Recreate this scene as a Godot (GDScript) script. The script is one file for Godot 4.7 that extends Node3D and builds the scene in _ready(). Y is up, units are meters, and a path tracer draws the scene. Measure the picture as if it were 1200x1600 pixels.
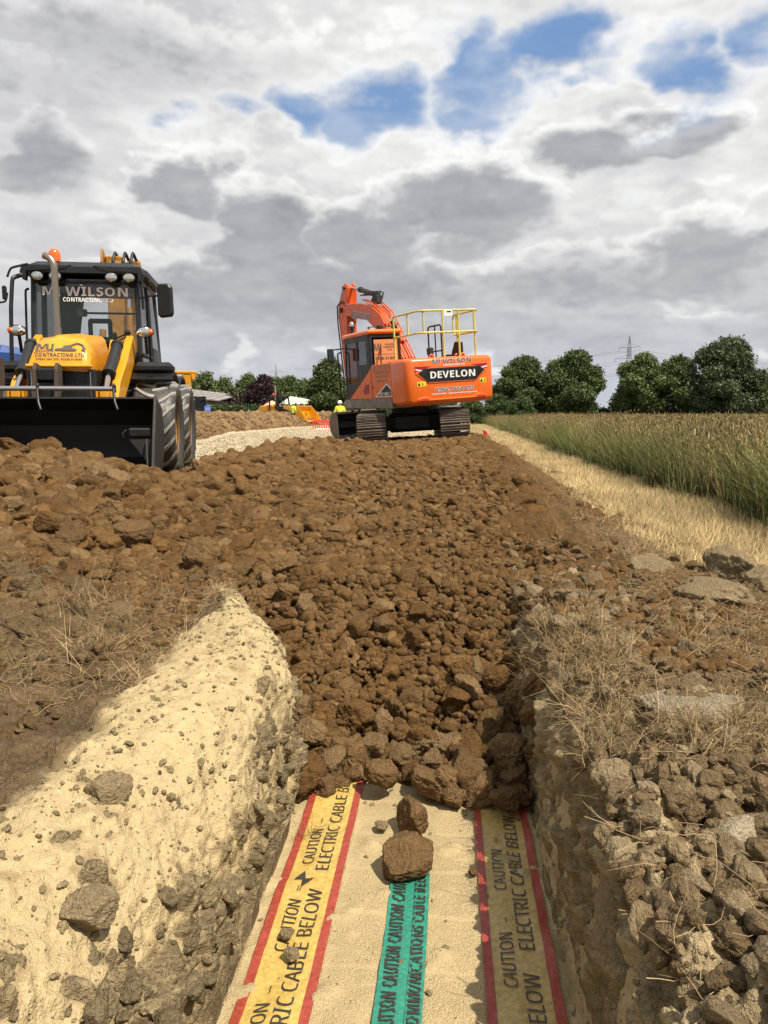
extends Node3D
# A backfilled cable trench on a building site: caution tapes on sand, soil heaps, a backhoe loader and an excavator.

const SKY_BLUE := [[2.4, 22.5, 3.3, 2.1, 1.00], [7.9, 23.7, 3.1, 1.5, 1.00], [-4.8, 20.4, 2.9, 1.5, 1.00], [-10.2, 20.0, 3.0, 1.1, 0.95], [1.8, 19.8, 2.0, 0.9, 0.90], [15.6, 21.0, 2.1, 2.0, 0.85], [-16.3, 19.6, 2.8, 0.8, 0.60], [10.1, 21.7, 2.1, 0.9, 0.60], [19.5, 22.3, 2.4, 1.4, 0.75], [-24.6, 11.6, 1.2, 1.6, 0.35], [12.9, 14.5, 2.5, 1.2, 0.30]]
const SKY_DARK := [[-27.9, 16.4, 3.3, 2.0, 0.75], [-19.1, 14.8, 2.4, 1.6, 0.95], [-14.1, 12.3, 3.4, 2.3, 0.95], [-6.8, 12.6, 3.4, 1.7, 0.90], [0.7, 14.2, 4.7, 1.7, 1.00], [10.7, 17.6, 4.3, 1.0, 0.95], [16.4, 17.4, 1.7, 0.8, 0.80], [-10.3, 8.8, 13.8, 2.0, 0.65], [19.1, 10.9, 3.4, 2.1, 0.70], [-23.3, 22.8, 11.0, 2.3, 0.42], [-28.4, 20.4, 5.1, 2.7, 0.40], [11.0, 9.5, 13.0, 1.7, 0.50], [-6.6, 5.7, 12.0, 1.6, 0.35], [18.2, 5.2, 5.3, 1.7, 0.30], [-26.2, 19.7, 2.8, 1.4, 0.35]]
const SKY_WHITE := [[-6.6, 17.6, 8.6, 2.1, 0.70], [8.5, 20.5, 5.0, 2.1, 0.80], [5.6, 16.4, 3.9, 1.2, 0.70], [19.6, 14.5, 1.6, 0.9, 1.00], [-16.8, 17.2, 5.7, 2.3, 0.50], [-2.5, 23.8, 6.2, 2.4, 0.60], [4.1, 3.8, 1.2, 0.9, 0.90], [-15.9, 4.2, 1.3, 1.0, 0.80], [16.5, 7.4, 1.8, 0.6, 0.80], [-11.3, 3.6, 0.9, 0.6, 0.70], [12.9, 23.2, 1.6, 2.0, 0.60], [-23.3, 14.4, 2.9, 1.5, 0.50], [18.6, 19.1, 2.2, 1.7, 0.60], [21.2, 4.1, 1.5, 1.2, 0.70]]

var M := {}
var rng := RandomNumberGenerator.new()


func _ready() -> void:
	var cam := Camera3D.new()
	cam.name = "camera"
	cam.position = Vector3(0, 1.05, 0)
	cam.rotation_degrees = Vector3(-7.45, 4.76, 0)
	cam.fov = 67.38
	cam.near = 0.05
	cam.far = 3000.0
	cam.current = true
	add_child(cam)

	var env := Environment.new()
	env.background_mode = Environment.BG_SKY
	env.tonemap_mode = Environment.TONE_MAPPER_LINEAR
	env.tonemap_exposure = 1.35
	env.ambient_light_source = Environment.AMBIENT_SOURCE_SKY
	env.sdfgi_enabled = true
	env.ssao_enabled = true
	env.ssil_enabled = true
	var sky := Sky.new()
	sky.sky_material = make_sky()
	env.sky = sky
	env.background_energy_multiplier = 1.0
	var we := WorldEnvironment.new()
	we.name = "world_environment"
	we.environment = env
	add_child(we)

	var sun := DirectionalLight3D.new()
	sun.name = "sun"
	sun.light_color = Color(1.0, 0.96, 0.89)
	sun.light_energy = 1.5
	sun.light_angular_distance = 0.5
	sun.shadow_enabled = true
	sun.look_at_from_position(Vector3.ZERO, -Vector3(0.41, 0.86, 0.30), Vector3.UP)
	add_child(sun)

	rng.seed = 7
	make_noises()
	make_materials()
	build_ground()
	build_tapes()
	build_clods()
	build_verges()
	build_excavator()
	build_backhoe()
	build_background()


# ---------------------------------------------------------------- sky
func make_sky() -> Material:
	var w := 4096
	var h := 2048
	var img := Image.create(w, h, false, Image.FORMAT_RGBF)
	var n1 := FastNoiseLite.new()
	n1.seed = 11
	n1.noise_type = FastNoiseLite.TYPE_SIMPLEX_SMOOTH
	n1.frequency = 1.0
	n1.fractal_octaves = 5
	n1.fractal_gain = 0.55
	var n2 := FastNoiseLite.new()
	n2.seed = 23
	n2.noise_type = FastNoiseLite.TYPE_SIMPLEX
	n2.frequency = 1.0
	n2.fractal_octaves = 3
	n2.fractal_gain = 0.5
	var cells := FastNoiseLite.new() # rounded heads of cumulus
	cells.seed = 4
	cells.noise_type = FastNoiseLite.TYPE_CELLULAR
	cells.frequency = 1.0
	cells.fractal_octaves = 4
	cells.fractal_gain = 0.5
	cells.fractal_lacunarity = 2.1
	cells.cellular_return_type = FastNoiseLite.RETURN_DISTANCE
	var px := PackedFloat32Array()
	px.resize(w * h * 3)
	for j in h:
		var e := 90.0 - (j + 0.5) / h * 180.0
		var o := j * w * 3
		if e < -1.0:
			for i in w:
				px[o] = 0.28
				px[o + 1] = 0.25
				px[o + 2] = 0.19
				o += 3
			continue
		var er := deg_to_rad(maxf(e, 0.0))
		var flat := 1.0 / (sin(er) + 0.10)
		var bt := clampf(e / 26.0, 0.0, 1.0)
		var blue := Color(lerpf(0.24, 0.095, bt), lerpf(0.34, 0.212, bt), lerpf(0.47, 0.44, bt))
		var i := 0
		while i < w:
			var a := (i + 0.5) / w * 360.0
			if a > 180.0:
				a -= 360.0
			var ar := deg_to_rad(a)
			var detailed := absf(a) < 34.0 and e < 32.0
			var hole := 0.0
			var lum := 0.5
			if detailed:
				var f := n1.get_noise_3d(a * 0.10, e * 0.22, 3.0)
				var g := n2.get_noise_3d(a * 0.05 + 9.0, e * 0.11, 8.0)
				var warp := n2.get_noise_3d(a * 0.22, e * 0.4, 21.0)
				var puff := -cells.get_noise_3d(a * 0.34 + 0.35 * warp, e * 0.70 + 0.35 * f, 5.0) - 0.42
				var puff_up := -cells.get_noise_3d(a * 0.34 + 0.35 * warp + 0.08, (e + 0.5) * 0.70 + 0.35 * f, 5.0) - 0.42
				var q := 1.0 * puff + 0.8 * f + 0.35 * n1.get_noise_3d(a * 0.5, e * 0.9, 40.0)
				var lit := clampf((puff - puff_up) * 1.1, -0.35, 0.5)
				var dark := 0.0
				var dtop := 0.0
				var white := 0.0
				var wa := a + g * 4.0 + f * 3.0
				var wy := e + f * 1.3 + g * 1.2
				for b in SKY_BLUE:
					var dx: float = (wa - b[0]) / b[2]
					var dy: float = (wy - b[1]) / b[3]
					var d2 := dx * dx + dy * dy
					if d2 < 6.0:
						hole = maxf(hole, b[4] * exp(-d2 * 0.55))
				for b in SKY_DARK:
					var dx: float = (wa - b[0]) / b[2]
					var dy: float = (wy - b[1]) / b[3]
					if dy < 0.0:
						dy *= 0.75
					var d2 := dx * dx + dy * dy
					if d2 < 6.0:
						var v: float = b[4] * exp(-d2 * 0.6)
						if v > dark:
							dark = v
							dtop = dy
				for b in SKY_WHITE:
					var dx: float = (wa - b[0]) / b[2]
					var dy: float = (wy - b[1]) / b[3]
					if dy < 0.0:
						dy *= 0.8
					var d2 := dx * dx + dy * dy
					if d2 < 6.0:
						white = maxf(white, b[4] * exp(-d2 * 0.6))
				var hm := smoothstep(0.26, 0.86, hole + 0.42 * q)
				var rim := smoothstep(0.10, 0.42, hole + 0.25 * q) * (1.0 - hm)
				lum = lerpf(0.44, 0.575, smoothstep(5.0, 14.0, e)) + 0.09 * f + 0.06 * q + 0.10 * lit
				lum -= 0.09 * smoothstep(-6.0, -24.0, a) * smoothstep(15.0, 24.0, e)
				var wm := smoothstep(0.28, 0.62, white + 0.55 * q)
				lum = lerpf(lum, 0.63 + 0.16 * lit + 0.05 * f, wm * 0.92)
				var dd := dark * 1.15 + 0.50 * q
				var dm := smoothstep(0.29, 0.75, dd)
				var edge := smoothstep(0.18, 0.36, dd) * (1.0 - dm) * smoothstep(-0.1, 0.8, dtop)
				lum = lerpf(lum, 0.30 + 0.08 * f + 0.09 * lit + 0.04 * g, dm * 0.9)
				lum += 0.10 * edge + 0.10 * rim
				hole = hm * (0.92 - 0.25 * smoothstep(-0.1, 0.5, f))
				var edge_in := minf(smoothstep(34.0, 29.0, absf(a)), smoothstep(32.0, 28.0, e))
				if edge_in < 1.0:
					var gen := generic_sky(n1, n2, ar, er, e, flat)
					lum = lerpf(gen.x, lum, edge_in)
					hole = lerpf(gen.y, hole, edge_in)
			else:
				var gen := generic_sky(n1, n2, ar, er, e, flat)
				lum = gen.x
				hole = gen.y
			lum = clampf(lum, 0.2, 0.73)
			var gray := clampf((0.60 - lum) * 2.2, 0.0, 1.0)
			var c := Color(lum * (1.0 - 0.05 * gray), lum * (0.998 - 0.04 * gray), lum * (0.99 + 0.085 * gray))
			# air in front of the lower clouds
			c = c.lerp(Color(0.41, 0.455, 0.515), smoothstep(9.0, 0.5, e) * (0.5 - 0.35 * smoothstep(0.45, 0.65, lum)))
			c = c.lerp(blue, hole)
			for k in (1 if detailed else 2): # outside the view two columns share a value
				if i < w:
					px[o] = c.r
					px[o + 1] = c.g
					px[o + 2] = c.b
					o += 3
					i += 1
	img.set_data(w, h, false, Image.FORMAT_RGBF, px.to_byte_array())
	var m := PanoramaSkyMaterial.new()
	m.panorama = ImageTexture.create_from_image(img)
	return m


func generic_sky(n1: FastNoiseLite, n2: FastNoiseLite, ar: float, er: float, e: float, flat: float) -> Vector2: # the same broken cloud all round: brightness, blue
	var qx := sin(ar) * cos(er) * flat
	var qz := cos(ar) * cos(er) * flat
	var big := n1.get_noise_3d(qx * 0.55, qz * 0.55, 3.0)
	var g := n2.get_noise_3d(sin(ar) * 6.0 + 9.0, e * 0.26, cos(ar) * 6.0)
	var lum := 0.51 + 0.16 * big + 0.14 * g - 0.10 * smoothstep(12.0, 2.0, e)
	return Vector2(lum, smoothstep(0.22, 0.5, big + 0.3 * g) * 0.85)


# ---------------------------------------------------------------- geometry helpers
class Geo:
	var v := PackedVector3Array()
	var n := PackedVector3Array()
	var c := PackedColorArray()
	var col := Color.WHITE
	var T := Transform3D()

	func p3(a: Vector3, b: Vector3, d: Vector3, na: Vector3, nb: Vector3, nd: Vector3) -> void:
		v.append(a)
		v.append(d)
		v.append(b)
		n.append(na)
		n.append(nd)
		n.append(nb)
		c.append(col)
		c.append(col)
		c.append(col)

	func tri(a: Vector3, b: Vector3, d: Vector3) -> void: # counter-clockwise seen from outside
		a = T * a
		b = T * b
		d = T * d
		if T.basis.determinant() < 0.0:
			var s := b
			b = d
			d = s
		var m := (b - a).cross(d - a)
		if m.length_squared() < 1e-18:
			return
		m = m.normalized()
		p3(a, b, d, m, m, m)

	func quad(a: Vector3, b: Vector3, d: Vector3, e: Vector3) -> void:
		tri(a, b, d)
		tri(a, d, e)

	func smooth(a: Vector3, b: Vector3, d: Vector3, na: Vector3, nb: Vector3, nd: Vector3) -> void:
		var B := T.basis
		if B.determinant() < 0.0:
			p3(T * a, T * d, T * b, (B * na).normalized(), (B * nd).normalized(), (B * nb).normalized())
		else:
			p3(T * a, T * b, T * d, (B * na).normalized(), (B * nb).normalized(), (B * nd).normalized())

	func box(ce: Vector3, size: Vector3, bev := 0.0) -> void:
		var h := size * 0.5
		bev = minf(bev, minf(h.x, minf(h.y, h.z)) * 0.9)
		var k := h - Vector3(bev, bev, bev)
		for s in [-1.0, 1.0]:
			quad_o(ce, Vector3(s * h.x, -k.y, -k.z), Vector3(s * h.x, k.y, -k.z), Vector3(s * h.x, k.y, k.z), Vector3(s * h.x, -k.y, k.z), Vector3(s, 0, 0))
			quad_o(ce, Vector3(-k.x, s * h.y, -k.z), Vector3(k.x, s * h.y, -k.z), Vector3(k.x, s * h.y, k.z), Vector3(-k.x, s * h.y, k.z), Vector3(0, s, 0))
			quad_o(ce, Vector3(-k.x, -k.y, s * h.z), Vector3(k.x, -k.y, s * h.z), Vector3(k.x, k.y, s * h.z), Vector3(-k.x, k.y, s * h.z), Vector3(0, 0, s))
			if bev > 0.0:
				for t in [-1.0, 1.0]:
					quad_o(ce, Vector3(s * h.x, t * k.y, -k.z), Vector3(s * h.x, t * k.y, k.z), Vector3(s * k.x, t * h.y, k.z), Vector3(s * k.x, t * h.y, -k.z), Vector3(s, t, 0))
					quad_o(ce, Vector3(s * h.x, -k.y, t * k.z), Vector3(s * h.x, k.y, t * k.z), Vector3(s * k.x, k.y, t * h.z), Vector3(s * k.x, -k.y, t * h.z), Vector3(s, 0, t))
					quad_o(ce, Vector3(-k.x, s * h.y, t * k.z), Vector3(k.x, s * h.y, t * k.z), Vector3(k.x, s * k.y, t * h.z), Vector3(-k.x, s * k.y, t * h.z), Vector3(0, s, t))
					for q in [-1.0, 1.0]:
						var a := Vector3(s * h.x, t * k.y, q * k.z)
						var b := Vector3(s * k.x, t * h.y, q * k.z)
						var d := Vector3(s * k.x, t * k.y, q * h.z)
						if (b - a).cross(d - a).dot(Vector3(s, t, q)) < 0.0:
							tri(ce + a, ce + d, ce + b)
						else:
							tri(ce + a, ce + b, ce + d)

	func quad_o(o: Vector3, a: Vector3, b: Vector3, d: Vector3, e: Vector3, out: Vector3) -> void:
		if (b - a).cross(d - a).dot(out) < 0.0:
			quad(o + a, o + e, o + d, o + b)
		else:
			quad(o + a, o + b, o + d, o + e)

	func bar(a: Vector3, b: Vector3, w: float, hh: float, bev := 0.0, up := Vector3.UP) -> void:
		var z := (b - a).normalized()
		if absf(z.dot(up)) > 0.98:
			up = Vector3.RIGHT
		var x := up.cross(z).normalized()
		var y := z.cross(x)
		var keep := T
		T = keep * Transform3D(Basis(x, y, z), (a + b) * 0.5)
		box(Vector3.ZERO, Vector3(w, hh, a.distance_to(b)), bev)
		T = keep

	func prism(poly: Array, z0: float, z1: float, bev := 0.0) -> void: # poly in xy, either turn
		var p := PackedVector2Array(poly)
		if Geometry2D.is_polygon_clockwise(p):
			p.reverse()
		# is_polygon_clockwise counts y down: after this the turn is checked by area
		var area := 0.0
		for i in p.size():
			area += p[i].cross(p[(i + 1) % p.size()])
		if area < 0.0:
			p.reverse()
		var q := PackedVector2Array()
		var m := p.size()
		for i in m:
			var d0 := (p[i] - p[(i + m - 1) % m]).normalized()
			var d1 := (p[(i + 1) % m] - p[i]).normalized()
			var n0 := Vector2(-d0.y, d0.x)
			var n1 := Vector2(-d1.y, d1.x)
			var b := (n0 + n1)
			var l := b.length_squared()
			q.append(p[i] + (b * (2.0 / l) * bev if l > 0.2 else n0 * bev))
		var idx := Geometry2D.triangulate_polygon(q)
		for k in range(0, idx.size(), 3):
			var a := q[idx[k]]
			var b := q[idx[k + 1]]
			var d := q[idx[k + 2]]
			if (b - a).cross(d - a) < 0.0:
				var s := b
				b = d
				d = s
			tri(Vector3(a.x, a.y, z1), Vector3(b.x, b.y, z1), Vector3(d.x, d.y, z1))
			tri(Vector3(a.x, a.y, z0), Vector3(d.x, d.y, z0), Vector3(b.x, b.y, z0))
		for i in m:
			var a := p[i]
			var b := p[(i + 1) % m]
			quad(Vector3(a.x, a.y, z0 + bev), Vector3(b.x, b.y, z0 + bev), Vector3(b.x, b.y, z1 - bev), Vector3(a.x, a.y, z1 - bev))
			if bev > 0.0:
				var e := q[i]
				var f := q[(i + 1) % m]
				quad(Vector3(a.x, a.y, z1 - bev), Vector3(b.x, b.y, z1 - bev), Vector3(f.x, f.y, z1), Vector3(e.x, e.y, z1))
				quad(Vector3(e.x, e.y, z0), Vector3(f.x, f.y, z0), Vector3(b.x, b.y, z0 + bev), Vector3(a.x, a.y, z0 + bev))

	func side(poly: Array, x0: float, x1: float, bev := 0.0) -> void: # poly of (z, y), extruded along x
		var keep := T
		T = keep * Transform3D(Basis(Vector3(0, 0, 1), Vector3(0, 1, 0), Vector3(-1, 0, 0)), Vector3.ZERO)
		prism(poly, -x1, -x0, bev)
		T = keep

	func plan(poly: Array, y0: float, y1: float, bev := 0.0) -> void: # poly of (x, z), extruded along y
		var keep := T
		T = keep * Transform3D(Basis(Vector3(1, 0, 0), Vector3(0, 0, 1), Vector3(0, -1, 0)), Vector3.ZERO)
		prism(poly, -y1, -y0, bev)
		T = keep

	func tube(path: Array, r: float, sides := 8, caps := true, r_end := -1.0) -> void:
		var m := path.size()
		var rings := []
		var dirs := []
		var up := Vector3.UP
		for i in m:
			var d: Vector3 = (path[mini(i + 1, m - 1)] - path[maxi(i - 1, 0)])
			d = d.normalized()
			if i == 0 and absf(d.dot(up)) > 0.95:
				up = Vector3.RIGHT
			var x := up.cross(d)
			if x.length() < 0.01:
				x = Vector3.RIGHT.cross(d)
			x = x.normalized()
			var y := d.cross(x)
			up = y
			var rr := r if r_end < 0.0 else lerpf(r, r_end, float(i) / (m - 1))
			var ring := []
			for k in sides:
				var t := TAU * k / sides
				var o := x * cos(t) + y * sin(t)
				ring.append([path[i] + o * rr, o])
			rings.append(ring)
			dirs.append(d)
		for i in m - 1:
			for k in sides:
				var a: Array = rings[i][k]
				var b: Array = rings[i][(k + 1) % sides]
				var d: Array = rings[i + 1][(k + 1) % sides]
				var e: Array = rings[i + 1][k]
				smooth(a[0], b[0], d[0], a[1], b[1], d[1])
				smooth(a[0], d[0], e[0], a[1], d[1], e[1])
		if caps:
			for k in range(1, sides - 1):
				tri(rings[0][0][0], rings[0][k + 1][0], rings[0][k][0])
				tri(rings[m - 1][0][0], rings[m - 1][k][0], rings[m - 1][k + 1][0])

	func lathe(profile: Array, segs := 20, is_smooth := false) -> void: # profile of (radius, y), from bottom to top, round the y axis
		var m := profile.size()
		var nr := []
		for i in m - 1:
			var d: Vector2 = (profile[i + 1] - profile[i]).normalized()
			nr.append(Vector2(d.y, -d.x))
		for i in m - 1:
			var p0: Vector2 = profile[i]
			var p1: Vector2 = profile[i + 1]
			var na: Vector2 = nr[i]
			var nb: Vector2 = nr[i]
			if is_smooth:
				na = (nr[maxi(i - 1, 0)] + nr[i]).normalized()
				nb = (nr[i] + nr[mini(i + 1, m - 2)]).normalized()
			for k in segs:
				var t0 := TAU * k / segs
				var t1 := TAU * (k + 1) / segs
				var c0 := Vector3(cos(t0), 0, -sin(t0))
				var c1 := Vector3(cos(t1), 0, -sin(t1))
				var a := c0 * p0.x + Vector3(0, p0.y, 0)
				var b := c1 * p0.x + Vector3(0, p0.y, 0)
				var d := c1 * p1.x + Vector3(0, p1.y, 0)
				var e := c0 * p1.x + Vector3(0, p1.y, 0)
				var u := Vector3.UP
				if p0.x > 0.0001:
					smooth(a, b, d, c0 * na.x + u * na.y, c1 * na.x + u * na.y, c1 * nb.x + u * nb.y)
				if p1.x > 0.0001:
					smooth(a, d, e, c0 * na.x + u * na.y, c1 * nb.x + u * nb.y, c0 * nb.x + u * nb.y)

	func loft(sections: Array, closed := true, cap := true) -> void: # sections: arrays of Vector3 with equal counts; flat across, counter-clockwise seen from the last section
		for i in sections.size() - 1:
			var a: Array = sections[i]
			var b: Array = sections[i + 1]
			var m := a.size()
			for k in (m if closed else m - 1):
				var k2 := (k + 1) % m
				quad(a[k], a[k2], b[k2], b[k])
		if cap and closed:
			for e in [0, sections.size() - 1]:
				var s: Array = sections[e]
				for k in range(1, s.size() - 1):
					if e == 0:
						tri(s[0], s[k + 1], s[k])
					else:
						tri(s[0], s[k], s[k + 1])

	func soften(deg := 40.0) -> void: # smooth normals over edges flatter than that
		var at_pos := {}
		for i in v.size():
			var k := Vector3i((v[i] * 2000.0).round())
			if not at_pos.has(k):
				at_pos[k] = []
			at_pos[k].append(i)
		var lim := cos(deg_to_rad(deg))
		var out := n.duplicate()
		for k in at_pos:
			for i in at_pos[k]:
				var s := Vector3.ZERO
				for j in at_pos[k]:
					if n[i].dot(n[j]) > lim:
						s += n[j]
				out[i] = s.normalized()
		n = out

	func mesh() -> ArrayMesh:
		var arr := []
		arr.resize(Mesh.ARRAY_MAX)
		arr[Mesh.ARRAY_VERTEX] = v
		arr[Mesh.ARRAY_NORMAL] = n
		arr[Mesh.ARRAY_COLOR] = c
		var am := ArrayMesh.new()
		am.add_surface_from_arrays(Mesh.PRIMITIVE_TRIANGLES, arr)
		return am


func at(pos: Vector3, rot_deg := Vector3.ZERO) -> Transform3D:
	return Transform3D(Basis.from_euler(rot_deg * (PI / 180.0)), pos)


func part(parent: Node, called: String, g, mat: Material, xf := Transform3D()) -> MeshInstance3D:
	var o := MeshInstance3D.new()
	o.name = called
	o.mesh = g.mesh() if g is Geo else g
	o.material_override = mat
	o.transform = xf
	parent.add_child(o, true)
	return o


var used_names := {}


func numbered(called: String) -> String:
	var k: int = used_names.get(called, 0)
	used_names[called] = k + 1
	return called if k == 0 else "%s_%03d" % [called, k]


func top(o: Node3D, called: String, label := "", category := "", group := "", kind := "") -> Node3D:
	o.name = numbered(called)
	if label:
		o.set_meta("label", label)
	if category:
		o.set_meta("category", category)
	if group:
		o.set_meta("group", group)
	if kind:
		o.set_meta("kind", kind)
	add_child(o)
	return o


func thing(called: String, label: String, category: String, xf := Transform3D(), group := "") -> Node3D:
	var o := Node3D.new()
	o.transform = xf
	return top(o, called, label, category, group)


func single(called: String, g, mat: Material, label: String, category: String, xf := Transform3D(), group := "") -> MeshInstance3D:
	var o := MeshInstance3D.new()
	o.mesh = g.mesh() if g is Geo else g
	o.material_override = mat
	o.transform = xf
	return top(o, called, label, category, group)


func ground_piece(called: String, mesh: Mesh, mat: Material, label := "") -> MeshInstance3D:
	var o := MeshInstance3D.new()
	o.mesh = mesh
	o.material_override = mat
	return top(o, called, label, "", "", "structure")


func scatter(called: String, mesh: Mesh, mat: Material, xfs: Array, cols: Array, label: String, category := "", parent: Node = null) -> MultiMeshInstance3D:
	var mm := MultiMesh.new()
	mm.transform_format = MultiMesh.TRANSFORM_3D
	mm.use_colors = cols.size() > 0
	mm.mesh = mesh
	mm.instance_count = xfs.size()
	var stride := 16 if cols.size() > 0 else 12
	var buf := PackedFloat32Array()
	buf.resize(stride * xfs.size())
	var k := 0
	for i in xfs.size():
		var t: Transform3D = xfs[i]
		var b := t.basis
		buf[k] = b.x.x
		buf[k + 1] = b.y.x
		buf[k + 2] = b.z.x
		buf[k + 3] = t.origin.x
		buf[k + 4] = b.x.y
		buf[k + 5] = b.y.y
		buf[k + 6] = b.z.y
		buf[k + 7] = t.origin.y
		buf[k + 8] = b.x.z
		buf[k + 9] = b.y.z
		buf[k + 10] = b.z.z
		buf[k + 11] = t.origin.z
		if stride == 16:
			var c: Color = cols[i]
			buf[k + 12] = c.r
			buf[k + 13] = c.g
			buf[k + 14] = c.b
			buf[k + 15] = 1.0
		k += stride
	mm.buffer = buf
	var o := MultiMeshInstance3D.new()
	o.multimesh = mm
	o.material_override = mat
	if parent:
		o.name = called
		o.set_meta("kind", "stuff")
		parent.add_child(o, true)
	else:
		top(o, called, label, category, "", "stuff")
	return o


var fonts := {}


func letters(parent: Node, text: String, height: float, mat: Material, xf: Transform3D, width := 0.0, bold := true, depth := 0.003, face := "Droid Sans") -> MeshInstance3D:
	var tm := text_mesh(text, height, bold, depth, face)
	var o := MeshInstance3D.new()
	o.name = "lettering"
	o.mesh = tm
	o.material_override = mat
	if width > 0.0:
		var w := tm.get_aabb().size.x
		xf = xf * Transform3D(Basis.from_scale(Vector3(width / w, 1, 1)), Vector3.ZERO)
	o.transform = xf
	parent.add_child(o, true)
	return o


func text_mesh(text: String, height: float, bold: bool, depth: float, face := "Droid Sans") -> TextMesh:
	var key := face + ("b" if bold else "")
	if not fonts.has(key):
		var f := SystemFont.new()
		f.font_names = PackedStringArray([face])
		f.font_weight = 700 if bold else 400
		fonts[key] = f
	var tm := TextMesh.new()
	tm.font = fonts[key]
	tm.font_size = 32
	tm.text = text
	tm.pixel_size = height / 23.0 # cap height of 32 px text is about 23 px
	tm.depth = depth
	tm.curve_step = 1.5
	tm.horizontal_alignment = HORIZONTAL_ALIGNMENT_CENTER
	tm.vertical_alignment = VERTICAL_ALIGNMENT_CENTER
	return tm


# ---------------------------------------------------------------- noise and materials
var N := {}


func make_noises() -> void:
	for d in [["fbm", FastNoiseLite.TYPE_SIMPLEX_SMOOTH, 1.0, 4, 31], ["fine", FastNoiseLite.TYPE_SIMPLEX_SMOOTH, 1.0, 3, 5], ["low", FastNoiseLite.TYPE_SIMPLEX_SMOOTH, 1.0, 2, 77], ["lump", FastNoiseLite.TYPE_CELLULAR, 1.0, 1, 42], ["lump2", FastNoiseLite.TYPE_CELLULAR, 1.0, 1, 99]]:
		var n := FastNoiseLite.new()
		n.noise_type = d[1]
		n.frequency = d[2]
		n.seed = d[4]
		n.fractal_type = FastNoiseLite.FRACTAL_FBM if d[3] > 1 else FastNoiseLite.FRACTAL_NONE
		n.fractal_octaves = d[3]
		if d[1] == FastNoiseLite.TYPE_CELLULAR:
			n.cellular_return_type = FastNoiseLite.RETURN_DISTANCE
			n.cellular_distance_function = FastNoiseLite.DISTANCE_EUCLIDEAN
		N[d[0]] = n


func noise_image(freq: float, octaves: int, sd: int, lo: float, hi: float, size := 512, gain := 0.55, kind := FastNoiseLite.TYPE_SIMPLEX_SMOOTH) -> Image:
	var n := FastNoiseLite.new()
	n.noise_type = kind
	n.frequency = freq
	n.fractal_octaves = octaves
	n.fractal_gain = gain
	n.seed = sd
	var im := n.get_seamless_image(size, size, false, false, 0.2)
	im.convert(Image.FORMAT_L8)
	if lo != 0.0 or hi != 1.0:
		var d := im.get_data()
		for i in d.size():
			d[i] = int(lerpf(lo, hi, d[i] / 255.0) * 255.0)
		im = Image.create_from_data(size, size, false, Image.FORMAT_L8, d)
	return im


func tex(im: Image) -> ImageTexture:
	return ImageTexture.create_from_image(im)


func lin(r: float, g: float, b: float) -> Color:
	return Color(r, g, b).linear_to_srgb()


func plain(called: String, c: Color, rough := 0.6, metal := 0.0, spec := 0.5) -> StandardMaterial3D:
	var m := StandardMaterial3D.new()
	m.resource_name = called
	m.albedo_color = c
	m.roughness = rough
	m.metallic = metal
	m.metallic_specular = spec
	m.cull_mode = BaseMaterial3D.CULL_DISABLED
	M[called] = m
	return m


func tri_map(m: StandardMaterial3D, albedo: Texture2D, height: Texture2D, cm: float, scale: float, world := true) -> void:
	m.uv1_triplanar = true
	m.uv1_world_triplanar = world
	m.uv1_scale = Vector3(scale, scale, scale)
	m.uv1_triplanar_sharpness = 2.0
	if albedo:
		m.albedo_texture = albedo
	if height:
		m.heightmap_enabled = true
		m.heightmap_texture = height
		m.heightmap_scale = cm


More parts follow.
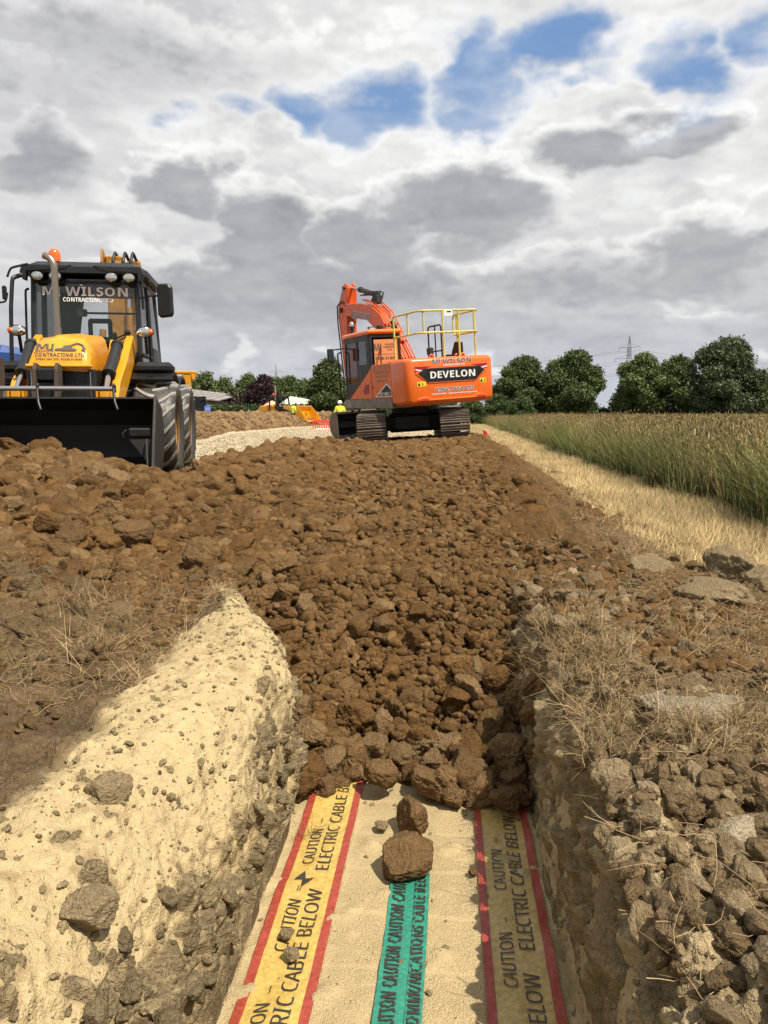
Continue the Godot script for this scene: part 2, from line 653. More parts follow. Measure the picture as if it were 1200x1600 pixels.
func make_materials() -> void:
	var grit := tex(noise_image(0.02, 6, 3, 0.0, 1.0, 1024, 0.68))
	var grit_tone := tex(noise_image(0.012, 6, 8, 0.66, 1.0, 1024, 0.7))
	var sand_h := tex(noise_image(0.05, 4, 13, 0.0, 1.0, 512, 0.7))
	var sand_tone := tex(noise_image(0.03, 5, 14, 0.84, 1.0, 512, 0.75))
	var dust := tex(noise_image(0.008, 6, 21, 0.78, 1.0, 512, 0.65))
	var film := tex(noise_image(0.008, 6, 27, 0.90, 1.0, 512, 0.65))
	var scuff := tex(noise_image(0.012, 5, 22, 0.25, 0.75, 512, 0.65))
	# earth: base colours come with the vertices and the copies
	var soil := plain("soil", Color.WHITE, 0.95, 0.0, 0.25)
	soil.vertex_color_use_as_albedo = true
	tri_map(soil, grit_tone, grit, 2.2, 3.0)
	var clod := plain("clod_earth", Color.WHITE, 0.95, 0.0, 0.25)
	clod.vertex_color_use_as_albedo = true
	tri_map(clod, grit_tone, grit, 2.0, 4.0)
	var sand := plain("sand", Color.WHITE, 0.95, 0.0, 0.25)
	sand.vertex_color_use_as_albedo = true
	tri_map(sand, sand_tone, sand_h, 0.7, 4.0)
	var far_ground := plain("far_ground", Color.WHITE, 0.95, 0.0, 0.2)
	far_ground.vertex_color_use_as_albedo = true
	tri_map(far_ground, grit_tone, grit, 3.0, 0.8)
	var leaf := plain("leaf", Color.WHITE, 0.55, 0.0, 0.35)
	leaf.vertex_color_use_as_albedo = true
	leaf.backlight_enabled = true
	leaf.backlight = Color(0.35, 0.35, 0.35)
	var grass := plain("grass_blade", Color.WHITE, 0.6, 0.0, 0.3)
	grass.vertex_color_use_as_albedo = true
	grass.backlight_enabled = true
	grass.backlight = Color(0.4, 0.4, 0.4)
	# machines
	for d in [["orange", lin(0.86, 0.155, 0.014), 0.32], ["orange_cap", lin(0.88, 0.20, 0.025), 0.4], ["orange_boom", lin(0.72, 0.115, 0.02), 0.38], ["yellow", lin(0.83, 0.37, 0.015), 0.35], ["yellow_old_shaded", lin(0.42, 0.19, 0.02), 0.5], ["rail_yellow", lin(0.76, 0.70, 0.16), 0.4], ["black_paint", lin(0.008, 0.008, 0.009), 0.5], ["cab_grey", lin(0.017, 0.019, 0.022), 0.42], ["dark_steel", lin(0.035, 0.031, 0.028), 0.55], ["skirt_grey", lin(0.24, 0.21, 0.17), 0.6], ["rubber", lin(0.065, 0.062, 0.056), 0.85], ["track_steel", lin(0.20, 0.16, 0.125), 0.5], ["blue_paint", lin(0.035, 0.10, 0.36), 0.4], ["seat_black", lin(0.015, 0.015, 0.016), 0.75]]:  # the older yellow is darkened further, as shade on the boom behind the glass
		var m := plain(d[0], d[1], d[2])
		tri_map(m, film if d[0] in ["orange", "yellow", "orange_cap", "orange_boom"] else dust, null, 0.0, 0.7, false)
		if d[0] in ["orange", "yellow", "orange_cap", "blue_paint"]:
			m.clearcoat_enabled = true
			m.clearcoat = 0.35
			m.clearcoat_roughness = 0.15
		else:
			m.roughness_texture = scuff
			m.roughness = minf(1.0, d[2] * 1.9)
	M.track_steel.metallic = 0.55
	tri_map(M.rubber, dust, scuff, 0.4, 2.5, false)
	var lug := plain("rubber_lug", lin(0.36, 0.35, 0.31), 0.9)
	tri_map(lug, dust, scuff, 0.3, 3.0, false)
	plain("chrome", lin(0.62, 0.62, 0.62), 0.18, 1.0)
	plain("bright_steel", lin(0.55, 0.55, 0.55), 0.3, 1.0)
	plain("exhaust_steel", lin(0.42, 0.34, 0.26), 0.3, 1.0)
	plain("rust", lin(0.085, 0.055, 0.04), 0.85)
	tri_map(M.rust, dust, scuff, 0.3, 4.0, false)
	plain("white_print", lin(0.78, 0.78, 0.77), 0.5)
	plain("black_print", lin(0.015, 0.014, 0.016), 0.5)
	plain("faded_print", lin(0.44, 0.27, 0.17), 0.6)
	plain("grey_print", lin(0.10, 0.085, 0.08), 0.5)
	plain("maroon_print", lin(0.30, 0.008, 0.03), 0.45)
	plain("label_yellow", lin(0.80, 0.56, 0.02), 0.5)
	plain("red_lens", lin(0.50, 0.03, 0.015), 0.25)
	plain("amber_lens", lin(0.85, 0.15, 0.02), 0.2)
	plain("clear_lens", lin(0.62, 0.62, 0.6), 0.14, 0.85)
	plain("mirror_face", lin(0.6, 0.62, 0.65), 0.05, 1.0)
	plain("panel_orange", lin(0.60, 0.25, 0.10), 0.35)
	var glass := plain("cab_glass", Color(0.25, 0.36, 0.32, 0.13), 0.02)
	glass.transparency = BaseMaterial3D.TRANSPARENCY_ALPHA
	var dglass := plain("dark_glass", Color(0.02, 0.03, 0.03, 0.72), 0.03)
	dglass.transparency = BaseMaterial3D.TRANSPARENCY_ALPHA
	# tapes
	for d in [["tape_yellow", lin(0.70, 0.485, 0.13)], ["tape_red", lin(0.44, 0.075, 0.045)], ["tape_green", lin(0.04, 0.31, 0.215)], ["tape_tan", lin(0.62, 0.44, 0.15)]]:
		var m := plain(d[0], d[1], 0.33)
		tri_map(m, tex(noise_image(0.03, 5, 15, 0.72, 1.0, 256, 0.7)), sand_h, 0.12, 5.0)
	plain("tape_print", lin(0.035, 0.028, 0.022), 0.5)
	# people and the rest
	plain("hi_vis", lin(0.62, 0.72, 0.03), 0.8)
	plain("navy_cloth", lin(0.012, 0.015, 0.03), 0.9)
	plain("helmet_white", lin(0.8, 0.8, 0.78), 0.35)
	plain("skin", lin(0.42, 0.24, 0.16), 0.6)
	plain("silver_band", lin(0.55, 0.55, 0.5), 0.4)
	plain("bark", lin(0.10, 0.075, 0.055), 0.95)
	plain("roof_sheet", lin(0.34, 0.32, 0.31), 0.8)
	tri_map(M.roof_sheet, dust, null, 0.0, 0.25)
	plain("barn_wall", lin(0.17, 0.15, 0.13), 0.9)
	tri_map(M.barn_wall, dust, null, 0.0, 0.3)
	plain("barn_green", lin(0.05, 0.075, 0.05), 0.8)
	plain("roof_pale", lin(0.45, 0.47, 0.40), 0.7)
	plain("galvanised", lin(0.32, 0.33, 0.35), 0.5, 0.5)
	plain("timber", lin(0.30, 0.26, 0.21), 0.9)
	plain("red_plastic", lin(0.62, 0.04, 0.03), 0.5)
	plain("white_plastic", lin(0.8, 0.78, 0.72), 0.6)


# ---------------------------------------------------------------- the ground
const BROWN := Color(0.282, 0.156, 0.060)
const GREY_EARTH := Color(0.345, 0.24, 0.128)
const SAND_COL := Color(0.575, 0.45, 0.25)


var soil_v: PackedVector3Array
var soil_z: PackedFloat32Array
var soil_w := 0
var sand_v: PackedVector3Array
var sand_w := 0


func ss(a: float, b: float, x: float) -> float:
	return smoothstep(0.0, 1.0, clampf((x - a) / (b - a), 0.0, 1.0))


func heap_y(x: float, z: float) -> float: # soil heaped on the natural ground
	var wob: float = 0.35 * N.low.get_noise_2d(x * 0.6, z * 0.6)
	var left := 0.56 * ss(-1.3, -4.3, x + wob) * ss(-3.1, -6.4, z + wob)
	left *= 1.0 - ss(-7.6, -8.8, z) * 0.75
	left *= 1.0 - ss(-8.8, -9.8, z)
	var mid := 0.42 * ss(-4.6, -9.0, z + wob * 0.6) * (1.0 - ss(0.5, 1.7, x + wob * 0.5)) * ss(-3.9, -2.4, x - 0.05 * (z + 9.0))
	mid *= 1.0 - ss(-22.0, -25.0, z)
	if z < -14.0:
		mid = lerpf(mid, mid / 0.42 * (0.29 + 0.075 * (x + 0.6)), ss(-14.0, -17.0, z))
	var back := 0.13 * ss(-8.6, -10.0, z) * (1.0 - ss(-11.0, -14.0, z)) * ss(-1.5, -3.0, x)
	return maxf(left, mid) + back * (1.0 - ss(0.0, 0.3, mid))


func ramp_y(x: float, z: float) -> float: # loose backfill rising out of the trench
	var t := (-3.02 - z + 0.12 * sin(x * 7.0) - 0.15 * absf(x + 0.1)) / 1.45
	return lerpf(-0.72, 0.03, clampf(t, 0.0, 1.0))


func flare(z: float) -> float:
	return -0.62 * ss(-2.75, -4.6, z)


func profile(z: float) -> PackedVector2Array:
	var t := ss(-1.9, -3.1, z)
	var f := flare(z)
	var fl := -0.6
	var p := PackedVector2Array()
	p.append(Vector2(-9.0, 0.0))
	p.append(Vector2(-3.2, 0.0))
	var x4 := lerpf(-0.77, -0.655, t) + f
	var x3 := x4 - lerpf(0.21, 0.14, t)
	p.append(Vector2(minf(-1.38, x3 - 0.15), 0.03))
	p.append(Vector2(x3, lerpf(-0.03, 0.05, t)))
	p.append(Vector2(x4, lerpf(-0.22, -0.03, t)))
	p.append(Vector2(lerpf(-0.66, -0.62, t) + f, lerpf(-0.46, -0.40, t)))
	p.append(Vector2(-0.615 + f, fl))
	p.append(Vector2(0.365, fl))
	p.append(Vector2(0.385, -0.32))
	p.append(Vector2(0.43, -0.07))
	p.append(Vector2(0.56, 0.05))
	p.append(Vector2(1.15, 0.06))
	p.append(Vector2(3.0, 0.0))
	p.append(Vector2(9.0, 0.0))
	return p


func surface_y(x: float, z: float) -> float: # height of the ground without its lumps
	var y := 0.0
	if z > -4.7:
		var p := profile(z)
		for k in p.size() - 1:
			if x >= p[k].x and x <= p[k + 1].x:
				y = lerpf(p[k].y, p[k + 1].y, (x - p[k].x) / maxf(1e-4, p[k + 1].x - p[k].x))
				break
		if x > -1.7 and x < 0.6:
			y = maxf(y, ramp_y(x, z)) if z < -2.6 else y
	return y + heap_y(x, z)


func rows() -> PackedFloat32Array:
	var z := PackedFloat32Array()
	var k := 1.2
	while k > -1.0:
		z.append(k)
		k -= 0.05
	while k > -4.6:
		z.append(k)
		k -= 0.0095
	while k > -26.0:
		z.append(k)
		k += k * 0.0062
	z.append(-26.0)
	return z


func sheet(vert: PackedVector3Array, cols: PackedColorArray, w: int, h: int) -> ArrayMesh:
	var nor := PackedVector3Array()
	nor.resize(w * h)
	for j in h:
		for i in w:
			var k := j * w + i
			var du := vert[k + (1 if i < w - 1 else 0)] - vert[k - (1 if i > 0 else 0)]
			var dv := vert[k + (w if j < h - 1 else 0)] - vert[k - (w if j > 0 else 0)]
			var m := dv.cross(du) * -1.0
			nor[k] = m.normalized() if m.length_squared() > 1e-16 else Vector3.UP
	var idx := PackedInt32Array()
	idx.resize((w - 1) * (h - 1) * 6)
	var o := 0
	for j in h - 1:
		for i in w - 1:
			var a := j * w + i
			idx[o] = a
			idx[o + 1] = a + w
			idx[o + 2] = a + 1
			idx[o + 3] = a + 1
			idx[o + 4] = a + w
			idx[o + 5] = a + w + 1
			o += 6
	var arr := []
	arr.resize(Mesh.ARRAY_MAX)
	arr[Mesh.ARRAY_VERTEX] = vert
	arr[Mesh.ARRAY_NORMAL] = nor
	arr[Mesh.ARRAY_COLOR] = cols
	arr[Mesh.ARRAY_INDEX] = idx
	var am := ArrayMesh.new()
	am.add_surface_from_arrays(Mesh.PRIMITIVE_TRIANGLES, arr)
	return am


func build_ground() -> void:
	var zs := rows()
	var counts := [40, 64, 60, 50, 52, 24, 66, 44, 44, 30, 70, 60, 34]
	var w := 1
	for c in counts:
		w += c
	var h := zs.size()
	var vert := PackedVector3Array()
	vert.resize(w * h)
	var cols := PackedColorArray()
	cols.resize(w * h)
	var fbm: FastNoiseLite = N.fbm
	var fine: FastNoiseLite = N.fine
	var low: FastNoiseLite = N.low
	var lump: FastNoiseLite = N.lump
	var lump2: FastNoiseLite = N.lump2
	# a second sheet of dry sand lies over the trench floor and the left bank; where the earth is rougher it breaks through
	var s_first := 40 + 40
	var s_last := 40 + 64 + 60 + 50 + 52 + 24 + 66 + 44 + 44 + 10
	var sw := s_last - s_first + 1
	var sv := PackedVector3Array()
	var sc := PackedColorArray()
	var s_rows := 0
	for j in h:
		var z := zs[j]
		var pr := profile(z)
		var i := 0
		var sandy := z > -4.75
		if sandy:
			s_rows += 1
		for s in counts.size():
			var a := pr[s]
			var b := pr[s + 1]
			var cnt: int = counts[s]
			var pre := pr[maxi(s - 1, 0)]
			var post := pr[mini(s + 2, counts.size())]
			var na := (b - pre).orthogonal() * -1.0
			var nb := (post - a).orthogonal() * -1.0
			na = na.normalized()
			nb = nb.normalized()
			if na.y < 0.0 and na.x * nb.x >= 0.0 and absf(na.x) < 0.5:
				na = -na
			var curved := (s >= 2 and s <= 4) or (s >= 8 and s <= 11)
			for k in (cnt + 1 if s == counts.size() - 1 else cnt):
				var t := float(k) / cnt
				var p := a.cubic_interpolate(b, pre, post, t) if curved else a.lerp(b, t)
				var nrm := na.lerp(nb, t).normalized()
				if s == 6:
					nrm = Vector2.UP * -1.0
				var x := p.x
				var y := p.y
				var rp := -9.0
				if z < -2.6 and x > -1.7 and x < 0.6:
					rp = ramp_y(x, z)
				var buried := ss(-0.05, 0.06, rp - y)
				if rp > y:
					y = rp
				y += heap_y(x, z)
				var q := Vector3(x, y, z)
				# how rough the earth is here
				var on_floor := 1.0 if s == 6 else 0.0
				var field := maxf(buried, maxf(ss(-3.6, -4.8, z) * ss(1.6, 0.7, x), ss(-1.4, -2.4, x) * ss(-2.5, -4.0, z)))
				var l1 := lump.get_noise_3d(x * 7.0 + 3.0 * fine.get_noise_3d(x * 3.0, y * 3.0, z * 3.0) * 0.2, y * 7.0, z * 7.0)
				var l2 := lump2.get_noise_3d(x * 22.0, y * 22.0, z * 22.0)
				var f1 := fbm.get_noise_3d(x * 4.0, y * 4.0, z * 4.0)
				var f2 := fine.get_noise_3d(x * 26.0, y * 26.0, z * 26.0)
				var lw := low.get_noise_3d(x * 1.3, y * 1.3, z * 1.3)
				var bank := 1.0 - on_floor
				var amp := 1.0
				if z < -6.0 and x > 1.2:
					amp = 0.5
				var d := bank * amp * (-0.055 * (l1 + 0.25) - 0.020 * (l2 + 0.3) + 0.05 * f1 + 0.010 * f2)
				if s >= 7 and s <= 9:
					d += 0.025 * lw + 0.025 * f1 - 0.01 # the right bank overhangs and hollows
				if s == 3 or s == 4 or s == 5:
					d += 0.035 * f1 - 0.018 * (l2 + 0.4) + 0.008 * f2 - (0.030 * (lump2.get_noise_3d(x * 10.0, y * 8.0, z * 10.0) + 0.45) if s >= 4 else 0.0)
				if s >= 8 and s <= 11 and z > -6.5: # broken, hollowed top of the right bank
					var near_bank := ss(2.4, 1.6, x) * ss(-6.5, -5.0, z)
					d += near_bank * (0.035 * fbm.get_noise_3d(x * 10.0, y * 10.0, z * 10.0) - 0.05 * ss(0.12, 0.5, low.get_noise_3d(x * 4.5 + 3.0, y * 4.5, z * 5.5)) - 0.014 * (l2 + 0.4))
				d += on_floor * (-0.02 + 0.004 * f1)
				q.x += nrm.x * d
				q.y += nrm.y * d
				vert[j * w + i] = q
				# colour of the earth
				var tone := 1.0 + 0.28 * f1 + 0.12 * f2
				var c := GREY_EARTH.lerp(BROWN * 0.78, clampf(field, 0.0, 1.0)) * tone  # brown darkened under the clods, painting shade into the gaps between them
				if s <= 2 and z > -4.6 and x > -4.0: # darker dug earth left of the sand
					c = c.lerp(Color(0.20, 0.135, 0.078) * tone, 0.6)
				if s >= 3 and s <= 6 and field < 0.5:
					var speck := fine.get_noise_3d(x * 40.0, y * 40.0, z * 40.0)
					c = Color(0.31, 0.235, 0.14).lerp(Color(0.57, 0.445, 0.25), ss(0.0, 0.35, speck * 0.8 + f1 * 0.4 - 0.05)) * tone
				if s >= 7 and s <= 9 and z > -4.6 and field < 0.5: # the right wall: clay dusted with sand
					c = Color(0.44, 0.33, 0.185).lerp(Color(0.60, 0.47, 0.27), ss(-0.1, 0.25, lw + f1 * 0.5 - y * 0.25)) * tone
				if s >= 11 and z < -4.0: # under the straw
					c = c.lerp(Color(0.30, 0.21, 0.10) * tone, ss(1.2, 2.0, x))
				c.a = 1.0
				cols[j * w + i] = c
				if sandy and i >= s_first and i <= s_last:
					var ups := [-0.08, -0.08, -0.05, 0.055, 0.042, 0.020, 0.006, 0.006, -0.008, -0.034, -0.06]
					var up: float = lerpf(ups[s], ups[s + 1], t if s > 2 else 0.0)
					if s <= 2:
						up = lerpf(-0.07, 0.055, ss(-1.28, -1.06, x + 0.10 * lw + 0.06 * f1))
					if s != 6:
						up += (0.03 if s <= 3 else 0.055) * lw
					var edge := ss(-4.32, -4.02, z)
					up = lerpf(-0.12, up, edge) - 0.2 * ss(0.02, 0.10, rp - p.y)
					var g1 := fine.get_noise_3d(x * 11.0 + 7.0, y * 11.0, z * 11.0)
					var sd := up + 0.017 * f1 + 0.004 * f2 - 0.008 * (l1 + 0.2) + 0.017 * g1 + 0.010 * (f2 * g1)
					if s == 6:
						sd = 0.010 * low.get_noise_2d(x * 4.0, z * 2.6) + 0.006 * fine.get_noise_2d(x * 7.0, z * 7.0) + 0.0025 * f2 + 0.0025 * g1 - 0.25 * ss(0.0, 0.10, rp - p.y)
						var streak := low.get_noise_2d(x * 2.4 + z * 3.1 + 20.0, z * 1.2 - x * 2.0) + 0.35 * g1
						sd += 0.016 * ss(0.42, 0.8, streak) - 0.0075
					var q2 := Vector3(x + nrm.x * sd, p.y + heap_y(x, z) + nrm.y * sd, z)
					sv.append(q2)
					var st := 1.0 + 0.10 * f1 + 0.06 * f2
					var scol := SAND_COL * st
					if s != 6:
						var thick := sd - d + 0.006 * f2
						scol = Color(0.40, 0.30, 0.165).lerp(SAND_COL, ss(0.0, 0.020, thick)) * st
						var over := Color(0.46, 0.355, 0.2).lerp(c, ss(0.0, 0.030, -thick + 0.012 * g1))
						over.a = 1.0
						cols[j * w + i] = over * (0.9 + 0.2 * ss(-0.3, 0.4, g1))
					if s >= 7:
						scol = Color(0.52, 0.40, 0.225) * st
					scol.a = 1.0
					sc.append(scol)
				i += 1
	soil_v = vert
	soil_w = w
	soil_z = zs
	sand_v = sv
	sand_w = sw
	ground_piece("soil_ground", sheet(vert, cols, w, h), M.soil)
	ground_piece("sand_bed", sheet(sv, sc, sw, s_rows), M.sand)

	# the land round it, out to the horizon
	var gx := PackedFloat32Array([-900, -500, -300, -180, -110, -70, -48, -34, -26, -20, -16, -13, -11, -9, -5, 0, 5, 9, 11, 14, 18, 24, 34, 50, 80, 130, 220, 400, 900])
	var gz := PackedFloat32Array([60, 25, 10, 4, 1.2, -3, -8, -14, -20, -26, -30, -36, -44, -54, -66, -80, -100, -130, -180, -260, -400, -700, -1500])
	var g := Geo.new()
	for j in gz.size() - 1:
		for i in gx.size() - 1:
			if gx[i] > -9.1 and gx[i + 1] < 9.1 and gz[j] < 1.3 and gz[j + 1] > -26.1:
				continue
			var cx := (gx[i] + gx[i + 1]) * 0.5
			var cz := (gz[j] + gz[j + 1]) * 0.5
			g.col = Color(0.22, 0.15, 0.08) if cx < 2.0 and cz > -130.0 else Color(0.16, 0.14, 0.06)
			g.quad(Vector3(gx[i], far_y(gx[i], gz[j]), gz[j]), Vector3(gx[i + 1], far_y(gx[i + 1], gz[j]), gz[j]), Vector3(gx[i + 1], far_y(gx[i + 1], gz[j + 1]), gz[j + 1]), Vector3(gx[i], far_y(gx[i], gz[j + 1]), gz[j + 1]))
	ground_piece("ground", g.mesh(), M.far_ground)


func far_y(x: float, z: float) -> float:
	var y := 0.0
	if z < -26.0:
		y -= 0.15 * ss(-26.0, -45.0, z)
	return y


# ---------------------------------------------------------------- caution tapes on the sand
func tape_bend(x: float, z: float) -> float:
	return -0.598 + 0.007 * N.low.get_noise_2d(x * 3.0 + 5.0, z * 2.6 + 9.0) + 0.003 * sin(z * 9.0 + x * 4.0) + 0.008 * N.low.get_noise_2d(x * 4.0, z * 2.6) + 0.0032 * N.low.get_noise_2d(x * 14.0 + z * 5.0, z * 7.0)


func ribbon(called: String, x0: float, x1: float, z0: float, z1: float, lift: float, mat: Material, parent: Node, wave := 0.0) -> void:
	var g := Geo.new()
	var nz := 90
	var nx := maxi(3, int((x1 - x0) / 0.008))
	var pts := []
	for j in nz + 1:
		var row := []
		var z := lerpf(z0, z1, float(j) / nz)
		for i in nx + 1:
			var x := lerpf(x0, x1, float(i) / nx) + wave * 0.012 * sin(z * 2.3 + 1.0)
			row.append(Vector3(x, tape_bend(x, z) + lift, z))
		pts.append(row)
	for j in nz:
		for i in nx:
			g.quad(pts[j][i], pts[j][i + 1], pts[j + 1][i + 1], pts[j + 1][i])
	# smooth normals
	for k in g.v.size():
		var p := g.v[k]
		var e := 0.01
		g.n[k] = Vector3(tape_bend(p.x - e, p.z) - tape_bend(p.x + e, p.z), 2.0 * e, tape_bend(p.x, p.z - e) - tape_bend(p.x, p.z + e)).normalized()
	part(parent, called, g, mat)


func tape_text(text: String, height: float, length: float, x: float, z_mid: float, parent: Node, wave := 0.0, slant := 0.0) -> void:
	var tm := text_mesh(text, height, wave > 0.0, 0.0)
	var arr := tm.get_mesh_arrays() if tm.get_surface_count() == 0 else tm.surface_get_arrays(0)
	var vs: PackedVector3Array = arr[Mesh.ARRAY_VERTEX]
	var w := tm.get_aabb().size.x
	var k := length / w
	var ns := PackedVector3Array()
	for i in vs.size():
		var p := vs[i]
		var z := z_mid - p.x * k
		var xx := x - p.y + slant * p.x * k
		if wave > 0.0:
			xx += wave * sin(z * 140.0) * 0.3
			z += wave * sin((x - p.y) * 330.0)
		vs[i] = Vector3(xx, tape_bend(xx, z) + 0.0042, z)
		ns.append(Vector3.UP)
	var out := []
	out.resize(Mesh.ARRAY_MAX)
	out[Mesh.ARRAY_VERTEX] = vs
	out[Mesh.ARRAY_NORMAL] = ns
	if arr[Mesh.ARRAY_INDEX] != null:
		out[Mesh.ARRAY_INDEX] = arr[Mesh.ARRAY_INDEX]
	var am := ArrayMesh.new()
	am.add_surface_from_arrays(Mesh.PRIMITIVE_TRIANGLES, out)
	part(parent, "lettering", am, M.tape_print)


func bolt(parent: Node, x: float, z: float, s: float) -> void:
	var g := Geo.new()
	var pts := [Vector2(0.5, 0.05), Vector2(-0.12, 0.34), Vector2(-0.02, 0.06), Vector2(-0.5, 0.02), Vector2(0.1, -0.34), Vector2(0.02, -0.05)]
	var idx := Geometry2D.triangulate_polygon(PackedVector2Array(pts))
	for k in range(0, idx.size(), 3):
		var t := []
		for m in 3:
			var q: Vector2 = pts[idx[k + m]] * s
			var xx := x - q.y
			var zz := z - q.x
			t.append(Vector3(xx, tape_bend(xx, zz) + 0.0042, zz))
		if (t[1] - t[0]).cross(t[2] - t[0]).y > 0.0:
			g.tri(t[0], t[1], t[2])
		else:
			g.tri(t[0], t[2], t[1])
	part(parent, "lightning_bolt", g, M.tape_print)


func build_tapes() -> void:
	var a := thing("caution_tape", "yellow caution tape with red edges along the sunlit left side of the trench", "warning tape")
	ribbon("tape_band", -0.575, -0.362, -0.7, -3.5, 0.0, M.tape_yellow, a)
	ribbon("red_edge", -0.577, -0.548, -0.7, -3.5, 0.0022, M.tape_red, a)
	ribbon("red_edge", -0.389, -0.360, -0.7, -3.5, 0.0022, M.tape_red, a)
	for k in 5:
		tape_text("CAUTION", 0.040, 0.24, -0.497, -2.72 + k * 0.46, a, 0.0, 0.0)
		tape_text("-" if k % 2 == 0 else "=", 0.03, 0.03, -0.497, -2.9 + k * 0.46, a)
	bolt(a, -0.492, -2.5, 0.10)
	bolt(a, -0.500, -1.58, 0.10)
	for k in 3:
		tape_text("ELECTRIC CABLE BELOW", 0.046, 0.80, -0.437, -3.02 + 0.36 + k * 0.92 - 0.30, a)
	var b := thing("caution_tape", "yellow caution tape with red edges under the shaded right trench wall", "warning tape")
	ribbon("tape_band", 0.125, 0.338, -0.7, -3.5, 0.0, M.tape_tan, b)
	ribbon("red_edge", 0.123, 0.151, -0.7, -3.5, 0.0022, M.tape_red, b)
	ribbon("red_edge", 0.311, 0.340, -0.7, -3.5, 0.0022, M.tape_red, b)
	for k in 5:
		tape_text("CAUTION", 0.040, 0.24, 0.200, -2.62 + k * 0.46, b)
		tape_text("=" if k % 2 == 0 else "-", 0.03, 0.03, 0.200, -2.8 + k * 0.46, b)
	for k in 3:
		tape_text("ELECTRIC CABLE BELOW", 0.046, 0.80, 0.262, -2.60 + k * 0.90, b)
	var c := thing("communications_tape", "narrow green caution tape with black print down the middle of the trench", "warning tape")
	ribbon("tape_band", -0.192, -0.056, -0.7, -2.64, 0.0, M.tape_green, c, 0.6)
	ribbon("tape_fold", -0.104, -0.098, -0.7, -2.64, 0.004, M.tape_green, c, 0.6)
	for k in 9:
		tape_text("CAUTION", 0.044, 0.18, -0.150, -2.50 + k * 0.20, c, 0.0025)
	for k in 3:
		tape_text("COMMUNICATIONS CABLE BELOW", 0.038, 0.78, -0.079, -2.23 + k * 0.84, c, 0.0025)


# ---------------------------------------------------------------- clods of earth
func clod_mesh(sd: int, div: int, facets: int, rough: float) -> ArrayMesh:
	var r := RandomNumberGenerator.new()
	r.seed = sd
	var planes := []
	for k in facets:
		var u := Vector3(r.randfn(), r.randfn(), r.randfn()).normalized()
		planes.append([u, r.randf_range(0.62, 1.0)])
	var sq := Vector3(r.randf_range(0.85, 1.2), r.randf_range(0.72, 1.0), r.randf_range(0.85, 1.15))
	# cube sphere
	var pos := PackedVector3Array()
	var idx := PackedInt32Array()
	var index := {}
	var nz: FastNoiseLite = N.fbm
	var lp: FastNoiseLite = N.lump
	for f in 6:
		var ids := PackedInt32Array()
		for j in div + 1:
			for i in div + 1:
				var a := tan((2.0 * i / div - 1.0) * PI / 4.0)
				var b := tan((2.0 * j / div - 1.0) * PI / 4.0)
				var d: Vector3
				match f:
					0: d = Vector3(1, b, -a)
					1: d = Vector3(-1, b, a)
					2: d = Vector3(a, 1, -b)
					3: d = Vector3(a, -1, b)
					4: d = Vector3(a, b, 1)
					_: d = Vector3(-a, b, -1)
				d = d.normalized()
				var key := Vector3i((d * 5000.0).round())
				if not index.has(key):
					index[key] = pos.size()
					var rad := 1.25
					var acc := 0.0
					for pl in planes:
						var c: float = d.dot(pl[0])
						if c > 0.05:
							acc += pow(c / pl[1], 26.0)
					rad = minf(1.25, pow(acc + 1e-9, -1.0 / 26.0))
					var o := Vector3(sd * 3.7, sd * 1.3, 0)
					rad += rough * (0.16 * nz.get_noise_3dv(d * 1.5 + o) - 0.10 * (lp.get_noise_3dv(d * 3.2 + o) + 0.2) + 0.07 * nz.get_noise_3dv(d * 6.0 - o) + (0.06 * nz.get_noise_3dv(d * 12.0 + o) if div > 12 else 0.0))
					pos.append(d * rad * sq)
				ids.append(index[key])
		for j in div:
			for i in div:
				var k := j * (div + 1) + i
				idx.append_array(PackedInt32Array([ids[k], ids[k + div + 1], ids[k + 1], ids[k + 1], ids[k + div + 1], ids[k + div + 2]]))
	var nor := PackedVector3Array()
	nor.resize(pos.size())
	for k in range(0, idx.size(), 3):
		var m := (pos[idx[k + 2]] - pos[idx[k]]).cross(pos[idx[k + 1]] - pos[idx[k]])
		if m.dot(pos[idx[k]]) < 0.0:
			var s := idx[k + 1]
			idx[k + 1] = idx[k + 2]
			idx[k + 2] = s
			m = -m
		for e in 3:
			nor[idx[k + e]] += m
	for k in nor.size():
		nor[k] = nor[k].normalized()
	var cl := PackedColorArray()
	cl.resize(pos.size())
	cl.fill(Color.WHITE)
	var arr := []
	arr.resize(Mesh.ARRAY_MAX)
	arr[Mesh.ARRAY_VERTEX] = pos
	arr[Mesh.ARRAY_NORMAL] = nor
	arr[Mesh.ARRAY_COLOR] = cl
	arr[Mesh.ARRAY_INDEX] = idx
	var am := ArrayMesh.new()
	am.add_surface_from_arrays(Mesh.PRIMITIVE_TRIANGLES, arr)
	return am


func spin(size: float) -> Basis:
	var b := Basis.from_euler(Vector3(rng.randf_range(-0.9, 0.9), rng.randf() * TAU, rng.randf_range(-0.9, 0.9)))
	return b.scaled_local(Vector3(size * rng.randf_range(0.85, 1.2), size * rng.randf_range(0.75, 1.05), size * rng.randf_range(0.85, 1.2)))


func clod_tone(x: float, z: float) -> Color:
	var grey := maxf(ss(-4.4, -3.2, z) * ss(-1.0, -1.7, x), ss(0.9, 1.5, x) * 0.35)
	var c := BROWN.lerp(GREY_EARTH * 0.85, clampf(grey + 0.35 * N.low.get_noise_2d(x, z), 0.0, 1.0))
	c = c.lerp(Color(0.41, 0.28, 0.14), pow(rng.randf(), 3.0) * 0.5)
	return c * rng.randf_range(0.74, 1.26)


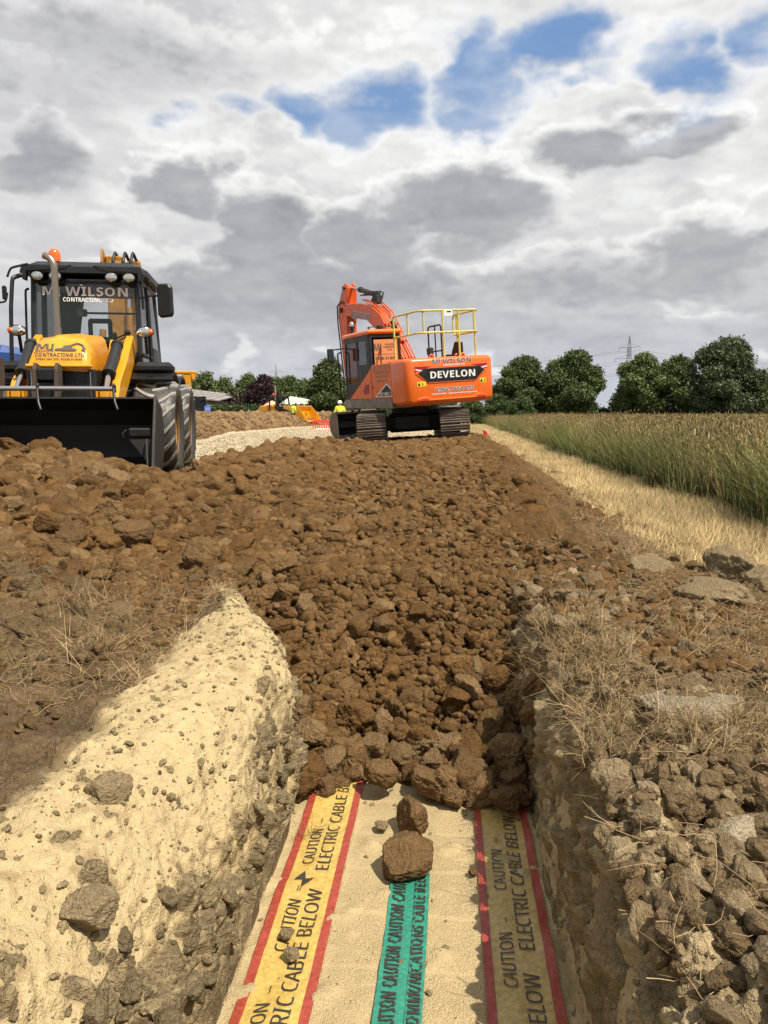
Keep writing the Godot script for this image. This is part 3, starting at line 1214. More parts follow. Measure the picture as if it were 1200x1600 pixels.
func is_field(x: float, z: float) -> bool: # where the brown clods lie
	if z < -25.0 or z > -2.9:
		return false
	if z > -4.6 and x > -0.62 + flare(z) and x < 0.42:
		return ramp_y(x, z) > -0.66
	if x > 1.15 + 0.65 * ss(-5.0, -7.5, z) + 0.3 * N.low.get_noise_2d(x, z * 1.5):
		return false
	if z > -4.4 and x > -2.0:
		return x < -1.55 and N.low.get_noise_2d(x * 2.0, z * 2.0) > 0.25
	if x < -3.2 - 0.5 * N.low.get_noise_2d(z * 0.7, 3.0) and z < -8.9:
		return false
	return x > -7.5


func zone(x: float, z: float) -> Array: # what a clod lies on or beside: [label, group]
	var what := ""
	var where := ""
	if z > -4.5 and x > -1.2:
		what = ["at the backfill's foot", "halfway up the backfill", "near the backfill's top"][int(clampf((-z - 2.9) / 0.55, 0.0, 2.0))]
		where = "against the left trench wall" if x < -0.42 else ("against the right trench wall" if x > 0.12 else "in the middle of the trench")
	elif z < -9.0:
		what = "on the far mound behind the excavator tracks"
		where = "on its left" if x < -1.0 else "on its right"
	elif x < -2.6:
		what = "on the heap before the black bucket" if z < -5.2 else "low on the heap by the left frame edge"
		where = ["near the crest", "halfway down", "near the foot"][int(clampf((z + 7.5) / 0.9, 0.0, 2.0))] if z < -5.2 else ("close to the bare earth" if z > -4.2 else "below the bigger clods")
	elif x < -0.9:
		what = "behind the pale sandy tip of the left bank"
		where = "close behind it" if z > -5.4 else ("a few steps beyond it" if z > -7.0 else "well beyond it")
	else:
		what = "on the mound past the top of the trench"
		where = "towards the straw" if x > 0.4 else "in line with the trench"
	return ["brown clod %s, %s" % [what, where], "clods %s, %s" % [what, where]]


func build_clods() -> void:
	var big := []
	for k in 7:
		big.append(clod_mesh(100 + k, 24, 6 + k % 4, 1.05))
	var small := []
	for k in 6:
		small.append(clod_mesh(200 + k, 9, 6 + k % 3, 1.2))
	var crumb := clod_mesh(300, 4, 6, 1.6)
	var crumb2 := clod_mesh(301, 4, 5, 1.8)
	# candidates: [score, transform, tone, mesh, zone]
	var all := []
	var bands := [[-2.9, -4.8, -5.0, 0.7, 2000], [-4.4, -7.0, -6.0, 1.5, 4200], [-6.5, -10.0, -7.5, 1.8, 7000], [-9.5, -15.0, -4.0, 1.9, 6500], [-15.0, -24.5, -5.0, 1.9, 5000]]
	for b in bands:
		for k in int(b[4]):
			var z: float = rng.randf_range(b[1], b[0])
			var x: float = rng.randf_range(b[2], b[3])
			if not is_field(x, z):
				continue
			var dist := sqrt(x * x + z * z)
			var coarse: float = N.low.get_noise_2d(x * 0.9 + 40.0, z * 0.9) * 0.5 + 0.5
			coarse -= 0.8 * exp(-pow((x - 0.35) / 0.5, 2.0) - pow((z + 5.3) / 1.1, 2.0))
			coarse += 0.35 * ss(-1.5, -3.5, x) - 0.3 * ss(-5.5, -8.0, z) * ss(-2.5, -0.5, x)
			var u := rng.randf()
			var size := (0.020 + 0.050 * pow(u, 2.6)) * lerpf(0.42, 1.5, clampf(coarse, 0.0, 1.0))
			if x < -1.6 and z > -8.5:
				size = minf(size * lerpf(1.0, 1.4, ss(-1.6, -2.8, x)), 0.062 + 0.05 * rng.randf() * rng.randf())
			if z > -4.5 and x > -1.0:
				size = clampf(size * 1.25, 0.024, 0.078) * lerpf(1.15, 0.85, ss(-3.1, -4.0, z))
			if dist > 7.0:
				size *= 1.2
			var y := surface_y(x, z) + size * rng.randf_range(0.15, 0.95)
			all.append([size / dist, Transform3D(spin(size), Vector3(x, y, z)), clod_tone(x, z), k, zone(x, z)])
	all.sort_custom(func(p, q): return p[0] > q[0])
	var holders := {}
	var xs := []
	var cs := []
	for k in 6:
		xs.append([])
		cs.append([])
	var tones := []
	for t in 6:
		var m: StandardMaterial3D = M.clod_earth.duplicate()
		m.albedo_color = (BROWN.lerp(Color(0.40, 0.28, 0.15), t % 3 * 0.30) * [0.85, 1.0, 1.18][t / 2]).linear_to_srgb()
		tones.append(m)
	var grey_tones := []
	for t in 3:
		var m: StandardMaterial3D = M.clod_earth.duplicate()
		m.albedo_color = (GREY_EARTH * 0.85 * [0.85, 1.0, 1.15][t]).linear_to_srgb()
		grey_tones.append(m)
	for k in all.size():
		var a: Array = all[k]
		if k < 290:
			var mats: Array = grey_tones if a[1].origin.x < -1.5 and a[1].origin.z > -4.2 else tones
			single("soil_clod", big[k % 7], mats[k % mats.size()], a[4][0], "clod", a[1], a[4][1])
		else:
			var q := k % 6
			xs[q].append(a[1])
			cs[q].append(a[2])
	for q in 6:
		scatter("small_clods", small[q], M.clod_earth, xs[q], cs[q], "smaller brown soil clods covering the heap and the backfill slope")
	# crumbs and fine earth between them
	var cx := [[], []]
	var cc := [[], []]
	for k in 120000:
		var f := pow(rng.randf(), 1.7)
		var z := lerpf(-2.9, -20.0, f)
		var x := rng.randf_range(-6.5 if z < -5.0 else -3.6, 1.6)
		if not is_field(x, z):
			if z < -8.0 or x > 1.6 or (x > -1.25 and x < 0.45 and z > -4.5):
				continue
			if rng.randf() < 0.5:
				continue
		var size := (0.004 + 0.022 * pow(rng.randf(), 2.2)) * (1.0 + 0.06 * absf(z))
		var y := surface_y(x, z) + size * rng.randf_range(-0.2, 0.8) + 0.015
		cx[k % 2].append(Transform3D(spin(size), Vector3(x, y, z)))
		cc[k % 2].append(clod_tone(x, z))
	scatter("soil_crumbs", crumb, M.clod_earth, cx[0], cc[0], "fine brown crumbs of earth between the clods")
	scatter("soil_crumbs", crumb2, M.clod_earth, cx[1], cc[1], "fine brown crumbs of earth between the clods")


# ---------------------------------------------------------------- straw, grass, stones
func blades(count: int, h: float, spread: float, w: float, root: Color, tip: Color, bend: float, sd: int, head := 0.0, head_col := Color.WHITE) -> ArrayMesh:
	var r := RandomNumberGenerator.new()
	r.seed = sd
	var g := Geo.new()
	for k in count:
		var a := r.randf() * TAU
		var d := Vector3(cos(a), 0, sin(a))
		var base := Vector3(r.randfn() * spread, -0.02, r.randfn() * spread)
		var hh := h * r.randf_range(0.55, 1.0)
		var bb := bend * r.randf_range(0.3, 1.3) * hh
		var ta := r.randf() * TAU
		var side := Vector3(cos(ta), 0, sin(ta))
		var shade := r.randf_range(0.75, 1.25)
		var prev := []
		var segs := 3
		for s in segs + 1:
			var t := float(s) / segs
			var p := base + Vector3.UP * hh * (t - 0.12 * bend * t * t) + d * bb * t * t
			var ww := w * (1.0 - 0.85 * t) * 0.5
			var nn := (Vector3.UP * 0.7 + side.cross(Vector3.UP) * 0.6 + d * 0.3).normalized()
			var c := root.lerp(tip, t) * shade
			c.a = 1.0
			if s > 0:
				g.col = c
				var q: Array = prev
				g.smooth(q[0], q[1], p + side * ww, nn, nn, nn)
				g.smooth(q[0], p + side * ww, p - side * ww, nn, nn, nn)
			prev = [p - side * ww, p + side * ww]
		if head > 0.0 and r.randf() < 0.8:
			var e: Vector3 = (prev[0] + prev[1]) * 0.5
			g.col = head_col * shade
			g.col.a = 1.0
			for m in 3:
				var o := e - Vector3.UP * head * 0.35 * m
				var x := Vector3(r.randf_range(-1, 1), 0.1, r.randf_range(-1, 1)).normalized() * head * 0.10
				var y := (Vector3.UP + d * bend).normalized() * head * 0.9
				g.smooth(o - x, o + x, o + y, Vector3.UP, Vector3.UP, Vector3.UP)
	return g.mesh()


func stalk(sd: int) -> ArrayMesh: # one dry stalk lying along x, a metre long
	var r := RandomNumberGenerator.new()
	r.seed = sd
	var g := Geo.new()
	var p := []
	var y := 0.0
	var z := 0.0
	for k in 6:
		p.append(Vector3(k / 5.0 - 0.5, y, z))
		y += r.randf_range(-0.07, 0.10)
		z += r.randf_range(-0.12, 0.12)
	g.tube(p, 0.009, 4, false, 0.004)
	return g.mesh()


func soil_point(x0: float, x1: float, z0: float, z1: float) -> Vector3: # a point of the real surface in that area
	for t in 60:
		var j := rng.randi_range(0, soil_z.size() - 1)
		if soil_z[j] > z0 or soil_z[j] < z1:
			j = rng.randi_range(20, soil_z.size() - 1)
		if soil_z[j] > z0 or soil_z[j] < z1:
			continue
		for u in 8:
			var p := soil_v[j * soil_w + rng.randi_range(0, soil_w - 1)]
			if p.x >= x0 and p.x <= x1:
				return p
	return Vector3(0, -5, 0)


func stone(called: String, label: String, mesh: ArrayMesh, mat: Material, p: Vector3, size: Vector3, turn: float, tilt := 0.0) -> MeshInstance3D:
	return single(called, mesh, mat, label, "stone" if called != "soil_clod" else "clod", Transform3D(Basis.from_euler(Vector3(tilt, turn, tilt * 0.6)).scaled_local(size), p))


func build_verges() -> void:
	# --- the stones that lie on the tapes and the banks
	var rock := []
	for k in 6:
		rock.append(clod_mesh(400 + k, 26, 10 + k, 0.8))
	var brown: StandardMaterial3D = M.clod_earth.duplicate()
	brown.albedo_color = (Color(0.335, 0.205, 0.095)).linear_to_srgb()
	var pale: StandardMaterial3D = M.clod_earth.duplicate()
	pale.albedo_color = (Color(0.64, 0.53, 0.37)).linear_to_srgb()
	var dusty: StandardMaterial3D = M.clod_earth.duplicate()
	dusty.albedo_color = (Color(0.50, 0.38, 0.22)).linear_to_srgb()
	stone("stone", "large angular brown stone lying on the end of the green tape", rock[0], brown, Vector3(-0.135, -0.535, -2.60), Vector3(0.095, 0.075, 0.085), 0.7, 0.25)
	stone("stone", "rounded brown stone just behind the large one on the green tape", rock[1], brown, Vector3(-0.115, -0.54, -2.84), Vector3(0.080, 0.072, 0.07), 2.1)
	stone("stone", "small flat stone on the sand left of the two big stones", rock[2], dusty, Vector3(-0.245, -0.585, -2.86), Vector3(0.030, 0.02, 0.026), 0.3)
	stone("stone", "small grey lump on the left yellow tape, the nearer of two", rock[3], dusty, Vector3(-0.452, -0.58, -2.10), Vector3(0.026, 0.018, 0.024), 1.3)
	stone("stone", "small grey lump on the left yellow tape, the farther of two", rock[4], dusty, Vector3(-0.487, -0.582, -2.20), Vector3(0.020, 0.016, 0.024), 2.3)
	stone("stone", "dark pebble at the edge of the right tape's shadow", rock[5], brown, Vector3(0.105, -0.588, -2.58), Vector3(0.015, 0.012, 0.015), 0.9)
	stone("stone", "brown stone at the foot of the backfill beside the right red edge", rock[2], brown, Vector3(0.045, -0.555, -3.06), Vector3(0.062, 0.045, 0.05), 0.2)
	stone("stone", "dark lump at the foot of the right trench wall near the tape end", rock[3], brown, Vector3(0.26, -0.54, -3.02), Vector3(0.06, 0.055, 0.06), 1.9)
	stone("stone", "tan rounded stone in the foot of the backfill behind the two stones", rock[4], brown, Vector3(-0.27, -0.50, -3.16), Vector3(0.075, 0.065, 0.07), 2.9)
	stone("stone", "long dark stone sloping behind the rounded stone at the tape end", rock[0], brown, Vector3(-0.075, -0.52, -3.14), Vector3(0.10, 0.06, 0.07), 2.4, 0.4)
	stone("stone", "pale chalky boulder in the right bank near the lower right corner", rock[1], pale, Vector3(0.685, 0.03, -1.70), Vector3(0.095, 0.085, 0.075), 0.5)
	stone("stone", "pale boulder cut by the right frame edge low in the bank", rock[3], pale, Vector3(0.635, -0.01, -1.36), Vector3(0.085, 0.07, 0.08), 1.5)
	stone("stone", "pale broken lump on the right bank above the shaded wall", rock[4], pale, Vector3(0.50, 0.0, -2.02), Vector3(0.055, 0.055, 0.05), 2.2)
	stone("stone", "small orange tinted stone on the right bank below the slab", rock[5], pale, Vector3(0.80, 0.08, -2.08), Vector3(0.04, 0.03, 0.03), 0.4)
	stone("slab", "flat pale stone slab jutting from the right bank with dead grass under it", rock[2], pale, Vector3(0.82, 0.10, -2.46), Vector3(0.19, 0.038, 0.10), 0.15, 0.06)
	stone("soil_clod", "big grey earth block left of the rounded one at the straw's edge", rock[0], dusty, Vector3(1.24, 0.10, -4.75), Vector3(0.13, 0.12, 0.12), 0.6, 0.2)
	stone("soil_clod", "wide grey earth block on the right bank with a dark hollow in front", rock[3], dusty, Vector3(1.42, 0.08, -4.05), Vector3(0.24, 0.12, 0.16), 2.6)
	stone("soil_clod", "rounded pale earth block at the right frame edge below the straw", rock[4], dusty, Vector3(1.82, 0.09, -4.40), Vector3(0.13, 0.10, 0.11), 1.1)
	stone("soil_clod", "dark earth block behind the rounded one at the right frame edge", rock[5], dusty, Vector3(1.72, 0.10, -4.75), Vector3(0.16, 0.13, 0.12), 1.6)
	stone("soil_clod", "lumpy grey clod sticking out of the sand on the left bank", rock[1], dusty, Vector3(-0.92, 0.0, -1.92), Vector3(0.062, 0.055, 0.05), 1.0)
	stone("soil_clod", "grey clod capped with sand low on the left bank", rock[5], dusty, Vector3(-0.80, -0.08, -1.56), Vector3(0.055, 0.045, 0.04), 0.3)
	stone("soil_clod", "small grey clod in the sand at the left frame edge", rock[4], dusty, Vector3(-1.10, 0.02, -1.72), Vector3(0.045, 0.035, 0.04), 2.0)
	stone("soil_clod", "biggest brown clod leaning on the sandy tip of the left bank", rock[2], brown, Vector3(-1.52, 0.13, -4.62), Vector3(0.15, 0.15, 0.13), 0.3, -0.2)
	stone("soil_clod", "second biggest brown clod left of the sandy bank tip", rock[0], brown, Vector3(-2.25, 0.20, -5.25), Vector3(0.14, 0.13, 0.13), 1.4)
	stone("soil_clod", "broad brown clod at the left frame edge halfway up the picture", rock[3], brown, Vector3(-2.55, 0.16, -4.25), Vector3(0.13, 0.11, 0.12), 2.4)

	# --- lumps, crumbs and roots on the two banks
	var face_x := [[], [], []]
	var face_c := [[], [], []]
	var small := [clod_mesh(210, 8, 6, 1.7), clod_mesh(211, 8, 5, 1.9), clod_mesh(212, 7, 5, 2.2)]
	var xs := [[], [], []]
	var cs := [[], [], []]
	for k in 9000:
		var p := soil_point(0.40, 2.2, -0.7, -5.6)
		if p.y < -0.02:
			continue
		if rng.randf() < ss(1.0, 2.2, p.x) * 0.75:
			continue
		var size := 0.004 + 0.029 * pow(rng.randf(), 4.6)
		p.y += size * 0.4
		xs[k % 3].append(Transform3D(spin(size), p))
		var c := GREY_EARTH.lerp(BROWN, ss(-3.6, -5.2, p.z) * 0.8).lerp(Color(0.58, 0.45, 0.27), pow(rng.randf(), 2.6)) * rng.randf_range(0.7, 1.15)
		cs[k % 3].append(c)
	for k in 4200:
		var p := soil_point(-2.8, -0.95, -1.1, -4.5)
		if p.y < -0.2 or (p.x > -1.3 and rng.randf() < 0.975):
			continue
		var size := 0.005 + 0.026 * pow(rng.randf(), 3.5)
		p.y += size * 0.3
		xs[k % 3].append(Transform3D(spin(size), p))
		cs[k % 3].append(GREY_EARTH.lerp(BROWN, rng.randf()) * rng.randf_range(0.65, 1.1))
	for q in 3:
		scatter("bank_crumbs", small[q], M.clod_earth, xs[q], cs[q], "grey crumbs and small lumps of dry earth on both banks")
	for k in 650: # rubble breaking out of the left bank's inner face
		var p := soil_point(-1.0, -0.6, -1.1, -3.9)
		if p.y < -0.5 or p.y > -0.08:
			continue
		var size := 0.006 + 0.026 * pow(rng.randf(), 3.0)
		face_x[k % 3].append(Transform3D(spin(size), p))
		face_c[k % 3].append(Color(0.32, 0.245, 0.145).lerp(SAND_COL, pow(rng.randf(), 1.1)) * rng.randf_range(0.75, 1.1))
	for q in 3:
		scatter("bank_rubble", small[q], M.clod_earth, face_x[q], face_c[q], "crumbled lumps breaking out of the left bank's steep face")
	xs = [[], [], []]
	cs = [[], [], []]
	for k in 9000:
		var p := sand_v[rng.randi_range(0, sand_v.size() - 1)]
		if p.z < -4.2 or (p.x > -0.62 and rng.randf() < 0.7):
			continue
		var size := 0.002 + 0.008 * pow(rng.randf(), 5.0)
		xs[k % 3].append(Transform3D(spin(size), p + Vector3(0, size * 0.2, 0)))
		var sandy := rng.randf() < 0.975
		cs[k % 3].append((SAND_COL if sandy else Color(0.34, 0.25, 0.145)) * (rng.randf_range(0.85, 1.1) if sandy else rng.randf_range(0.6, 1.4)))
	for q in 3:
		scatter("sand_grit", small[q], M.clod_earth, xs[q], cs[q], "dark grit and crumbs scattered on the sand")

	# --- dead straw and roots lying on the banks
	var st := [stalk(1), stalk(2), stalk(3), stalk(4)]
	var sx := [[], [], [], []]
	var sc := [[], [], [], []]
	for d in [[-2.3, -1.1, -2.3, -3.95, 1200, 0.1], [0.40, 1.3, -1.2, -4.6, 1300, 0.0], [1.0, 2.6, -2.4, -6.8, 2600, -0.1], [-3.5, 1.0, -3.0, -9.0, 900, 0.05]]:
		for k in int(d[4]):
			var p := soil_point(d[0], d[1], d[2], d[3])
			if p.y < (-0.3 if p.x < 0.0 else -0.03):
				continue
			if N.low.get_noise_2d(p.x * 2.2 + 7.0, p.z * 2.2) < d[5] - 0.25 + rng.randf() * 0.2:
				continue
			var l := rng.randf_range(0.05, 0.20)
			var b := Basis.from_euler(Vector3(rng.randf() * TAU, rng.randf() * TAU, rng.randfn() * 0.35)).scaled_local(Vector3(l, l * 0.8 + 0.02, l * 0.8 + 0.02) * Vector3(1, 1, 1))
			b = Basis.from_euler(Vector3(0, rng.randf() * TAU, rng.randfn() * 0.4)) * Basis.from_euler(Vector3(rng.randf() * TAU, 0, 0)).scaled_local(Vector3(l, 0.13, 0.13))
			p.y += 0.010 + 0.25 * l * absf(b.x.normalized().y)
			sx[k % 4].append(Transform3D(b, p))
			sc[k % 4].append(Color(0.52, 0.385, 0.20).lerp(Color(0.30, 0.20, 0.11), rng.randf()) * rng.randf_range(0.7, 1.2))
	for q in 4:
		scatter("dead_straw", st[q], M.grass_blade, sx[q], sc[q], "dead straw and thin roots lying on the dug banks")
	var root_tuft := blades(40, 0.13, 0.026, 0.0028, Color(0.25, 0.17, 0.09), Color(0.52, 0.39, 0.21), 1.3, 61)
	var rx := []
	var rc := []
	var spots := [[-1.32, -2.95, 60, 0.28, 0.20], [-1.75, -3.75, 26, 0.10, 0.12], [0.50, -3.05, 26, 0.06, 0.18], [0.52, -2.60, 50, 0.06, 0.22], [0.74, -2.28, 70, 0.13, 0.08], [0.98, -2.18, 34, 0.10, 0.10], [0.48, -3.5, 50, 0.07, 0.35], [0.62, -2.95, 36, 0.08, 0.15], [1.0, -3.1, 30, 0.25, 0.3], [1.4, -3.5, 30, 0.3, 0.4], [-0.02, -3.42, 4, 0.03, 0.03], [0.22, -3.35, 7, 0.05, 0.05], [1.5, -5.2, 40, 0.4, 0.3], [1.15, -6.2, 24, 0.2, 0.8]]
	for sp in spots:
		for k in int(sp[2]):
			var x: float = sp[0] + rng.randfn() * sp[3]
			var z: float = sp[1] + rng.randfn() * sp[4]
			var p := soil_near(x, z)
			rx.append(Transform3D(Basis.from_euler(Vector3(rng.randfn() * 0.8, rng.randf() * TAU, rng.randfn() * 0.8)).scaled(Vector3.ONE * rng.randf_range(0.4, 1.15)), p))
			rc.append(Color(1, 1, 1) * rng.randf_range(0.6, 1.15))
	scatter("dead_grass_tufts", root_tuft, M.grass_blade, rx, rc, "tufts of dead grass and hanging roots on the trench edges")

	# --- mown straw strip beside the mound
	var s1 := blades(22, 0.20, 0.035, 0.0045, Color(0.50, 0.38, 0.19), Color(0.74, 0.60, 0.34), 0.5, 71)
	var s2 := blades(18, 0.15, 0.045, 0.005, Color(0.42, 0.31, 0.15), Color(0.66, 0.52, 0.28), 0.9, 72)
	var tx := [[], []]
	var tc := [[], []]
	for d in [[-4.8, -9.0, 6500, 1.0], [-9.0, -16.0, 6500, 1.15], [-16.0, -32.0, 8000, 1.4], [-32.0, -70.0, 6000, 2.2]]:
		for k in int(d[2]):
			var z := rng.randf_range(d[1], d[0])
			var lo: float = 1.62 + 0.35 * N.low.get_noise_2d(z * 0.9, 2.0) + 0.4 * ss(-6.4, -4.8, z)
			var x := rng.randf_range(lo - 0.3, grass_edge(z) + 0.8)
			if x < lo and rng.randf() < 0.6:
				continue
			if N.low.get_noise_2d(x * 1.6, z * 1.1) < -0.42 and x < 2.4:
				continue
			var p := Vector3(x, surface_y(x, z) if z > -26.0 else far_y(x, z), z)
			var s: float = rng.randf_range(0.6, 1.1) * d[3]
			tx[k % 2].append(Transform3D(Basis.from_euler(Vector3(rng.randfn() * 0.18, rng.randf() * TAU, rng.randfn() * 0.18)).scaled(Vector3(s, lerpf(s, 1.0, 0.6) * rng.randf_range(0.7, 1.1), s)), p))
			tc[k % 2].append(Color(1, 0.97, 0.92) * (rng.randf_range(0.6, 1.15) + 0.25 * N.low.get_noise_2d(x * 0.8, z * 0.6)))
	scatter("mown_straw", s1, M.grass_blade, tx[0], tc[0], "pale dry mown straw in a strip between the soil and the tall grass")
	scatter("mown_straw", s2, M.grass_blade, tx[1], tc[1], "pale dry mown straw in a strip between the soil and the tall grass")

	# --- the field of tall grass
	var kinds := [
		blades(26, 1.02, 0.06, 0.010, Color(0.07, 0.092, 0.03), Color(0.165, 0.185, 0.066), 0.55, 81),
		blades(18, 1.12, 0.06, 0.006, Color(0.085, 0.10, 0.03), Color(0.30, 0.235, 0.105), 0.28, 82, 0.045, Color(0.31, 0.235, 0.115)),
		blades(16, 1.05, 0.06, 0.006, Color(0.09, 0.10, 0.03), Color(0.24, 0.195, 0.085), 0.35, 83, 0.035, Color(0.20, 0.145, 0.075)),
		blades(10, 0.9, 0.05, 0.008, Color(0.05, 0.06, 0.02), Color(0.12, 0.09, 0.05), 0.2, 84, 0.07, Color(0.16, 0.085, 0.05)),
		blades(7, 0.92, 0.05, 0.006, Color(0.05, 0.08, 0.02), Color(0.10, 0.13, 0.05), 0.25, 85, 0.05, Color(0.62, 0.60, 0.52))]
	var gx := [[], [], [], [], []]
	var gc := [[], [], [], [], []]
	for d in [[-5.2, -10.0, 5000, 1.0], [-10.0, -18.0, 7500, 1.0], [-18.0, -32.0, 10000, 1.15], [-32.0, -60.0, 14000, 1.35], [-60.0, -112.0, 20000, 1.7]]:
		for k in int(d[2]):
			var z := rng.randf_range(d[1], d[0])
			var e := grass_edge(z)
			var x := e - 0.35 * pow(rng.randf(), 3.0) + (absf(z) * 0.62 + 4.0 - e) * pow(rng.randf(), 1.4)
			var green: float = N.low.get_noise_2d(x * 0.22, z * 0.12) + 0.40 * ss(-34.0, -9.0, z) + 0.1 * rng.randfn()
			var u := rng.randf()
			var kind := 1
			if u < clampf(0.26 + green * 0.8, 0.10, 0.75):
				kind = 0
			elif u > 0.985:
				kind = 4
			elif u > 0.95:
				kind = 3
			elif u > 0.70:
				kind = 2
			var s: float = d[3]
			var hh: float = lerpf(0.50, 1.05, pow(rng.randf(), 0.75)) * (1.0 + 0.12 * N.low.get_noise_2d(x * 0.7, z * 0.7))
			var p := Vector3(x, far_y(x, z) - 0.02, z)
			gx[kind].append(Transform3D(Basis.from_euler(Vector3(rng.randfn() * 0.07, rng.randf() * TAU, rng.randfn() * 0.07)).scaled(Vector3(s, hh, s)), p))
			var tone: float = rng.randf_range(0.75, 1.2) * (1.0 + 0.45 * N.low.get_noise_2d(x * 0.35, z * 0.25))
			gc[kind].append(Color(tone * rng.randf_range(0.92, 1.08), tone, tone * rng.randf_range(0.85, 1.05)))
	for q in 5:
		scatter("tall_grass", kinds[q], M.grass_blade, gx[q], gc[q], ["green blades of tall meadow grass", "tan seeding stems of tall meadow grass", "brownish seeding stems of tall meadow grass", "dark dock stems among the tall grass", "white flower heads among the tall grass"][q])


func grass_edge(z: float) -> float:
	return 2.95 + 0.22 * N.low.get_noise_2d(z * 0.4, 8.0) + 0.16 * N.low.get_noise_2d(z * 1.6, 3.0) + 0.012 * maxf(0.0, -z - 20.0) + 0.3 * ss(-8.0, -5.0, z)


func soil_near(x: float, z: float) -> Vector3:
	var lo := 0
	var hi := soil_z.size() - 1
	while lo < hi:
		var m := (lo + hi) >> 1
		if soil_z[m] > z:
			lo = m + 1
		else:
			hi = m
	var best := Vector3(x, -9, z)
	var bd := 1e9
	for i in soil_w:
		var p := soil_v[lo * soil_w + i]
		var d := absf(p.x - x) - (0.02 * p.y)
		if d < bd:
			bd = d
			best = p
	return best


# ---------------------------------------------------------------- the orange excavator, seen from behind
func outline_text(parent: Node, text: String, h: float, w: float, pos: Vector3, front: Material, back: Material, rot := Vector3.ZERO) -> void:
	var xf := at(pos, rot)
	for o in [Vector2(0.065, 0.04), Vector2(-0.065, 0.04), Vector2(0.04, -0.065), Vector2(-0.04, -0.065)]:
		letters(parent, text, h, back, xf * at(Vector3(o.x * h, o.y * h, 0.001 + 0.0002 * o.x)), w, true, 0.002)
	letters(parent, text, h, front, xf * at(Vector3(0, 0, 0.004)), w, true, 0.002)


func track_path(s: float, r: float, half: float, cy: float) -> Array: # point and direction at a length along the chain, in (z, y)
	var straight := 2.0 * half
	var arc := PI * r
	var total := 2.0 * (straight + arc)
	s = fposmod(s, total)
	if s < straight:
		return [Vector2(-half + s, cy - r), Vector2(1, 0)]
	s -= straight
	if s < arc:
		var t := s / r
		return [Vector2(half + sin(t) * r, cy - cos(t) * r), Vector2(cos(t), sin(t))]
	s -= arc
	if s < straight:
		return [Vector2(half - s, cy + r), Vector2(-1, 0)]
	s -= straight
	var t2 := s / r
	return [Vector2(-half - sin(t2) * r, cy + cos(t2) * r), Vector2(-cos(t2), -sin(t2))]


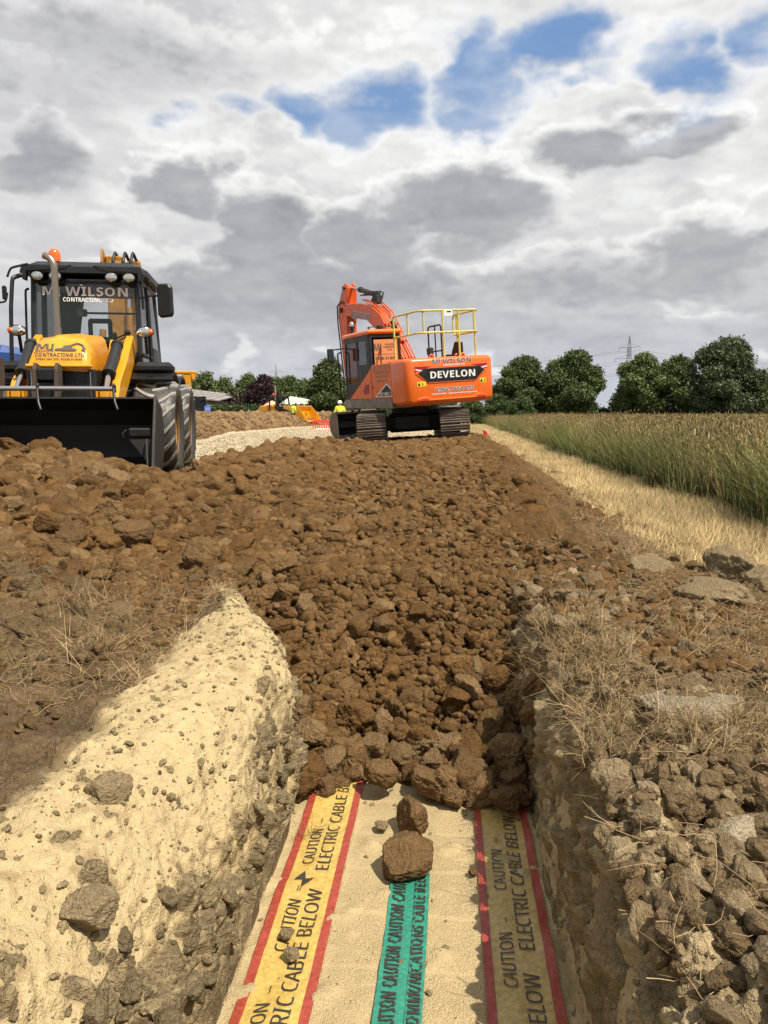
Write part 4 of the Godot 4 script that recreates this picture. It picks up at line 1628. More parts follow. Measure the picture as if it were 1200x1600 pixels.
func build_excavator() -> void:
	var root := thing("excavator", "orange tracked excavator with yellow guard rails standing on the far mound", "excavator", at(Vector3(-0.84, 0.25, -21.20), Vector3(0, 30.0, 4.2)))
	var under := at(Vector3(-0.12, 0, -0.06), Vector3(0, -26.0, 0))
	# --- tracks
	var pad := Geo.new()
	pad.box(Vector3(0, 0.012, 0), Vector3(0.74, 0.022, 0.172), 0.005)
	for q in [-0.062, 0.0, 0.062]:
		pad.box(Vector3(0, 0.034, q), Vector3(0.73, 0.034, 0.016), 0.004)
	for b in [-0.12, 0.12]:
		for q in [-0.032, 0.032]:
			pad.box(Vector3(b, 0.026, q), Vector3(0.03, 0.014, 0.03), 0.004)
	var pad_mesh := pad.mesh()
	for s in [-1.0, 1.0]:
		var g := Geo.new()
		g.side([Vector2(-1.45, 0.12), Vector2(1.45, 0.12), Vector2(1.72, 0.28), Vector2(1.76, 0.46), Vector2(1.62, 0.68), Vector2(1.4, 0.74), Vector2(-1.4, 0.74), Vector2(-1.62, 0.68), Vector2(-1.76, 0.46), Vector2(-1.72, 0.28)], -0.12, 0.12)
		var tr := part(root, "track", g, M.dark_steel, under * at(Vector3(1.05 * s, 0, 0)))
		var total := 2.0 * (2.9 + PI * 0.36)
		var cnt := 43
		for k in cnt:
			var pd := track_path(total * k / cnt + 0.05, 0.36, 1.45, 0.44)
			var p: Vector2 = pd[0]
			var d: Vector2 = pd[1]
			var n := Vector2(d.y, -d.x)
			var bz := Vector3(0, d.y, d.x)
			var by := Vector3(0, n.y, n.x)
			var o := MeshInstance3D.new()
			o.name = "track_pad"
			o.mesh = pad_mesh
			o.material_override = M.track_steel
			o.transform = Transform3D(Basis(by.cross(bz), by, bz), Vector3(0, p.y, p.x))
			tr.add_child(o, true)
		var fr := Geo.new()
		fr.side([Vector2(-1.2, 0.28), Vector2(1.2, 0.28), Vector2(1.1, 0.62), Vector2(-1.1, 0.62)], -0.2, 0.2, 0.02)
		part(tr, "track_frame", fr, M.dark_steel)
		for e in [-1.45, 1.45]:
			var w := Geo.new()
			w.T = at(Vector3(0, 0.44, e), Vector3(0, 0, 90))
			w.lathe([Vector2(0.0, -0.17), Vector2(0.14, -0.17), Vector2(0.16, -0.13), Vector2(0.34, -0.13), Vector2(0.34, 0.13), Vector2(0.16, 0.13), Vector2(0.14, 0.17), Vector2(0.0, 0.17)], 24)
			part(tr, "idler_wheel" if e < 0.0 else "drive_sprocket", w, M.dark_steel)
		for k in 6:
			var w := Geo.new()
			w.T = at(Vector3(0, 0.2, -1.0 + k * 0.4), Vector3(0, 0, 90))
			w.lathe([Vector2(0.0, -0.16), Vector2(0.10, -0.16), Vector2(0.10, 0.16), Vector2(0.0, 0.16)], 14)
			part(tr, "track_roller", w, M.dark_steel)
	var g := Geo.new()
	g.T = under
	g.plan([Vector2(-0.85, -0.95), Vector2(-0.45, -0.7), Vector2(0.45, -0.7), Vector2(0.85, -0.95), Vector2(0.85, 0.95), Vector2(0.45, 0.7), Vector2(-0.45, 0.7), Vector2(-0.85, 0.95)], 0.36, 0.74, 0.03)
	g.box(Vector3(0, 0.55, 0), Vector3(1.2, 0.5, 1.2), 0.04)
	part(root, "undercarriage_frame", g, M.black_paint)
	g = Geo.new()
	g.lathe([Vector2(0.0, 0.74), Vector2(0.62, 0.74), Vector2(0.66, 0.78), Vector2(0.66, 0.93), Vector2(0.0, 0.93)], 32)
	part(root, "slew_ring", g, M.dark_steel)
	# --- deck and counterweight
	g = Geo.new()
	g.plan([Vector2(-1.2, -1.9), Vector2(1.2, -1.6), Vector2(1.22, 1.25), Vector2(-1.22, 1.25)], 0.93, 1.08, 0.02)
	part(root, "revolving_deck", g, M.black_paint, at(Vector3(0, 0.11, 0)))
	var cw := [Vector2(-1.24, 1.16), Vector2(1.24, 1.16), Vector2(1.26, 1.80), Vector2(1.25, 1.90), Vector2(1.21, 1.97), Vector2(1.14, 2.02), Vector2(1.03, 2.04), Vector2(-1.03, 2.04), Vector2(-1.14, 2.02), Vector2(-1.21, 1.97), Vector2(-1.25, 1.90), Vector2(-1.26, 1.80)]
	g = Geo.new()
	var secs := []
	for e in [[0.90, 0.90, -0.10], [0.93, 0.96, -0.05], [0.99, 0.99, -0.012], [1.05, 1.0, 0.0], [1.94, 1.0, 0.0], [1.99, 0.992, -0.012], [2.03, 0.965, -0.05], [2.05, 0.93, -0.1]]:
		var ring := []
		for p in cw:
			ring.append(Vector3(p.x * e[1], e[0], -(-p.y - (e[2] if p.y > 1.5 else 0.0))))
		secs.append(ring)
	for r in secs:
		r.reverse()
	g.loft(secs)
	g.soften(35.0)
	var lift := at(Vector3(0, 0.11, 0))
	var c := part(root, "counterweight", g, M.orange, lift)
	g = Geo.new()
	# the cast step that runs down from the sides to the middle of the rear face
	g.T = at(Vector3(0, 0, 2.038))
	g.prism([Vector2(-0.98, 1.00), Vector2(0.98, 1.00), Vector2(0.98, 1.06), Vector2(0.80, 1.12), Vector2(0.66, 1.10), Vector2(0.60, 1.045), Vector2(-0.60, 1.045), Vector2(-0.66, 1.10), Vector2(-0.80, 1.12), Vector2(-0.98, 1.06)], 0.0, 0.03, 0.012)
	g.prism([Vector2(-1.02, 1.66), Vector2(-0.66, 1.42), Vector2(0.64, 1.42), Vector2(1.02, 1.66), Vector2(1.02, 1.86), Vector2(-1.02, 1.86)], 0.0, 0.018, 0.012)
	part(c, "cast_step", g, M.orange)
	g = Geo.new()
	g.T = at(Vector3(0, 0, 2.0565))
	g.prism([Vector2(-0.95, 1.67), Vector2(-0.68, 1.455), Vector2(0.68, 1.455), Vector2(0.95, 1.69), Vector2(0.78, 1.785), Vector2(-0.78, 1.785)], 0.0, 0.006, 0.002)
	var panel := part(c, "name_panel", g, M.black_paint)
	letters(panel, "DEVELON", 0.165, M.white_print, at(Vector3(0.02, 1.618, 2.0645)), 1.28, true, 0.003)
	outline_text(c, "MJ WILSON", 0.10, 1.10, Vector3(0.02, 1.945, 2.042), M.grey_print, M.white_print)
	letters(c, "CONTRACTING LTD", 0.042, M.white_print, at(Vector3(0.06, 1.845, 2.0582)), 0.62, true, 0.002)
	outline_text(c, "07967 304 372", 0.105, 1.10, Vector3(0.06, 1.255, 2.042), M.grey_print, M.white_print)
	letters(c, "01636 814695   mjwilsoncontracting.co.uk", 0.035, M.white_print, at(Vector3(0.06, 1.155, 2.043)), 1.30, true, 0.002)
	for s in [-1.0, 1.0]:
		g = Geo.new()
		g.T = at(Vector3(0, 0, 2.0565))
		g.prism([Vector2(s * 1.02, 1.84), Vector2(s * 0.56, 1.835), Vector2(s * 0.735, 1.79), Vector2(s * 1.02, 1.715)], 0.0, 0.003)
		part(c, "maroon_flash", g, M.maroon_print)
		g = Geo.new()
		g.T = at(Vector3(0, 0, 2.0575))
		g.prism([Vector2(s * 1.02, 1.785), Vector2(s * 0.78, 1.74), Vector2(s * 0.70, 1.735), Vector2(s * 0.80, 1.715), Vector2(s * 1.02, 1.755)], 0.0, 0.003)
		part(c, "white_flash", g, M.white_print)
		g = Geo.new()
		g.T = at(Vector3(0, 0, 2.042))
		g.prism([Vector2(s * 0.985, 1.36), Vector2(s * 0.735, 1.36), Vector2(s * 0.735, 1.48), Vector2(s * 0.985, 1.48)] if s < 0.0 else [Vector2(0.80, 1.36), Vector2(0.985, 1.36), Vector2(0.985, 1.48), Vector2(0.80, 1.48)], 0.0, 0.003)
		var lb := part(c, "warning_label", g, M.label_yellow)
		g = Geo.new()
		var cx: float = s * (0.93 if s < 0.0 else 0.85)
		g.T = at(Vector3(cx, 1.42, 2.046))
		g.prism([Vector2(-0.045, -0.04), Vector2(0.045, -0.04), Vector2(0.0, 0.045)], 0.0, 0.001)
		g.T = at(Vector3(cx + 0.11, 1.42, 2.046))
		g.prism([Vector2(-0.03, -0.03), Vector2(0.01, -0.03), Vector2(-0.01, 0.04)], 0.0, 0.001)
		part(lb, "warning_symbol", g, M.black_print)
		g = Geo.new()
		g.box(Vector3(s * 0.82, 1.035, 2.07), Vector3(0.24, 0.055, 0.012), 0.004)
		part(c, "rear_reflector", g, M.red_lens)
	# --- engine housing
	g = Geo.new()
	g.box(Vector3(0.1, 1.52, 0.62), Vector3(2.24, 0.9, 1.06), 0.03)
	g.box(Vector3(0.12, 2.0, 0.72), Vector3(2.2, 0.09, 0.9), 0.03)
	part(root, "engine_cover", g, M.orange, lift)
	g = Geo.new()
	g.side([Vector2(1.155, 1.12), Vector2(1.155, 2.0), Vector2(0.05, 2.0), Vector2(-0.30, 1.78), Vector2(-1.62, 1.12)], -1.245, -1.205, 0.012)
	var sp := part(root, "side_panel", g, M.orange, lift)
	g = Geo.new()
	g.side([Vector2(0.15, 1.16), Vector2(0.88, 1.50), Vector2(1.13, 1.36), Vector2(1.13, 1.16)], -1.252, -1.246)
	part(sp, "vent_border", g, M.white_print)
	g = Geo.new()
	g.side([Vector2(0.28, 1.18), Vector2(0.88, 1.46), Vector2(1.11, 1.33), Vector2(1.11, 1.18)], -1.256, -1.251)
	part(sp, "side_vent", g, M.black_paint)
	letters(sp, "DX 140LC", 0.085, M.white_print, at(Vector3(-1.259, 1.235, 0.76), Vector3(0, -90, 0)), 0.60, true, 0.002)
	for k in 4:
		letters(sp, ["MJ WILSON", "CONTRACTING LTD", "PLANT HIRE", "07967 304 372"][k], [0.12, 0.07, 0.07, 0.06][k], M.faded_print, at(Vector3(-1.249, [1.91, 1.79, 1.68, 1.57][k], 0.60), Vector3(0, -90, 0)), [0.98, 0.9, 0.72, 0.62][k], true, 0.002)
	g = Geo.new()
	g.side([Vector2(-0.62, 1.33), Vector2(-0.45, 1.50), Vector2(-0.22, 1.50), Vector2(-0.22, 1.28), Vector2(-0.55, 1.24)], -1.25, -1.246)
	g.box(Vector3(-1.248, 1.56, -0.03), Vector3(0.006, 0.84, 0.012))
	g.box(Vector3(-1.252, 1.42, 0.03), Vector3(0.014, 0.07, 0.025), 0.004)
	part(sp, "panel_recess", g, M.maroon_print)
	g = Geo.new()
	g.side([Vector2(1.15, 0.86), Vector2(1.15, 1.115), Vector2(-1.57, 1.115), Vector2(-1.46, 0.88)], -1.255, -1.16, 0.012)
	part(root, "side_skirt", g, M.skirt_grey, lift)
	g = Geo.new()
	g.side([Vector2(-1.47, 0.88), Vector2(-1.57, 1.12), Vector2(-2.02, 1.12), Vector2(-2.05, 1.0), Vector2(-1.92, 0.86)], -1.25, -0.95, 0.02)
	part(root, "step_box", g, plain("step_grey", lin(0.30, 0.27, 0.22), 0.7), lift)
	# right side housing with tank
	g = Geo.new()
	g.box(Vector3(0.86, 1.42, -0.65), Vector3(0.72, 0.72, 1.5), 0.04)
	part(root, "fuel_tank", g, M.orange, lift)
	# --- cab
	build_excavator_cab(root)
	build_excavator_boom(root)
	# --- guard rails on the engine cover
	var rail := part(root, "guard_rail", rail_geo(), M.rail_yellow, at(Vector3(0.16, 0.11, 0)))
	g = Geo.new()
	g.box(Vector3(-0.30 + 0.28, 3.13, 1.775), Vector3(0.24, 0.16, 0.006))
	part(rail, "rail_plate", g, M.white_plastic)
	g = Geo.new()
	g.box(Vector3(-0.0, 3.15, 1.7795), Vector3(0.12, 0.035, 0.002))
	part(rail, "plate_print", g, M.black_print)
	g = Geo.new()
	var bx := 0.98
	g.tube(arc_path([Vector3(bx, 1.8, -0.1), Vector3(bx, 2.95, -0.1), Vector3(bx, 3.0, -0.16), Vector3(bx, 3.0, -0.78), Vector3(bx, 2.95, -0.84), Vector3(bx, 1.8, -0.84)]), 0.024, 8)
	g.tube([Vector3(bx, 2.3, -0.1), Vector3(bx, 2.3, -0.84)], 0.02, 8)
	g.tube([Vector3(bx, 1.8, -0.45), Vector3(bx, 3.0, -0.45)], 0.02, 8)
	part(root, "step_handrail", g, M.black_paint, lift)
	g = Geo.new()
	g.side([Vector2(1.0, 2.03), Vector2(1.35, 2.03), Vector2(1.33, 2.42), Vector2(1.18, 2.45), Vector2(1.02, 2.2)], 0.62, 0.80, 0.02)
	part(root, "air_intake", g, M.black_paint, lift)
	g = Geo.new()
	g.T = at(Vector3(0.0, 2.03, 1.0))
	g.lathe([Vector2(0.0, 0.0), Vector2(0.06, 0.0), Vector2(0.06, 0.12), Vector2(0.09, 0.13), Vector2(0.09, 0.28), Vector2(0.05, 0.31), Vector2(0.0, 0.31)], 14)
	part(root, "exhaust_pipe", g, M.dark_steel, lift)
	for p in [[-0.38, 1.75], [0.52, 1.75], [0.6, 1.3]]:
		g = Geo.new()
		g.T = at(Vector3(p[0], 2.02, p[1]))
		g.tube(arc_path([Vector3(-0.05, 0, 0), Vector3(-0.05, 0.08, 0), Vector3(0.0, 0.11, 0), Vector3(0.05, 0.08, 0), Vector3(0.05, 0, 0)]), 0.02, 8)
		part(root, "lifting_eye", g, M.orange, lift)
	g = Geo.new()
	g.box(Vector3(0.35, 2.08, 1.3), Vector3(0.28, 0.08, 0.3), 0.03)
	part(root, "grab_plate", g, M.black_paint, lift)


func arc_path(p: Array) -> Array:
	var out := []
	for i in p.size():
		if i == 0 or i == p.size() - 1:
			out.append(p[i])
			continue
		var a: Vector3 = p[i].lerp(p[i - 1], minf(0.4, 0.05 / maxf(0.001, p[i].distance_to(p[i - 1]))))
		var b: Vector3 = p[i].lerp(p[i + 1], minf(0.4, 0.05 / maxf(0.001, p[i].distance_to(p[i + 1]))))
		out.append(a)
		out.append(a.lerp(p[i], 0.6).lerp(b.lerp(p[i], 0.6), 0.5))
		out.append(b)
	return out


func rail_geo() -> Geo:
	var g := Geo.new()
	var z1 := 1.74
	var z0 := 0.30
	for y in [3.19, 2.66]:
		g.tube(arc_path([Vector3(-0.82, y, z0), Vector3(-0.82, y, z1 - 0.12), Vector3(-0.72, y, z1), Vector3(0.80, y, z1), Vector3(0.90, y, z1 - 0.12), Vector3(0.90, y, z1 - 0.3)]), 0.025, 8)
	g.tube(arc_path([Vector3(0.90, 3.19, z1 - 0.3), Vector3(0.90, 3.19, 0.50), Vector3(0.90, 3.10, 0.42), Vector3(0.90, 2.75, 0.42), Vector3(0.90, 2.66, 0.50), Vector3(0.90, 2.66, z1 - 0.3)]), 0.025, 8)
	for p in [[-0.82, z0, 2.0], [-0.82, 1.1, 2.66], [-0.70, z1 - 0.03, 2.66], [-0.17, z1, 2.0], [0.28, z1, 2.0], [0.74, z1, 2.66], [0.90, 1.5, 2.0], [0.90, 0.62, 2.0]]:
		g.tube([Vector3(p[0], p[2], p[1]), Vector3(p[0], 3.19, p[1])], 0.026, 8)
	return g


func build_excavator_cab(root: Node) -> void:
	var x0 := -1.23
	var x1 := -0.27
	var zr := -0.12
	var zf := -1.92
	var y0 := 1.06
	var y1 := 2.76
	var g := Geo.new()
	g.box(Vector3((x0 + x1) / 2, y0 + 0.06, (zr + zf) / 2), Vector3(x1 - x0, 0.12, zr - zf), 0.02)
	# pillars
	g.bar(Vector3(x0 + 0.05, y0, zr - 0.10), Vector3(x0 + 0.07, y1, zr - 0.12), 0.10, 0.24, 0.02, Vector3.BACK)
	g.bar(Vector3(x1 - 0.05, y0, zr - 0.06), Vector3(x1 - 0.05, y1, zr - 0.06), 0.10, 0.12, 0.02, Vector3.BACK)
	g.bar(Vector3(x0 + 0.04, y0, zf + 0.05), Vector3(x0 + 0.06, y1, zf + 0.16), 0.08, 0.10, 0.02, Vector3.BACK)
	g.bar(Vector3(x1 - 0.04, y0, zf + 0.05), Vector3(x1 - 0.06, y1, zf + 0.16), 0.08, 0.10, 0.02, Vector3.BACK)
	g.bar(Vector3(x0 + 0.035, y0, -0.98), Vector3(x0 + 0.05, y1, -0.98), 0.06, 0.12, 0.015, Vector3.BACK)
	g.box(Vector3(x0 + 0.05, y1 - 0.06, (zr + zf) / 2), Vector3(0.09, 0.14, zr - zf - 0.1), 0.02)
	g.box(Vector3(x1 - 0.05, y1 - 0.06, (zr + zf) / 2), Vector3(0.09, 0.14, zr - zf - 0.1), 0.02)
	g.box(Vector3((x0 + x1) / 2, y1 - 0.04, zr - 0.05), Vector3(x1 - x0, 0.10, 0.09), 0.02)
	g.box(Vector3((x0 + x1) / 2, y1 - 0.04, zf + 0.16), Vector3(x1 - x0, 0.10, 0.09), 0.02)
	# lower rear wall and lower door
	g.box(Vector3((x0 + x1) / 2, 1.42, zr - 0.04), Vector3(x1 - x0 - 0.02, 0.72, 0.06), 0.01)
	g.box(Vector3(x0 + 0.035, 1.30, -1.42), Vector3(0.05, 0.42, 0.78), 0.01)
	g.box(Vector3(x0 + 0.035, 1.55, -0.60), Vector3(0.05, 0.9, 0.66), 0.01)
	g.box(Vector3(x1 - 0.04, 1.5, (zr + zf) / 2), Vector3(0.05, 0.8, zr - zf - 0.1), 0.01)
	var cab := part(root, "cab", g, M.cab_grey, at(Vector3(0, 0.15, 0)))
	g = Geo.new()
	var rp := [Vector2(x0 - 0.02, zr + 0.05), Vector2(x1 + 0.03, zr + 0.05), Vector2(x1 + 0.03, zf + 0.05), Vector2(x0 - 0.02, zf + 0.05)]
	g.plan(rp, y1 + 0.01, y1 + 0.13, 0.045)
	part(cab, "cab_roof", g, M.orange_cap)
	g = Geo.new()
	g.box(Vector3((x0 + x1) / 2 + 0.02, 2.19, zr + 0.006), Vector3(x1 - x0 - 0.26, 0.86, 0.012), 0.004)
	var rw := part(cab, "rear_window_panel", g, M.panel_orange)
	letters(rw, "MJ", 0.19, M.grey_print, at(Vector3(-0.97, 2.42, zr + 0.016)), 0.22, true, 0.002)
	for k in 3:
		letters(rw, ["WILSON", "CONTRACTING", "LTD"][k], 0.04, M.grey_print, at(Vector3(-0.62, 2.49 - 0.07 * k, zr + 0.016)), [0.26, 0.36, 0.14][k], true, 0.002)
	letters(rw, "01636 814695", 0.075, M.grey_print, at(Vector3(-0.74, 2.13, zr + 0.016)), 0.62, true, 0.002)
	g = Geo.new()
	g.box(Vector3(-0.74, 2.235, zr + 0.0155), Vector3(0.66, 0.008, 0.003))
	part(rw, "printed_line", g, M.grey_print)
	g = Geo.new()
	g.quad(Vector3(x0 + 0.02, 1.5, -1.80), Vector3(x0 + 0.02, 1.5, -1.04), Vector3(x0 + 0.04, y1 - 0.12, -1.04), Vector3(x0 + 0.04, y1 - 0.12, -1.75))
	part(cab, "door_window", g, M.dark_glass)
	g = Geo.new()
	g.quad(Vector3(x0 + 0.02, 1.98, -0.92), Vector3(x0 + 0.02, 1.98, -0.30), Vector3(x0 + 0.04, y1 - 0.12, -0.30), Vector3(x0 + 0.04, y1 - 0.12, -0.92))
	part(cab, "side_window", g, M.dark_glass)
	g = Geo.new()
	g.quad(Vector3(x1 - 0.04, 1.9, zr - 0.1), Vector3(x1 - 0.04, 1.9, zf + 0.1), Vector3(x1 - 0.05, y1 - 0.1, zf + 0.2), Vector3(x1 - 0.05, y1 - 0.1, zr - 0.1))
	part(cab, "far_window", g, M.dark_glass)
	g = Geo.new()
	g.quad(Vector3(x1 - 0.06, 1.2, zf + 0.03), Vector3(x0 + 0.06, 1.2, zf + 0.03), Vector3(x0 + 0.06, y1 - 0.1, zf + 0.14), Vector3(x1 - 0.06, y1 - 0.1, zf + 0.14))
	part(cab, "windscreen", g, M.dark_glass)
	g = Geo.new()
	g.box(Vector3(-0.75, 1.55, -0.85), Vector3(0.5, 0.14, 0.5), 0.04)
	g.box(Vector3(-0.75, 1.98, -0.58), Vector3(0.48, 0.75, 0.12), 0.04)
	part(cab, "operator_seat", g, M.seat_black)
	# grab pole and mirror
	g = Geo.new()
	g.tube(arc_path([Vector3(x0 - 0.02, 2.42, zf - 0.02), Vector3(x0 - 0.14, 2.40, zf - 0.06), Vector3(x0 - 0.14, 1.12, zf - 0.02), Vector3(x0 - 0.02, 1.08, zf)]), 0.022, 8)
	part(cab, "grab_rail", g, M.black_paint)
	g = Geo.new()
	g.tube([Vector3(x0, 2.52, zf + 0.1), Vector3(x0 - 0.30, 2.50, zf - 0.05)], 0.018, 8)
	part(cab, "mirror_arm", g, M.black_paint)
	g = Geo.new()
	g.box(Vector3(x0 - 0.36, 2.36, zf - 0.05), Vector3(0.20, 0.36, 0.08), 0.03)
	var mi := part(cab, "mirror", g, M.black_paint)
	g = Geo.new()
	g.box(Vector3(x0 - 0.36, 2.36, zf - 0.007), Vector3(0.16, 0.31, 0.006))
	part(mi, "mirror_glass", g, plain("dim_mirror", lin(0.05, 0.06, 0.065), 0.25, 0.3))
	# things on the roof
	for p in [Vector3(-1.05, 0, -1.55), Vector3(-0.36, 0, -0.35)]:
		g = Geo.new()
		g.T = at(Vector3(p.x, y1 + 0.12, p.z))
		g.lathe([Vector2(0.0, 0.0), Vector2(0.05, 0.0), Vector2(0.04, 0.16), Vector2(0.075, 0.17), Vector2(0.075, 0.22), Vector2(0.0, 0.22)], 14)
		var b := part(cab, "beacon_base", g, M.black_paint)
		g = Geo.new()
		g.T = at(Vector3(p.x, y1 + 0.34, p.z))
		g.lathe([Vector2(0.06, 0.0), Vector2(0.065, 0.06), Vector2(0.045, 0.12), Vector2(0.0, 0.14)], 14, true)
		part(b, "beacon_lens", g, M.clear_lens)
	for p in [Vector3(-0.86, 0.06, -0.16), Vector3(-0.42, 0.06, -0.16)]:
		g = Geo.new()
		g.box(Vector3(p.x, y1 + 0.13 + p.y, p.z), Vector3(0.13, 0.12, 0.09), 0.025)
		part(cab, "work_lamp", g, M.black_paint)
	g = Geo.new()
	g.tube([Vector3(-1.15, y1 + 0.20, -0.2), Vector3(-0.32, y1 + 0.20, -0.2)], 0.014, 6)
	for q in [-1.15, -0.74, -0.32]:
		g.tube([Vector3(q, y1 + 0.1, -0.2), Vector3(q, y1 + 0.2, -0.2)], 0.014, 6)
	part(cab, "lamp_bar", g, M.black_paint)


func build_excavator_boom(root: Node) -> void:
	var bx := 0.12
	var poly := []
	for p in [[0.10, 1.55], [0.40, 1.28], [0.80, 1.55], [2.30, 3.46], [3.0, 3.84], [4.55, 4.14], [5.05, 4.22], [5.10, 4.46], [4.90, 4.62], [3.25, 4.42], [2.55, 4.24], [1.90, 3.88], [0.25, 1.95]]:
		poly.append(Vector2(-p[0], p[1]))
	var g := Geo.new()
	g.side(poly, bx - 0.21, bx + 0.21, 0.02)
	var fold := Transform3D(Basis.from_scale(Vector3(1, 0.87, 0.90)), Vector3(0, 0.19, 0))
	var boom := part(root, "boom", g, M.orange_boom, fold)
	outline_text(boom, "MJ WILSON", 0.22, 1.5, Vector3(bx - 0.213, 4.02, -3.4), M.grey_print, M.white_print, Vector3(0, -90, -10))
	# arm
	poly = []
	for p in [[4.50, 5.12], [4.72, 5.26], [4.92, 5.20], [5.40, 4.62], [5.48, 4.20], [5.22, 1.50], [4.95, 1.40], [4.86, 1.6], [4.74, 3.9], [4.60, 4.55]]:
		poly.append(Vector2(-p[0], p[1]))
	g = Geo.new()
	g.side(poly, bx - 0.17, bx + 0.17, 0.02)
	var arm := part(root, "dipper_arm", g, M.orange_boom, fold)
	g = Geo.new()
	g.T = at(Vector3(bx, 4.40, -5.02), Vector3(0, 0, 90))
	g.lathe([Vector2(0, -0.28), Vector2(0.09, -0.28), Vector2(0.09, 0.28), Vector2(0, 0.28)], 14)
	g.T = at(Vector3(bx, 5.16, -4.74), Vector3(0, 0, 90))
	g.lathe([Vector2(0, -0.22), Vector2(0.07, -0.22), Vector2(0.07, 0.22), Vector2(0, 0.22)], 14)
	part(arm, "pivot_pin", g, M.dark_steel)
	for s in [-0.12, 0.12]:
		g = Geo.new()
		g.side([Vector2(-4.60, 4.6), Vector2(-5.1, 4.75), Vector2(-4.9, 5.24), Vector2(-4.7, 5.32), Vector2(-4.52, 5.18)], bx + s - 0.025, bx + s + 0.025, 0.006)
		part(arm, "cylinder_bracket", g, M.orange_boom)
	# cylinders
	g = Geo.new()
	g.tube([Vector3(bx, 4.58, -2.45), Vector3(bx, 4.95, -3.75)], 0.085, 14)
	g.tube([Vector3(bx, 4.94, -3.72), Vector3(bx, 4.96, -3.80)], 0.10, 14)
	g.box(Vector3(bx, 4.45, -2.5), Vector3(0.2, 0.3, 0.3), 0.03)
	var cy := part(boom, "arm_cylinder", g, M.dark_steel)
	g = Geo.new()
	g.tube([Vector3(bx, 4.95, -3.75), Vector3(bx, 5.18, -4.74)], 0.045, 10)
	part(cy, "piston_rod", g, M.bright_steel)
	for s in [-1.0, 1.0]:
		g = Geo.new()
		var a := Vector3(bx + s * 0.30, 1.25, -0.85)
		var b := Vector3(bx + s * 0.30, 2.55, -1.95)
		var e := Vector3(bx + s * 0.30, 3.55, -2.65)
		g.tube([a, b], 0.075, 12)
		cy = part(boom, "boom_cylinder", g, M.orange_boom)
		g = Geo.new()
		g.tube([b, e], 0.045, 10)
		part(cy, "piston_rod", g, M.bright_steel)
	# pipes along the back of the boom
	for k in 4:
		var px: float = bx + [-0.19, -0.09, 0.10, 0.19][k]
		g = Geo.new()
		g.tube(arc_path([Vector3(px, 2.02, -0.16), Vector3(px, 3.98, -1.86), Vector3(px, 4.34, -2.5), Vector3(px, 4.54, -3.2)]), 0.024, 7)
		part(boom, "hydraulic_pipe", g, M.orange_boom)
	for t in [0.2, 0.5, 0.8]:
		g = Geo.new()
		g.box(Vector3(bx, 1.98 + 1.95 * t, -0.2 - 1.68 * t), Vector3(0.46, 0.06, 0.08), 0.01)
		part(boom, "pipe_clamp", g, M.maroon_print)
	g = Geo.new()
	for k in 4:
		var px: float = bx - 0.15 + 0.1 * k
		g.tube([Vector3(px, 4.40, -2.55), Vector3(px, 4.66, -2.35), Vector3(px, 4.74, -2.62), Vector3(px, 4.70, -3.0), Vector3(px * 0.8 + 0.02, 4.72, -3.5)], 0.022, 7)
	for s in [-0.2, 0.2]:
		g.tube([Vector3(bx + s, 4.5, -4.6), Vector3(bx + s * 1.0, 4.72, -5.05), Vector3(bx + s * 1.0, 4.60, -5.42), Vector3(bx + s, 4.0, -5.48), Vector3(bx + s, 2.6, -5.34), Vector3(bx + s, 1.9, -5.27)], 0.022, 7)
	part(boom, "hydraulic_hose", g, M.black_paint)
	g = Geo.new()
	g.box(Vector3(bx - 0.26, 3.35, -1.9), Vector3(0.09, 0.16, 0.22), 0.03)
	g.tube([Vector3(bx - 0.24, 3.0, -1.75), Vector3(bx - 0.26, 3.3, -1.9)], 0.018, 6)
	part(boom, "boom_lamp", g, M.black_paint)
	# wide ditching bucket standing on the ground ahead, its mouth to the machine
	var arc := [[-4.98, 0.98], [-5.30, 1.00], [-5.55, 0.86], [-5.68, 0.62], [-5.66, 0.38], [-5.50, 0.16], [-5.22, 0.02], [-4.95, -0.06]]
	var outer := []
	var inner := []
	for q in arc:
		outer.append(Vector2(q[0], q[1]))
		inner.push_front(Vector2(lerpf(q[0], -5.15, 0.06), lerpf(q[1], 0.5, 0.06)))
	g = Geo.new()
	for k in arc.size() - 1:
		var q0: Vector2 = outer[k]
		var q1: Vector2 = outer[k + 1]
		var r0: Vector2 = inner[arc.size() - 1 - k]
		var r1: Vector2 = inner[arc.size() - 2 - k]
		g.side([q0, q1, r1, r0], bx - 0.70, bx + 0.70)
	var bk := part(root, "ditching_bucket", g, M.black_paint, Transform3D(Basis.from_scale(Vector3(1, 0.88, 1)), Vector3(0, -0.06, 0.6)))
	for e in [-0.70, 0.70]:
		g = Geo.new()
		g.side(outer, bx + e - 0.014, bx + e + 0.014)
		part(bk, "bucket_cheek", g, M.track_steel)
	g = Geo.new()
	g.box(Vector3(bx, 0.97, -5.05), Vector3(1.43, 0.10, 0.12), 0.02)
	part(bk, "bucket_lip", g, M.track_steel)
	g = Geo.new()
	for e in [-0.12, 0.12]:
		g.side([Vector2(-4.9, 0.95), Vector2(-5.3, 0.95), Vector2(-5.3, 1.35), Vector2(-5.1, 1.52), Vector2(-4.95, 1.4)], bx + e - 0.02, bx + e + 0.02)
	part(bk, "bucket_hanger", g, M.dark_steel)


